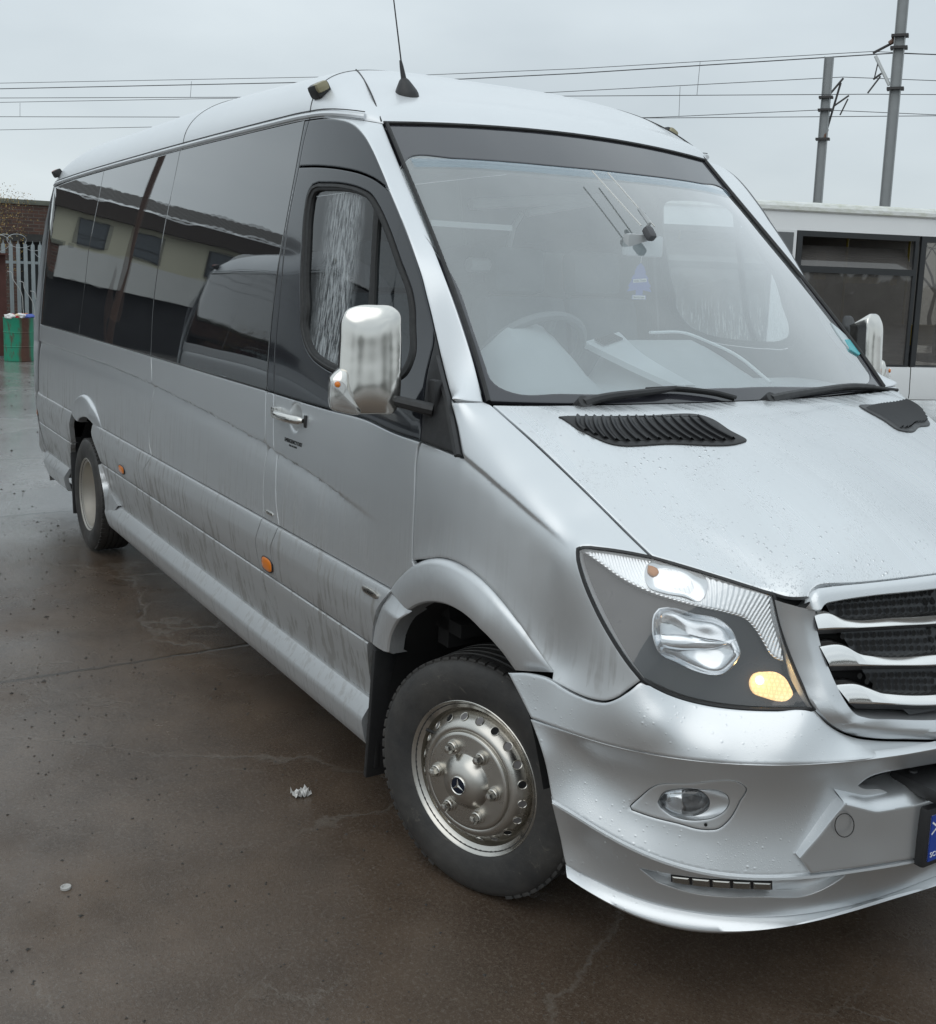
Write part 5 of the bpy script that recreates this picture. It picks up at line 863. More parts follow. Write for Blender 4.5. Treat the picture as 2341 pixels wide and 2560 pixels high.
m=MB(); m.grid([rad(le,.985,.004),le,rad(le*.65+lp*.35,1.008,.0),rad(le*.3+lp*.7,1.012,.0),rad(lp,1.006,.006),lp,rad(lp,.975,-.004),rad(lp,.90,.02)]); m.part('spoiler_lip',BUMPER,SPO,'merge',60)
# fog lamp
FB=panel('fog_lamp',S['bumpB'],dens([C['fogbez'],lin(C['fogbez'][-1],C['fogbez'][0])],.008),BUMPER,(BA,BA),(.015,.015),gap=.0012,r=.0015,lip=.012,off=-.001,holes=[dens([C['fogscoop'],C['fogscoop'][[-1,0]]],.006)])
clo=lambda k,s=.006: cat(np.concatenate([C[k],C[k][:1]]),s)[:-1]
fg=resamp(np.concatenate([clo('fog'),clo('fog')[:1]]),73)[:-1]; sc0=resamp(np.concatenate([clo('fogscoop'),clo('fogscoop')[:1]]),73)[:-1]; kk=np.argmin(((sc0-fg[0])**2).sum(1)); sc0=np.roll(sc0,-kk,0)
Q=S['bumpB'].to2(sc0); sc0=S['bumpB'].at(Q)-S['bumpB'].normal(Q)*.002; fn=unit((.70,-.68,.05)); fc=fg.mean(0); fgd=fg-fn*.004
m=MB(); m.grid([sc0+fn*.0,sc0*.85+fgd*.15-fn*.002,sc0*.4+fgd*.6-fn*.004,fgd,fgd-fn*.012],0,True); m.part('fog_bezel',BUMPER,FB,'copy',50)
m=MB(); m.grid([fc+(fg-fc)*s-fn*.008+fn*d for s,d in ((1.02,.0),(1.0,-.006),(.9,-.024),(.6,-.044),(.2,-.050),(.01,-.051))],0,True); m.part('fog_reflector',HEADCHROME,FB,'copy',60)
m=MB(); m.grid([fc+(fg-fc)*s-fn*.006+fn*d for s,d in ((1.0,-.004),(.9,.002),(.6,.007),(.25,.010),(.01,.0105))],0,True); m.part('fog_lens',LENS,FB,'copy',60)
m=MB(); m.lathe([(0,.024),(.012,.022),(.020,.012),(.023,0)],fc-fn*.050+[.006,.014,-.008],fn,16); m.part('fog_bulb',HOUSE,FB,'copy')
bh=C['fogbez'][9]; m=MB(); m.lathe([(0,.004),(.0005,.004),(.0006,.0)],bh+unit((-.2,.2,1))*.014+fn*.0015,fn,10); m.part('bezel_screw',DARK,FB,'copy')
# slim day-running lamp in its pocket
sn=S['spoil'].n; lr=clo('ledrec',.01); lcn=lr.mean(0); lr0=S['spoil'].at(S['spoil'].to2(lr))
inn=lcn+(lr0-lcn)*[.96,.96,.80]-sn*.016+[0,0,.004]
m=MB(); m.grid([lr0-sn*.001,lr0*.9+inn*.1-sn*.002,inn],0,True); m.poly(inn if np.cross(inn[1]-inn[0],inn[20]-inn[0])@sn>0 else inn[::-1]); LR=m.part('running_lamp',BUMPER,(SPO,SPO),'copy',40)
lt=C['led'][:4]; lb2=C['led'][4:][::-1]; m=MB(); T_=resamp(lt,21);B_=resamp(lb2,21)
m.grid([T_-sn*.010+[0,0,.003],B_-sn*.010-[0,0,.003]]); m.part('lamp_recess',HOUSE,LR,'copy')
for i in range(5):
    m=MB(); a,b=i*4,i*4+4; q=np.array([T_[a]+(T_[b]-T_[a])*.07,T_[b]-(T_[b]-T_[a])*.07,B_[b]-(B_[b]-B_[a])*.07,B_[a]+(B_[b]-B_[a])*.07]); c=q.mean(0); m.grid([q-sn*.012,q-sn*.004,c+(q-c)*.8-sn*.002],0,True); m.poly((c+(q-c)*.8-sn*.002)); m.part('lamp_segment',LEDCH,LR,'copy')
# plate plinth and step
pt_=np.concatenate([C['plinth_top'],[[1.014,-.29,.585],[1.022,-.15,.583],[1.024,.0045,.583]]])
jt=E0(C['joint']); jt=jt[jt[:,1]>-.585]+[.010,0,.004]
ps=C['plinth_side']
pl=Surf((1,-.25,0),np.concatenate([pt_,ps,jt,pts((.985,-.42,.51),(1.012,-.30,.51),(1.022,-.12,.51))]),1e-5)
lpn=dens([pt_,lin(pt_[-1],jt[-1]),jt[::-1],ps[::-1]],.012)
PLI=panel('plate_plinth',pl,lpn,BUMPER,BA,(.02,.02),gap=0,r=.003,lip=.05,sym='merge')
Tt=resamp(pt_,40); m=MB(); m.grid([Tt+[0,0,-.003],Tt+[-.002,0,.002],Tt+[-.045,.006,.022+.0],Tt+[-.11,.03,.03]]); m.part('plinth_top',BUMPER,PLI,'merge',60)
tcp=C['towcap']; m=MB(); m.tube(np.concatenate([tcp,tcp[:2]])+[.003,-.001,0],.0012,5); m.part('tow_cover',INK,PLI,None)
m=MB(); m.box((.985,0,.612),(.13,.62,.035),bev=.012)
for i in range(14):
    x,y=.955+.05*(i%2)+.02*((i//2)%2),-.27+.04*(i//1); m.lathe([(0,.012),(.004,.011),(.006,.006),(.0061,0)],(x,min(y,.28),.6295),(0,0,1),10)
m.part('bumper_step',BLACKPL,BA,None); m=MB(); m.box((.90,0,.625),(.02,.84,.11)); m.part('bumper_cavity',DARK,BA,None)
# number plate (the part of it that reaches into the picture)
xp=1.030
m=MB(); pY,bY=C['plateY'][0][:2]; m.box((xp-.012,0,.5035),(.03,-2*pY,.146),bev=.008); NP=m.part('number_plate',BLACKPL,BA,None)
m=MB(); m.box((xp+.0035,0.0,.5035),(.004,-2*bY,.112),bev=.001); PW=m.part('plate_face',WHITEPL,NP,None)
m=MB(); bc=bY+.022; m.box((xp+.0048,bc,.5035),(.004,.044,.112)); BL=m.part('plate_band',BLUEPL,PW,None)
text('plate_lettering','SCO',.017,(xp+.0072,bc,.463),(0,1,0),(0,0,1),WHITEINK,BL,width=.036)
m=MB()
for a in (1,-1):
    d=np.array([0,.040,a*.030]); n2=unit(np.array([0,-d[2],d[1]]))*.0022; o=np.array([xp+.0072,bc,.530]); m.add([o-d/2-n2,o+d/2-n2,o+d/2+n2,o-d/2+n2],[(0,1,2,3)])
m.part('saltire',WHITEINK,BL,None,smooth=False)
m=MB(); m.box((.945,-.30,.51),(.14,.02,.13),bev=.004); m.part('plinth_bracket',BUMPER,PLI,'copy')
# --- door mirrors
mo=cat(np.concatenate([C['mirror'],C['mirror'][:1]]),.012)[:-1]; mn=unit((.93,-.36,.05)); mc=mo.mean(0)
sc_=lambda s,d:mc+(mo-mc)*s+mn*d
mu=unit(np.cross([0,0,1],mn)); mv=np.cross(mn,mu); m2=np.stack([(mo-mc)@mu,(mo-mc)@mv],-1); m2=m2 if np.sum(m2[:,0]*np.roll(m2[:,1],-1)-np.roll(m2[:,0],-1)*m2[:,1])>0 else m2[::-1]
to3=lambda q,h:mc+q[:,:1]*mu+q[:,1:]*mv+mn*h
cp=[to3(m2,-.002),to3(inset(m2,.014)[::2],.010),to3(inset(m2,.03)[::3],.0175),to3(inset(m2,.052)[::4],.022),to3(np.array([[0,.05],[0,0],[0,-.05],[.01,.1],[-.01,-.1]]),.025)]
MS=Surf(mn,np.concatenate(cp),3e-3)
MIR=panel('door_mirror',MS,np.concatenate([mo,mo[:1]]),CHROME,(DOOR[0],DOOR[1]),(.008,.008),gap=0,r=.006,lip=.095,angle=70)
m=MB(); m.grid([sc_(.94,-.100),sc_(.9,-.097),sc_(.02,-.096)],0,True); m.part('mirror_back',BLACKPL,MIR,'copy')
m=MB(); m.grid([sc_(.84,-.103),sc_(.8,-.1045),sc_(.02,-.1045)],0,True); m.part('mirror_glass',simple('mirror_glass',(.7,.72,.74),.03,1),MIR,'copy')
po=clo('mirpod'); pc=po.mean(0); m=MB(); ps_=lambda s,d:pc+(po-pc)*s+mn*d
m.grid([ps_(.95,-.09),ps_(1.0,-.05),ps_(1.0,-.012),ps_(.97,.006),ps_(.88,.014),ps_(.5,.020),ps_(.02,.022)],0,True); POD=m.part('indicator_housing',CHROME,MIR,'copy',60)
flatpoly('mirror_indicator',clo('mirlens')+mn*.012,CLEARPL,POD,.010,mn,'copy',.008)
m=MB(); ml_=C['mirlens']; a=ml_[0]*.62+ml_[3]*.38+mn*.022; m.lathe([(0,.009),(.006,.007),(.008,0)],a,mn,14); m.part('indicator_bulb',AMBER,POD,'copy')
m=MB()
for (x,y,z),(x2,y2,z2) in (((-.19,-.945,1.375),(-.28,-1.05,1.40)),):
    m.tube([(x,y,z),((x+x2)/2+.006,(y+y2)/2,(z+z2)/2),(x2-.05,y2,z2)],[.020,.017,.016],10)
m.box((-.20,-.935,1.40),(.045,.03,.12),bev=.012); m.part('mirror_arm',BLACKPL,MIR,'copy')
# --- wheels
RHG=speck('rim_hole_grey',(.20,.19,.19),.5,.3,.3,30)
def wheel(o,ax,kind):
    o=np.array(o); ax=unit(ax); up=np.array([0,0,1.]); fw=unit(np.cross(ax,up)); 
    e=empty('wheel',o); e.parent=BUS; e.location=o
    def loc(mb): mb.V=[tuple(np.asarray(v)-o) for v in mb.V]; return mb
    m=MB(); R=.345
    prof=[(-.01,.205),(.0,.219),(.006,.228),(.010,.24),(.016,.262),(.018,.285),(.014,.308),(.009,.322),(.004,.331),(-.004,.3385),(-.014,.343),(-.03,.3455)]
    for x in (-.045,-.075,-.11,-.145):
        prof+=[(x,.3455),(x-.002,.338),(x-.009,.338),(x-.011,.3455)]
    prof+=[(-.175,.3455),(-.192,.341),(-.204,.33),(-.212,.29),(-.206,.24),(-.19,.21),(-.19,.1)]
    m.lathe(prof,o,ax,96)
    # flat at the contact patch and tread blocks on the shoulder
    m.V=[(v[0],v[1],max(v[2],.003 if v[2]<.01 else v[2])) for v in m.V]
    n=66
    for k in range(n):
        a=2*np.pi*k/n; d=np.cos(a)*fw+np.sin(a)*up; t=-np.sin(a)*fw+np.cos(a)*up; c=o+d*.3415-ax*.017
        if c[2]<.03: continue
        rot=Matrix((tuple(t),tuple(ax),tuple(d))).transposed(); m.box(c,(.024,.030,.010),rot,bev=.002)
    ty=loc(m).part('tyre',TYRE,e,None,28)
    m=MB()
    # raised rings and lettering on the sidewall
    m=MB(); fl=[(-.012,.200),(-.004,.214),(.003,.219),(.005,.2225),(.002,.226),(-.004,.2245)]
    if kind=='front':
        pr=fl[::-1]+[(-.018,.199),(-.030,.196),(-.040,.193),(-.038,.190),(-.014,.185),(.010,.166),(.017,.158),(.0195,.150),(.0185,.1425),(.0165,.1405),(.0235,.139),(.0265,.135),(.027,.130),(.027,.086),(.028,.079),(.034,.0745),(.046,.066),(.056,.052),(.061,.036),(.0625,.030),(.0625,.001)]
        m.lathe(pr,o,ax,72); ri=loc(m).part('rim',STEEL,e,None,40)
        m=MB()
        for k in range(20):
            a=2*np.pi*(k+.35)/20; d=np.cos(a)*fw+np.sin(a)*up; t=-np.sin(a)*fw+np.cos(a)*up; nn=unit(ax*.63+d*.78); s=np.cross(nn,t); c=o+d*.1752-ax*(.0012); q=np.arange(16)*2*np.pi/16
            P=c+nn*.0016+.0118*(np.cos(q)[:,None]*t+1.12*np.sin(q)[:,None]*s); mi=0 if k%3==0 else 1; m=MB(); m.poly(P,mi); P2=np.concatenate([P,P[:2]]); m.tube(P2,.0014,4,2); loc(m).part('rim_hole',[DARK,RHG,STEEL],ri,None)
        for k in range(6):
            a=2*np.pi*k/6+.03; d=np.cos(a)*fw+np.sin(a)*up; m=MB(); m.lathe([(.026,.0205),(.032,.0205),(.0325,.018),(.041,.0170),(.043,.0145)],o+d*.1015,ax,20); m.lathe([(.042,.0145),(.054,.0138),(.061,.0095),(.063,.0)],o+d*.1015,ax,6); loc(m).part('wheel_nut',STEEL,ri,None,30)
        m=MB(); m.lathe([(.062,.0265),(.065,.0265),(.0665,.025),(.065,.0228)],o,ax,36,1); m.lathe([(.0645,.0235),(.0652,.0001)],o,ax,36,0)
        for k in range(3):
            a=np.pi/2+k*2*np.pi/3-.12; d=np.cos(a)*fw+np.sin(a)*up; s=-np.sin(a)*fw+np.cos(a)*up; b=o+ax*.0658; m.add([b+s*.0042,b+ax*.0022,b-s*.0042,b+d*.0225],[(0,3,1),(1,3,2)],1)
        loc(m).part('hub_emblem',[simple('emblem_navy',(.006,.010,.022),.15,0),CHROME],ri,None)
        m=MB(); b=o+(-.8*up+.6*fw)*0; d=unit(.62*up+.78*fw if False else np.cos(.55)*fw+np.sin(.55)*up); 
        m.tube([o+d*.166-ax*.01,o+d*.192+ax*.012],[.006,.005],8); loc(m).part('valve',BLACKPL,ri,None)
    else:
        pr=fl[::-1]+[(-.02,.200),(-.05,.196),(-.10,.192),(-.135,.188),(-.145,.175),(-.150,.14),(-.148,.11),(-.13,.085),(-.10,.08),(-.095,.06),(-.094,.001)]
        m.lathe(pr,o,ax,72); ri=loc(m).part('rim',STEELD,e,None,40)
        for k in range(6):
            a=2*np.pi*k/6; d=np.cos(a)*fw+np.sin(a)*up; m=MB(); m.lathe([(-.149,.016),(-.13,.015),(-.12,.008),(-.119,0)],o+d*.125,ax,10); loc(m).part('wheel_nut',STEELD,ri,None)
    return e
st=.353
wheel((.006,-.8945,.345),(math.sin(st),-math.cos(st),0),'front'); wheel((.006+.0,.8945,.345),(-math.sin(st),math.cos(st),0),'front')
wheel((-4.325,-.972,.345),(0,-1,0),'rear'); wheel((-4.325,.972,.345),(0,1,0),'rear')
# --- rear end
m=MB(); zs=C['XR'][:,0]; ys=np.linspace(1,-1,21); rows=[]
for z,x in C['XR']:
    w=float(w_(-5.0,z)); y=ys*w; rows.append(np.stack([x-.06+.08*np.abs(ys)**6,y,z+0*y],-1))
w=.80; rows.append(np.stack([-5.80+0*ys,ys*.80,2.33+0*ys],-1)); m.grid(rows); RE=m.part('rear_panel',SILVER,BUS,None,50)
m=MB()
for s_ in (1,-1): m.box((-6.075,s_*.40,1.72),(.02,.66,.72),Matrix.Rotation(-.02,3,'Y'),bev=.01)
m.part('rear_window',GLASSD,RE,None)
for s_ in (1,-1):
    m=MB(); m.box((-6.055,s_*.875,1.10),(.07,.10,.42),bev=.02); m.part('tail_lamp',RED,RE,None)
m=MB(); m.box((-6.06,0,.46),(.16,1.86,.26),bev=.05); m.part('rear_bumper',SILVER,RE,None)
m=MB(); m.box((-6.055,-.0,.98),(.012,.52,.11)); m.part('rear_plate',simple('plate_yellow',(.7,.52,.03),.4),RE,None)
# ---------------------------------------------------------------- cab interior
m=MB(); ys=np.linspace(-.76,.76,77); rows=[]
fl_=lambda y,a,b,c,d:sstep((y-a)/(b-a))*sstep((d-y)/(d-c))
for x,z in ((-.03,1.385),(-.10,1.40),(-.20,1.41),(-.30,1.415),(-.38,1.415),(-.44,1.41),(-.49,1.395),(-.52,1.34),(-.53,1.25),(-.50,1.02)):
    t=np.clip((-.05-x)/.42,0,1); con=.155*t*fl_(ys,-.20,-.05,.26,.40)*(1 if x>-.5 else .55); bi=.20*np.exp(-((x+.38)/.13)**2)*np.maximum(0,1-((ys+.505)/.185)**2)**.6
    rows.append(np.stack([x+0*ys,ys,z+np.maximum(con,bi)],-1))
m.grid(rows); DB=m.part('dashboard',INTER,BUS,None,60)
a_=cat(pts((-.47,-.20,1.546),(-.25,-.185,1.490),(-.05,-.165,1.442)),.03); b_=cat(pts((-.47,-.05,1.580),(-.25,-.115,1.515),(-.05,-.08,1.440)),.03); n_=min(len(a_),len(b_)); a_,b_=resamp(a_,n_),resamp(b_,n_)
m=MB(); m.grid([a_-[0,0,.02],a_,b_,b_-[0,0,.02]]); TRM=m.part('console_trim',simple('console_silver',(.72,.74,.75),.35,.2),DB,None,40)
m=MB(); m.tube(cat(pts((-.47,.09,1.578),(-.47,.26,1.576),(-.36,.275,1.55),(-.25,.276,1.522),(-.05,.255,1.44)),.03),.006,6); m.part('console_highlight',simple('console_highlight_pale',(.8,.81,.81),.4),DB,None)  # pale tube drawn as the highlight along the console rim
m=MB()
for k in range(8): q=a_[1]*.8+b_[1]*.2+(b_[1]-a_[1])*.075*k; m.box(q+[.02,0,.004],(.055,.007,.006),Matrix.Rotation(.25,3,'Y'))
m.part('dashboard_vent',BLACKPL,TRM,None)
sw=np.array((-.475,-.42,1.50)); sn_=unit((-.72,0,.70)); su=np.array((0,1.,0)); sv=np.cross(sn_,su); a=np.linspace(0,2*np.pi,41)
m=MB(); m.tube(sw+.19*(np.cos(a)[:,None]*su+np.sin(a)[:,None]*sv),.016,8)
for t in (.1,math.pi-.1,-math.pi/2): m.tube([sw-sn_*.03,sw+.18*(math.cos(t)*su+math.sin(t)*sv)],[.03,.014],8)
m.lathe([(-.04,.07),(.0,.065),(.01,.0)],sw-sn_*.02,sn_,20); m.part('steering_wheel',simple('wheel_grey',(.15,.155,.16),.5),BUS,None)
def seat(y,wd,hd=1):
    m=MB(); m.box((-1.12,y,.98),(.52,wd,.16),bev=.05); m.box((-1.40,y,1.34),(.15,wd*.96,.68),Matrix.Rotation(-.18,3,'Y'),bev=.06); s=m.part('seat',SEATF,BUS,None)
    m=MB(); m.box((-1.49,y,1.78),(.11,.27,.20),Matrix.Rotation(-.15,3,'Y'),bev=.04); m.part('headrest',SEATF,s,None)
seat(-.42,.50); seat(.20,.46); seat(.62,.42)
m=MB(); m.box((-1.78,.60,1.60),(.03,.66,.55)); m.box((-1.78,.60,1.625),(.035,.68,.02)); m.part('partition',INTERL,BUS,None)
m=MB()
for p,q,r_ in (((-1.5,-.03,2.05),(-1.5,.64,2.12),.022),((-1.5,.62,2.10),(-1.5,.26,2.03),.016),((-1.6,.30,2.034),(-1.6,.257,1.97),.012),((-1.6,.257,1.97),(-1.6,.226,1.82),.012),((-1.5,-.03,1.80),(-1.5,.17,1.80),.03)): m.tube([p,q],r_,8)
m.part('grab_rail',INTERL,BUS,None)
for i,x in enumerate((-2.5,-3.3,-4.1,-4.9)):
    for y in (-.62,-.22,.42,.72):
        m=MB(); m.box((x,y,1.35),(.14,.40 if abs(y)>.3 else .38,.74),Matrix.Rotation(-.18,3,'Y'),bev=.05); m.part('passenger_seat',SEATF,BUS,None)
m=MB(); m.box((-3.6,0,2.34),(4.2,1.4,.03)); m.box((-1.25,0,2.20),(.5,1.3,.03)); m.part('headlining',INTERL,BUS,None)
m=MB(); m.box((-3.3,0,.66),(5.0,1.7,.04)); m.box((-.75,0,.72),(1.2,1.7,.04)); m.box((-.25,0,.95),(.06,1.7,.6)); m.part('floor_pan',DARK,BUS,None)
m=MB(); m.tube([(-1.1,-.54,2.137),(-1.1,-.18,2.175),(-1.1,.21,2.185)],.012,8); m.box((-.90,-.40,1.93),(.03,.34,.02)); m.part('visor_and_pale_bar',INTERL,BUS,None)  # tube is a pale bar imitating a reflected light strip; box is the visor
m=MB(); m.box((-.44,.01,1.875),(.03,.21,.075),Matrix.Rotation(.25,3,'Z'),bev=.014); m.tube([(-.44,.01,1.90),(-.415,.01,1.95),(-.47,.01,2.0)],.008,6); m.part('interior_mirror',INTER,BUS,None)
m=MB(); m.box((-.40,.0,1.915),(.03,.032,.05),Matrix.Rotation(-.75,3,'Y'),bev=.010); m.part('screen_sensor',simple('sensor_grey',(.08,.08,.085),.5),BUS,None)
m=MB(); m.tube([(-.41,-.03,1.94),(-.64,-.07,2.13)],.0028,5); m.tube([(-.41,.03,1.94),(-.64,.0,2.13)],.0028,5); m.part('sensor_cable',INTERL,BUS,None)
# air freshener tree hanging from the mirror
fo=np.array((-.435,.0,1.755)); fu=unit((.5,.8,0)); FR=empty('air_freshener',tuple(fo),'blue tree shaped air freshener hanging from the mirror behind the windscreen','air freshener')
tr=[(0,.062),(.012,.050),(.020,.030),(.017,.028),(.030,.008),(.026,.006),(.040,-.018),(.034,-.020),(.042,-.036),(.012,-.030),(.012,-.046),(.024,-.047),(.024,-.062)]; tr=tr+[(-x,z) for x,z in tr[::-1]]
P=np.array([x*fu+np.array((0,0,z)) for x,z in tr]); fn_=unit(np.cross(fu,(0,0,1))); 
if fn_[0]<0: fn_=-fn_
m=MB(); N=len(P); m.grid([P-fn_*.001,P+fn_*.001],0,True); m.poly(P+fn_*.001); m.poly(P[::-1]-fn_*.001); m.part('card_tree',simple('freshener_blue',(.035,.07,.42),.5),FR,None,30,smooth=False)
for nm,z,s,wd,ti in (('card_label',.002,'Little Trees',.046,.10),('card_label',-.0545,'New Car Scent',.044,0)):
    u2=unit(fu+np.array((0,0,ti))); v2=np.cross(fn_,u2) if np.cross(fn_,u2)[2]>0 else -np.cross(fn_,u2); c=np.array((0,0,z))+fn_*.0016
    m=MB(); m.poly([c+u2*a*wd/2+v2*b*.0062 for a,b in ((-1,-1),(1,-1),(1,1),(-1,1))]); lb_=m.part(nm,WHITEPL,FR,None); 
    text('label_lettering',s,.010,c+fn_*.0008,u2,v2,INK,lb_,width=wd*.86)
m=MB(); m.tube([(0,0,.062),(0,.004,.10)],.0012,5); m.part('cord',WHITEPL,FR,None)
# ---------------------------------------------------------------- second minibus, seen in the side glass
def copy_tree(o,parent=None):
    c=o.copy(); COL.objects.link(c); c.parent=parent
    for ch in o.children: copy_tree(ch,c)
    return c
B2=copy_tree(BUS); B2.location=(-4.25,-4.35,0); B2['label']='silver minibus parked alongside, mirrored in the dark side glass'
# ---------------------------------------------------------------- ground
g=M('wet_yard')
c=g.coord((1,1,1)); big=g.noise(.55,5,.6); med=g.noise(3.5,6,.65); fine=g.noise(85,5,.75); agg=g.noise(260,2,.5)
col=g.mix(g.ramp(med,(.30,0),(.72,1)),(.070,.048,.033),(.135,.096,.068)); col=g.mix(g.ramp(big,(.40,0),(.66,.55)),col,(.055,.038,.027))
col=g.mix(g.ramp(fine,(.50,0),(.68,.60)),col,(.165,.140,.118)); col=g.mix(g.ramp(agg,(.60,0),(.74,.55)),col,(.22,.20,.18)); col=g.mix(g.ramp(g.noise(140,3,.6),(.30,.6),(.42,0)),col,(.018,.014,.011))
sp_=g.n('ShaderNodeSeparateXYZ'); g.l(g.n('ShaderNodeTexCoord').outputs['Object'],sp_.inputs[0])
slab=g.math('ADD',sp_.outputs['X'],g.math('MULTIPLY',med,.9)); slabm=g.ramp(g.math('MULTIPLY',g.math('ADD',slab,3.6),-.55),(.0,0),(.9,1))
col=g.mix(slabm,col,g.mix(g.ramp(fine,(.35,0),(.65,1)),(.20,.192,.183),(.33,.322,.312)))  # paler slab concrete, lightened further to add to the grazing sky sheen
def cracks(sc_,wd,warp,lo,hi,seed):
    vor=g.n('ShaderNodeTexVoronoi',feature='DISTANCE_TO_EDGE'); vor.inputs['Scale'].default_value=sc_
    wv=g.n('ShaderNodeVectorMath',operation='ADD'); nv=g.n('ShaderNodeTexNoise'); nv.inputs['Scale'].default_value=2.6; nv.inputs['Detail'].default_value=7; nv.inputs['Roughness'].default_value=.62; g.l(c,nv.inputs['Vector'])
    sc=g.n('ShaderNodeVectorMath',operation='SCALE'); sc.inputs['Scale'].default_value=warp; g.l(nv.outputs['Color'],sc.inputs[0]); off=g.n('ShaderNodeVectorMath',operation='ADD'); off.inputs[1].default_value=(seed,seed*.7,0); g.l(c,off.inputs[0]); g.l(off.outputs[0],wv.inputs[0]); g.l(sc.outputs[0],wv.inputs[1]); g.l(wv.outputs[0],vor.inputs['Vector'])
    return g.math('MULTIPLY',g.ramp(vor.outputs['Distance'],(.0,1),(wd,0)),g.ramp(g.noise(1.3,3),(lo,0),(hi,1)))
crack=g.math('MAXIMUM',cracks(.72,.012,.50,.40,.52,0.0),g.math('MULTIPLY',cracks(1.9,.014,.35,.50,.62,3.3),.7))
col=g.mix(g.math("MULTIPLY",crack,.42),col,(.185,.165,.142))
jt_=None
for xj in (-2.25,-5.45,-7.75,-10.55,-13.6):
    d=g.math('ABSOLUTE',g.math('SUBTRACT',g.math('ADD',sp_.outputs['X'],g.math('MULTIPLY',g.noise(9,3),.05)),xj+.025)); e=g.ramp(d,(.006,1.0),(.020,0)); jt_=e if jt_ is None else g.math('MAXIMUM',jt_,e)
col=g.mix(g.math('MULTIPLY',jt_,.6),col,(.03,.026,.022)); g.to(col,'Base Color')
wet=g.ramp(g.noise(.8,6,.62),(.34,0),(.50,1)); ro=g.math('ADD',g.math('SUBTRACT',.40,g.math('MULTIPLY',wet,.31)),g.math('MULTIPLY',fine,.14)); g.set(Specular_IOR_Level=.28)
g.to(ro,'Roughness'); g.to(g.math('MINIMUM',g.math('ADD',g.math('ADD',.10,g.math('MULTIPLY',wet,.22)),g.math('MULTIPLY',slabm,.85)),1),'Coat Weight'); g.to(g.math('ADD',.03,g.math('ADD',g.math('MULTIPLY',slabm,.10),g.math('MULTIPLY',fine,.06))),'Coat Roughness'); g.p.inputs['Coat IOR'].default_value=1.46
dry=g.math('SUBTRACT',1.5,g.math('MULTIPLY',wet,.8)); sp2=g.noise(75,4,.65)
hgt=g.math('ADD',g.math('MULTIPLY',g.math('ADD',fine,g.math('MULTIPLY',agg,.5)),dry),g.math('SUBTRACT',g.math('MULTIPLY',med,.5),g.math('MULTIPLY',g.math('MAXIMUM',jt_,crack),.9))); b=g.bump(hgt,.30,.008); cb=g.n('ShaderNodeBump'); cb.inputs['Strength'].default_value=.34; cb.inputs['Distance'].default_value=.0032; g.l(g.math('MULTIPLY',g.ramp(sp2,(.40,0),(.75,1)),g.ramp(g.noise(1.1,4,.6),(.38,.25),(.62,1))),cb.inputs['Height']); g.l(cb.outputs[0],g.p.inputs['Coat Normal'])
m=MB(); m.add([(-300,-300,0),(300,-300,0),(300,300,0),(-300,300,0)],[(0,1,2,3)]); yard=m.part('yard',g.m,None,None); tag(yard,kind='structure')
# loose grit: one object
m=MB()
def grit(n,x0,x1,y0,y1,s0,s1):
    for _ in range(n):
        x,y=random.uniform(x0,x1),random.uniform(y0,y1)
        s=random.uniform(s0,s1)*random.random()**1.2+.0012; a=random.random()*6.28; q=[(math.cos(a+k*2.09)*s*random.uniform(.6,1.2),math.sin(a+k*2.09)*s*random.uniform(.6,1.2)) for k in range(3)]
        m.add([(x+p[0],y+p[1],.0005) for p in q]+[(x,y,s*.7)],[(0,1,3),(1,2,3),(2,0,3)])
grit(1500,-9,-1.5,-3.2,-1.0,.004,.014); grit(900,-2.5,1.2,-2.4,-.9,.003,.008); grit(500,-16,-8,-2,1.5,.008,.025); grit(120,0,1.6,-1.9,0.2,.002,.006)
tag(m.part('grit',speck('grit_stone',(.05,.045,.04),.7,0,.7,300),None,None,smooth=False),label='dark grit and small stones scattered over the wet yard',cat='grit',kind='stuff')
# crumpled tissue and a bottle lid
bm=bmesh.new(); bmesh.ops.create_grid(bm,x_segments=9,y_segments=9,size=.042)
for v in bm.verts: v.co=Vector((v.co.x*random.uniform(.55,1.05)*.62,v.co.y*random.uniform(.6,1.1)*.75,abs(random.gauss(.012,.010))))
me=bpy.data.meshes.new('tissue'); bm.to_mesh(me); bm.free(); me.materials.append(speck('tissue_white',(.72,.71,.69),.9,0,.12,60)); o=link(bpy.data.objects.new('tissue',me)); o.location=(-.75,-1.09,.001); tag(o,'crumpled white tissue lying on the wet brown ground','tissue')
m=MB(); m.lathe([(0,.015),(.006,.0145),(.0065,.012),(.002,.0088),(.0018,.0)],(0,0,0),(0.05,0,1),20); o=m.part('bottle_lid',simple('lid_grey',(.42,.41,.39),.4),None,None); o.location=(-.547,-1.89,.001); tag(o,'pale plastic bottle lid lying on the ground at left','bottle lid')
# ---------------------------------------------------------------- white bus behind
bd=np.array((.3219,.9468,0)); bn=np.array((.9468,-.3219,0)); B0=np.array((-7.364,7.695,0))
WB=empty('bus',(0,0,0),'white single-deck bus with dark tinted windows parked behind the silver minibus','bus')
def bp(s,z,o=0): return B0+bd*s+np.array((0,0,z))+bn*o
BW=M('bus_white').set(Roughness=.28,Coat_Weight=.3); BW.to(BW.mix(BW.noise(2,5),(.76,.77,.77),(.83,.84,.84)),'Base Color'); BW=BW.m
BROOF=M('bus_roof').set(Roughness=.5); BROOF.to(BROOF.mix(BROOF.ramp(BROOF.noise(6,6,.7,BROOF.coord((1,1,3))),(.4,0),(.7,1)),(.72,.73,.71),(.52,.53,.44)),'Base Color'); BROOF=BROOF.m
BGL=clear('bus_glass',(.62,.59,.55),.70,.16,(.50,.47,.45)).m  # diffuse haze in the glass stands in for mirrored sky
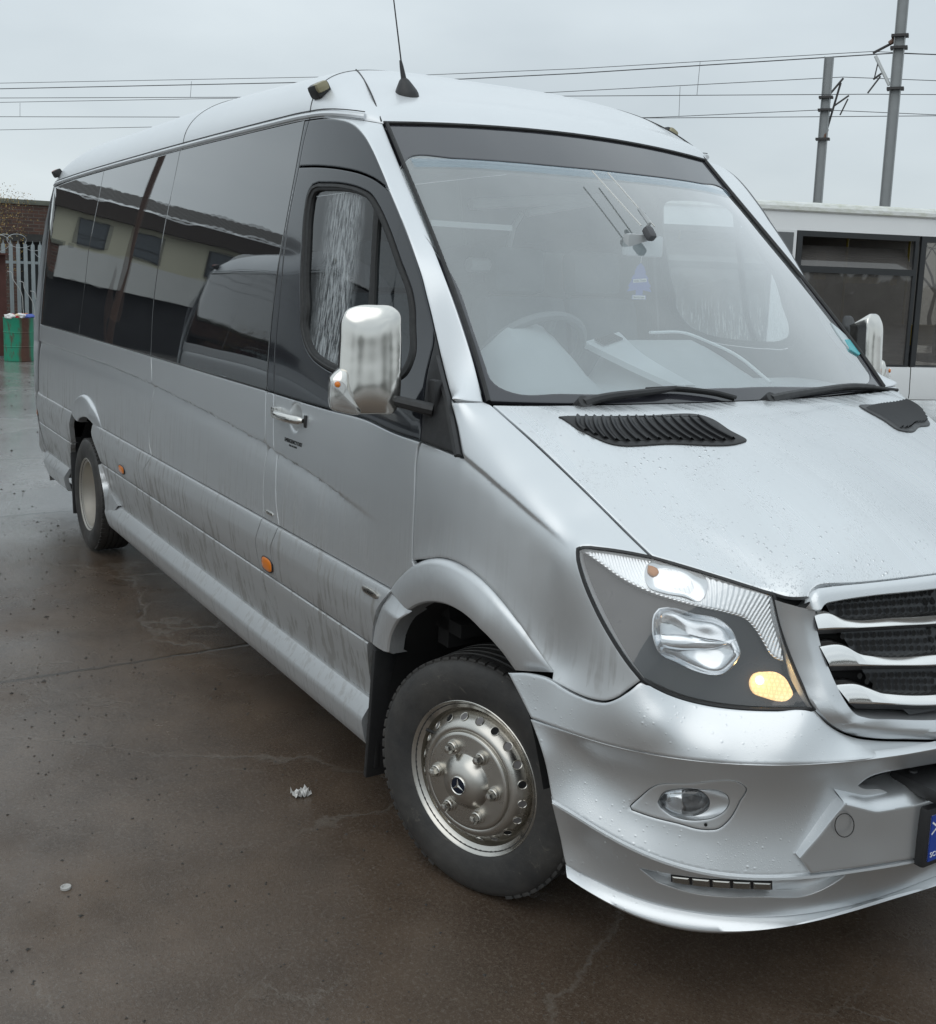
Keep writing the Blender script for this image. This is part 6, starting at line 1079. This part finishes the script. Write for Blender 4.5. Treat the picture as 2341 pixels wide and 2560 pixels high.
def bgrid(name,rows,mat,par,s0=-6.0,s1=4.2,n=20,ang=30):
    m=MB(); ss=np.linspace(s0,s1,n); m.grid([np.array([bp(s,z,o) for s in ss]) for z,o in rows]); return m.part(name,mat,par,None,ang)
bgrid('roof',[(2.70,.02),(2.715,.035),(2.76,.03),(2.80,.0),(2.825,-.06),(2.84,-.25),(2.86,-1.2),(2.84,-2.2),(2.80,-2.4)],BROOF,WB)
bgrid('cantrail',[(2.705,.012),(2.69,.0),(2.47,.02),(2.465,-.03)],BW,WB)
LBm=bgrid('lower_side',[(.775,-.02),(.772,.03),(.74,.035),(.42,.05),(.35,.04),(.33,-.04)],BW,WB,-6,2.44-.006); bgrid('lower_side',[(.775,-.02),(.772,.03),(.74,.035),(.42,.05),(.35,.04),(.33,-.04)],BW,WB,2.447,4.2,4)
FRM=speck('bus_window_frame',(.028,.030,.032),.4,0,.2,10)
def bbox(mb,s0,s1,z0,z1,o,d=.04): c=bp((s0+s1)/2,(z0+z1)/2,o); mb.box(c,(d,abs(s1-s0),abs(z1-z0)),Matrix.Rotation(math.atan2(bd[1],bd[0])-math.pi/2,3,'Z'))
for (s0,s1) in ((-5.2,-3.5),(-3.46,-1.6),(-1.55,.33),(.66,2.40),(2.44,4.2)):
    m=MB(); f=.075; bbox(m,s0,s0+f,.78,2.47,.0); bbox(m,s1-.05,s1,.78,2.47,.0)
    bbox(m,s0+f,s1-.05,2.40,2.47,.0); bbox(m,s0+f,s1-.05,.78,.80,.0); bbox(m,s0+f,s1-.05,1.955,2.035,.004) if s0<2 else None; w=m.part('window',FRM,WB,None)
    m=MB(); bbox(m,s0+f,s1-.05,.80,1.955 if s0<2 else 2.40,-.005,.012); m.part('pane',BGL,w,None)
    if s0<2:
        m=MB(); a0,a1=bp(s0+f,2.035,.0),bp(s1-.05,2.035,.0); b0,b1=bp(s0+f,2.30,-.20),bp(s1-.05,2.30,-.20); m.add([a0,a1,b1,b0,a0-bn*.006,a1-bn*.006,b1-bn*.006,b0-bn*.006],[(0,1,2,3),(7,6,5,4),(3,2,6,7)]); m.part('hopper_pane',BGL,w,None)
m=MB(); bbox(m,.34,.645,.78,2.47,.005); m.part('door_pillar',BW,WB,None); m=MB(); bbox(m,.36,.60,1.9,2.44,.012); m.part('door_glass',GLASSD,WB,None)
# bus inside
m=MB(); bbox(m,-6,4.2,2.50,2.54,-1.2,2.3); m.part('ceiling',speck('bus_ceiling',(.12,.11,.10),.7),WB,None)
m=MB(); bbox(m,-6,4.2,.35,.40,-1.2,2.3); bbox(m,-6,4.2,.4,.95,-2.38,.04); m.part('floor',DARK,WB,None)
m=MB(); bbox(m,-6,4.2,.95,2.5,-2.36,.03); m.part('far_dark_band',speck('bus_far_dark',(.13,.12,.11),.4,0,.6,1.2),WB,None)  # opaque dark band added so no bright sky shows through the bus
YEL=simple('yellow_rail',(.55,.40,.02),.4); BUSSEAT=speck('bus_seat',(.012,.02,.032),.8,0,.3,30); TAN=speck('tan_panel',(.38,.31,.23),.7)
for s in (-3.9,-2.9,-1.9,-.9,.3,1.55,2.5,3.3):
    m=MB(); bbox(m,s-.06,s+.06,.9,1.32,-.45,.42); bbox(m,s-.42,s+.0,.82,.92,-.45,.42); q=m.part('seat',BUSSEAT,WB,None)
    m=MB(); m.tube([bp(s+.3,.4,-.75),bp(s+.3,2.5,-.75)],.017,8); m.part('pole',YEL,WB,None)
m=MB(); bbox(m,.95,1.12,1.87,1.93,-.02,.006); bbox(m,1.38,1.91,1.84,1.92,-.02,.006); bbox(m,2.05,2.15,1.83,1.91,-.02,.006); m.part('window_notice',simple('notice_yellow',(.62,.52,.10),.5),WB,None)
m=MB(); bbox(m,-1.0,-.43,1.24,2.14,-.25,.04); m.part('tan_panel',speck('tan_panel_near',(.46,.39,.30),.7,0,.08,3),WB,None)
m=MB(); m.tube([bp(.02,1.66,-.3),bp(.14,1.95,-.3)],.02,6); m.part('pole',YEL,WB,None)
m=MB(); bbox(m,2.6,3.6,1.02,1.30,-.9,.3); m.part('seat_cover',YEL,WB,None)
m=MB(); 
for s in (1.05,2.05,2.35): bbox(m,s-.07,s+.07,.85,2.3,-2.2,.04)
m.part('tan_panel',TAN,WB,None)
for s in (-3.6,3.5):
    for o_ in (-.06,-2.3):
        m=MB(); m.lathe([(-.12,.2),(-.10,.40),(0,.45),(.0,.3),(-.02,.25),(-.02,.0)],bp(s,.45,o_),bn if o_>-1 else -bn,40); m.part('wheel',TYRE,WB,None)
bgrid('far_side',[(.33,-2.4),(.95,-2.4),(.951,-2.41)],BW,WB); bgrid('far_side_top',[(2.45,-2.4),(2.82,-2.4),(2.821,-2.41)],BW,WB)
# ---------------------------------------------------------------- railway masts and wires
MAST=speck('galvanised_mast',(.30,.315,.32),.5,.2,.12,3); FIT=speck('mast_fitting',(.045,.042,.042),.6,0,.3,20); INS=simple('insulator',(.16,.08,.05),.35); PALE=simple('pale_insulator',(.6,.62,.62),.4)
def mast(base,top,w,label,arms,clamps):
    e=empty('overhead_line_mast',(base[0],base[1],0),label,'mast','railway electrification masts'); m=MB(); h=top; m.box((0,0,h/2),(w*1.15,.014,h),Matrix.Rotation(.6,3,'Z')); r=Matrix.Rotation(.6,3,'Z')
    for s in (1,-1):
        o=r@Vector((s*w*.575,0,0)); m.box((o.x,o.y,h/2),(.016,w,h),r)
    m.part('column',MAST,e,None,smooth=False)
    for z in clamps: m=MB(); m.box((0,0,z),(w*1.9,w*1.35,.05),Matrix.Rotation(.6,3,'Z')); m.part('clamp',FIT,e,None)
    for nm,p,q,r_,mt in arms:
        m=MB(); P=np.array([p,q],float)-[base[0],base[1],0]; m.tube([P[0],P[1]],r_,7); m.part(nm,mt,e,None)
mast((-12.82,17.32),11.0,.175,'tall grey railway mast at right edge with cantilever arm on its left',[('arm',(-12.94,17.40,6.93),(-13.19,16.99,6.66),.028,FIT),('insulator',(-12.90,17.38,7.0),(-13.02,17.26,6.86),.05,INS),('insulator',(-12.90,17.22,6.0),(-13.16,17.03,6.6),.036,PALE),('registration_arm',(-13.04,17.11,6.24),(-13.12,16.98,6.12),.022,FIT),('registration_arm',(-13.04,17.09,6.18),(-13.13,16.85,5.83),.018,FIT),('registration_arm',(-13.11,17.08,6.52),(-13.1,16.98,6.13),.014,FIT)],(5.93,6.75,6.99))
mast((-15.69,18.56),7.15,.165,'shorter grey railway mast left of the tall one, arm on its right',[('arm',(-15.72,18.66,6.27),(-15.62,19.02,6.71),.026,FIT),('strut',(-15.63,18.96,6.6),(-15.66,18.60,5.35),.026,FIT),('insulator',(-15.655,18.64,5.5),(-15.665,18.60,5.3),.045,INS),('registration_arm',(-15.64,18.81,6.06),(-15.49,19.11,6.31),.022,FIT),('registration_arm',(-15.49,19.09,6.23),(-15.53,18.91,5.85),.018,FIT)],(5.27,5.94,6.23))
WIRE=simple('wire_dark',(.05,.05,.055),.6)
def wire(runs,label,drops=(),r=.008):
    e=empty('overhead_wire',tuple(runs[0][0]),label,'wire','overhead railway wires'); o=np.array(runs[0][0])
    for P in runs:
        P=np.array(P,float); d0=P[0]+(P[0]-P[1])*.8; d1=P[-1]+(P[-1]-P[-2])*3; m=MB(); Q=np.concatenate([[d0],P,[d1]]); m.tube(Q-o,r,5); m.part('conductor',WIRE,e,None)
    for a,b in drops: m=MB(); m.tube([np.array(a)-o,np.array(b)-o],.006,4); m.part('dropper',WIRE,e,None)
def onw(P,x):
    P=np.array(P); k=np.argsort(P[:,0]); return np.array([x,np.interp(x,P[k,0],P[k,1]),np.interp(x,P[k,0],P[k,2])])
c1=[[-35.1,3.4,7.2],[-24.6,12.7,7.2],[-21.1,15.2,7.2],[-14.8,19.0,7.2],[-14.1,20.3,7.2]]; k1=[[-28.7,2.4,5.9],[-18.0,13.0,5.9],[-13.5,17.3,5.9],[-12.6,18.3,5.9]]
f1=[[-36.3,3.6,7.2],[-24.4,13.8,7.2],[-21.6,15.6,7.2],[-14.6,19.5,7.2],[-14.1,20.3,7.2]]; c2=[[-37.3,3.7,6.9],[-23.0,15.8,6.9],[-16.2,19.7,6.9],[-15.0,21.7,6.9]]; k2=[[-32.7,3.0,5.9],[-19.2,16.5,5.9],[-15.9,19.4,5.9],[-14.3,20.8,5.9]]; t1=[[-38.1,3.8,6.1],[-20.2,17.3,6.1],[-16.4,19.3,6.1],[-15.0,21.8,6.1]]
wire([c1,k1],'overhead wire pair carried by the tall mast',[C['drop1'],C['drop3']],.008)
wire([f1],'single thick overhead feeder just below the topmost wire',(),.0135)
wire([c2,k2],'overhead wire pair carried by the shorter mast',[C['drop2'],C['drop4']],.0088)
wire([t1],'lowest overhead wire, passing in front of the shorter mast',(),.0085)
# ---------------------------------------------------------------- brick wall, fence, drum at left
br=M('old_brick').set(Roughness=.9); bt=br.n('ShaderNodeTexBrick'); bt.inputs['Scale'].default_value=1; bt.inputs['Brick Width'].default_value=.23; bt.inputs['Row Height'].default_value=.078; bt.inputs['Mortar Size'].default_value=.008; bt.inputs['Bias'].default_value=-.2
for k,v in (('Color1',(.115,.058,.043,1)),('Color2',(.055,.036,.031,1)),('Mortar',(.13,.115,.10,1))): bt.inputs[k].default_value=v
sx_=br.n('ShaderNodeSeparateXYZ'); br.l(br.n('ShaderNodeTexCoord').outputs['Object'],sx_.inputs[0]); cx_=br.n('ShaderNodeCombineXYZ'); br.l(br.math('ADD',sx_.outputs['Y'],sx_.outputs['X']),cx_.inputs[0]); br.l(sx_.outputs['Z'],cx_.inputs[1]); br.l(cx_.outputs[0],bt.inputs['Vector'])
br.to(br.mix(br.ramp(br.noise(1.6,5,.7),(.35,0),(.65,.65)),bt.outputs['Color'],(.05,.032,.026)),'Base Color'); br.bump(bt.outputs['Fac'],.5,.01); BRICK=br.m
CONC=speck('weathered_concrete',(.13,.135,.11),.9,0,.35,4,.3)
WL=empty('brick_wall',(-24,0,0),'old dark brick building with a green concrete coping behind the fence','wall')
m=MB(); m.box((-.15,0,2.68),(.3,9,.66)); m.part('brickwork',BRICK,WL,None); m=MB(); m.box((-.15,0,3.06),(.42,9.2,.11),bev=.02); m.part('coping',CONC,WL,None)
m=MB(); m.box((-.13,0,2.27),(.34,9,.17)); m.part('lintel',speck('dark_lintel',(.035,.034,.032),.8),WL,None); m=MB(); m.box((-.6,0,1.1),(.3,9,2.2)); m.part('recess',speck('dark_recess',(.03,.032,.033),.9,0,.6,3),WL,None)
for y in (-2.0,.6,2.9,5.2): m=MB(); m.box((-.16,y-1.15,1.1),(.32,.5,2.19)); m.part('pier',BRICK,WL,None)
GALV=speck('galvanised_steel',(.33,.37,.38),.5,.3,.15,8)
FE=empty('palisade_fence',(-19.6,1.5,0),'grey galvanised palisade fence with pointed pales at left','fence')
for i in range(24):
    y=-.41-.0+ .13*(i-1)-.0; 
    if y<-.52 and i<0: continue
    m=MB(); w=.034; P=[(-w,0),(w,0),(w,2.02),(w*.9,2.05),(.012,2.07),(0,2.13),(-.012,2.07),(-w*.9,2.05),(-w,2.02)]
    F_=np.array([(.012*(1-(abs(x)/w)),y+x,z) for x,z in P]); N=len(F_); m.grid([F_-[.02,0,0],F_],0,True); m.poly(F_); m.part('pale',GALV,FE,None,smooth=False)
for z in (.45,1.72): m=MB(); m.box((-.04,1.1,z),(.045,3.6,.05)); m.part('rail',GALV,FE,None)
for y in (-.62,2.1): m=MB(); m.box((-.08,y,1.0),(.10,.06,2.0)); m.part('post',GALV,FE,None)
m=MB(); rr_=random.Random(11)
for k in range(9):
    cy,cz=.75+.22*k+rr_.uniform(-.08,.08),2.02+rr_.uniform(-.10,.14); ra_,rb_=rr_.uniform(.13,.24),rr_.uniform(.12,.20); ph=rr_.uniform(0,6); n_=40; span=rr_.uniform(3.6,6.2)
    m.tube([(-19.42+.10*math.sin(ph+i*.1),cy+ra_*math.cos(ph+span*i/n_)+.12*i/n_,cz+rb_*math.sin(ph+span*i/n_)) for i in range(n_)],.0055,4)
tag(m.part('razor_wire',simple('razor_wire_steel',(.5,.52,.53),.35,.5),None,None),'coiled razor wire looping along the top of the palisade fence','razor wire')
m=MB()
for k in range(3):
    y0=1.05+.2*k; m.tube([(-19.5,y0-.05+.25*t+.03*math.sin(t*9),1.55-.55*t*t-.18*k) for t in np.linspace(0,1.2,14)],.006,4)
tag(m.part('loose_wire',simple('loose_wire_pale',(.55,.55,.53),.5),None,None),'loose pale strands of wire hanging on the palisade fence','wire')
# oil drum
DR=empty('oil_drum',(-18.0,.925,0),'green and rust striped oil drum standing at far left','drum'); dm=M('drum_paint').set(Roughness=.55)
sx2=dm.n('ShaderNodeSeparateXYZ'); dm.l(dm.n('ShaderNodeTexCoord').outputs['Object'],sx2.inputs[0]); st_=dm.math('ADD',sx2.outputs['Y'],dm.math('MULTIPLY',dm.noise(5,4,.6,dm.coord((1,2,.35))),.14))
rust=dm.ramp(st_,(.0,0),(.03,0),(.075,1),(.20,1),(.245,.12)); rust.node.color_ramp.interpolation='LINEAR'
edge=dm.ramp(dm.noise(9,5,.7,dm.coord((1,1,.4))),(.52,0),(.64,.8)); rr=dm.math('MAXIMUM',rust,edge); dm.to(dm.mix(rr,dm.mix(dm.noise(7,4),(.008,.20,.115),(.012,.27,.16)),dm.mix(dm.noise(14,5),(.055,.022,.015),(.12,.055,.035))),'Base Color')
m=MB(); m.lathe([(0,.0),(0,.245),(.01,.252),(.25,.247),(.26,.256),(.27,.247),(.50,.247),(.51,.256),(.52,.247),(.755,.249),(.765,.254),(.765,.243),(.72,.238),(.70,.0)],(0,0,0),(0,0,1),40); m.part('drum_shell',dm.m,DR,None,30)
rb=[('white paper bag',(.75,.74,.72)),('red wrapper',(.45,.03,.04)),('beige paper',(.62,.52,.36)),('white tissue',(.7,.7,.72)),('orange wrapper',(.6,.2,.05)),('blue wrapper',(.08,.12,.4))]
for k,(nm,cl) in enumerate(rb):
    bm=bmesh.new(); bmesh.ops.create_icosphere(bm,subdivisions=2,radius=.085)
    for v in bm.verts: v.co=Vector((v.co.x*random.uniform(.7,1.2),v.co.y*random.uniform(.8,1.4),v.co.z*random.uniform(.4,.8)))
    me=bpy.data.meshes.new('rubbish'); bm.to_mesh(me); bm.free(); me.materials.append(simple('rubbish_'+nm.replace(' ','_'),cl,.7)); o=link(bpy.data.objects.new('rubbish',me)); o.location=(-18.0+random.uniform(-.1,.1)+.08,.76+.066*k,.765+random.uniform(0,.03)); tag(o,'crumpled %s on top of the green oil drum'%nm,'rubbish','rubbish in the oil drum')
RUST=speck('rusty_post',(.075,.028,.022),.8,0,.4,6)
m=MB(); m.box((-18.9,.68,.95),(.3,.36,1.85)); m.box((-18.72,.68,1.86),(.34,.40,.03)); tag(m.part('rusty_post',RUST,None,None,smooth=False),'rust red steel gate post at left edge beside the fence','post')
# climbing shrub with autumn leaves on the wall
SH=empty('shrub',(-21,.9,0),'thin shrub with yellow autumn leaves against the brick wall at left','shrub'); m=MB(); tips=[]
for k in range(9):
    p=np.array((0.,-.5+.06*k,.0)); P=[p]
    for s in range(9): p=p+np.array((random.gauss(0,.05),random.uniform(-.03,.17),.33)); P.append(p); tips.append(p)
    m.tube(P,np.linspace(.018,.004,len(P)),5)
m.part('stem',simple('shrub_bark',(.06,.045,.035),.9),SH,None)
m=MB()
for k in range(2200):
    p=tips[random.randrange(len(tips))]+RNG.normal(size=3)*(.08,.09,.10)
    if p[2]<1.5: continue
    u=unit(RNG.normal(size=3)); v=unit(np.cross(u,RNG.normal(size=3))); s=random.uniform(.010,.022); m.add([p-u*s,p+v*s*.55,p+u*s,p-v*s*.55],[(0,1,2,3)],random.choice((0,0,1,2)))
m.part('leaves',[simple('leaf_yellow',(.34,.22,.05),.7),simple('leaf_brown',(.13,.075,.03),.8),simple('leaf_pale',(.42,.34,.16),.7)],SH,None,smooth=False)
# twigs growing on the bus roof line, far trees
for (q0,n_,lab) in (((-22.5,26.5),3,'bare twiggy treetop showing above the bus roof between the masts'),((-20.5,30.3),1,'small leafy twig showing above the bus roof right of the tall mast')):
    T=empty('bare_tree',(q0[0],q0[1],0),lab,'tree'); m=MB(); ends=[]
    def grow(p,d,l,r,k):
        q=p+d*l; m.tube([p,(p+q)/2+RNG.normal(size=3)*l*.05,q],[r,r*.8,r*.6],5,cap=False)
        if k==0: ends.append(q); return
        for _ in range(3): grow(q,unit(d+RNG.normal(size=3)*(.5,.5,.3)),l*.66,r*.55,k-1)
    grow(np.zeros(3),np.array((0,0,1.)),1.75,.09,4); m.part('trunk',simple('bark_%d'%n_,(.07,.065,.06),.9),T,None)
# ---------------------------------------------------------------- workshop building mirrored in the side glass
HB=empty('workshop',(-39,-14,0),'cream two-storey workshop mirrored in the dark side glass','building'); CREAM=speck('cream_render',(.43,.42,.33),.9,0,.1,.6); BAND=speck('pale_fascia',(.44,.45,.44),.8,0,.1,1.2)
X0=-39; rot=Matrix.Rotation(0,3,'Z')
def hb(nm,mat,y0,y1,z0,z1,d=.2,o=0): m=MB(); m.box((o,(y0+y1)/2+14,(z0+z1)/2),(d,y1-y0,z1-z0)); return m.part(nm,mat,HB,None,smooth=False)
hb('upper_wall',CREAM,-34,-6.6,3.95,5.7,.4); hb('fascia_band',BAND,-34,-5.4,2.75,3.95,.5,.1); hb('eaves_board',speck('eaves_brown',(.045,.036,.032),.8),-34,-6.4,5.35,6.0,.5,.35)
m=MB(); yy=np.linspace(-34,-6.2,240)+14; 
zr=6.03+.05*np.abs(np.sin(yy*9)); m.grid([np.stack([.65+0*yy,yy,zr],-1),np.stack([-3.5+0*yy,yy,zr+1.0],-1)]); m.part('corrugated_roof',speck('roof_sheet',(.06,.055,.05),.8),HB,None)
hb('opening_shade',speck('opening_shade_dark',(.014,.015,.018),.7,0,.4,1),-34,-6.5,0,2.75,.3,-.3)  # near-black slab standing in for the shaded garage openings
hb('corner_pier',BRICK,-6.3,-4.7,0,3.95,.5,.12); hb('end_wall',BAND,-6.9,-4.6,3.95,5.6,.4,.05); hb('drainpipe',speck('pipe_brown',(.06,.04,.035),.6),-6.85,-6.7,2.8,5.6,.12,.3)
sl2=MB()
for k in range(26): sl2.box((.0,-17.3+14+2.3-2.4,.15+k*.1),(.06,3.4,.07),Matrix.Rotation(.6,3,'Y'))
sl2.part('roller_shutter',speck('shutter_tan',(.10,.095,.075),.6),HB,None)
for y in (-8.3,-10.4,-13.3,-15.6,-18.5,-21):
    m=MB(); m.box((.22,y+14,4.62),(.08,1.15,1.05)); w=m.part('window',FRM,HB,None); m=MB(); m.box((.27,y+14,4.80),(.02,.98,.60)); m.box((.27,y+14,4.30),(.02,.98,.30)); m.part('pane',speck('dull_pane',(.06,.07,.08),.15),w,None)
m=MB(); m.box((-4,0,1.5),(7,27,3)); m.part('workshop_core',DARK,HB,None)
tag(MB().tube([(-30,-7.5,0),(-30.3,-7.9,14)],.10,8).part('lamp_post',speck('post_brown',(.07,.04,.03),.7),None,None),'brown post mirrored in the dark side glass in front of the workshop','post')
# trees and open ground far behind the camera, for reflections on chrome, glass and screen
BARK=simple('bark_far',(.05,.045,.04),.9); LEAF=[speck('hedge_leaf',(.035,.045,.022),.9,0,.5,2)]
m=MB()
for k in range(9000):
    a=random.uniform(-1.25,.95); R=random.uniform(48,56); h=random.random()**1.4*(1.9+.8*math.sin(a*7)+.7*math.sin(a*17)); p=np.array((R*math.cos(a),R*math.sin(a),h)); u=unit(RNG.normal(size=3)); v=unit(np.cross(u,RNG.normal(size=3))); s=random.uniform(.3,.7); m.add([p-u*s,p+v*s*.7,p+u*s,p-v*s*.7],[(0,1,2,3)])
tag(m.part('hedgerow',LEAF[0],None,None,smooth=False),'dark hedgerow around the far side of the yard, seen only in reflections','hedge',None,'stuff')
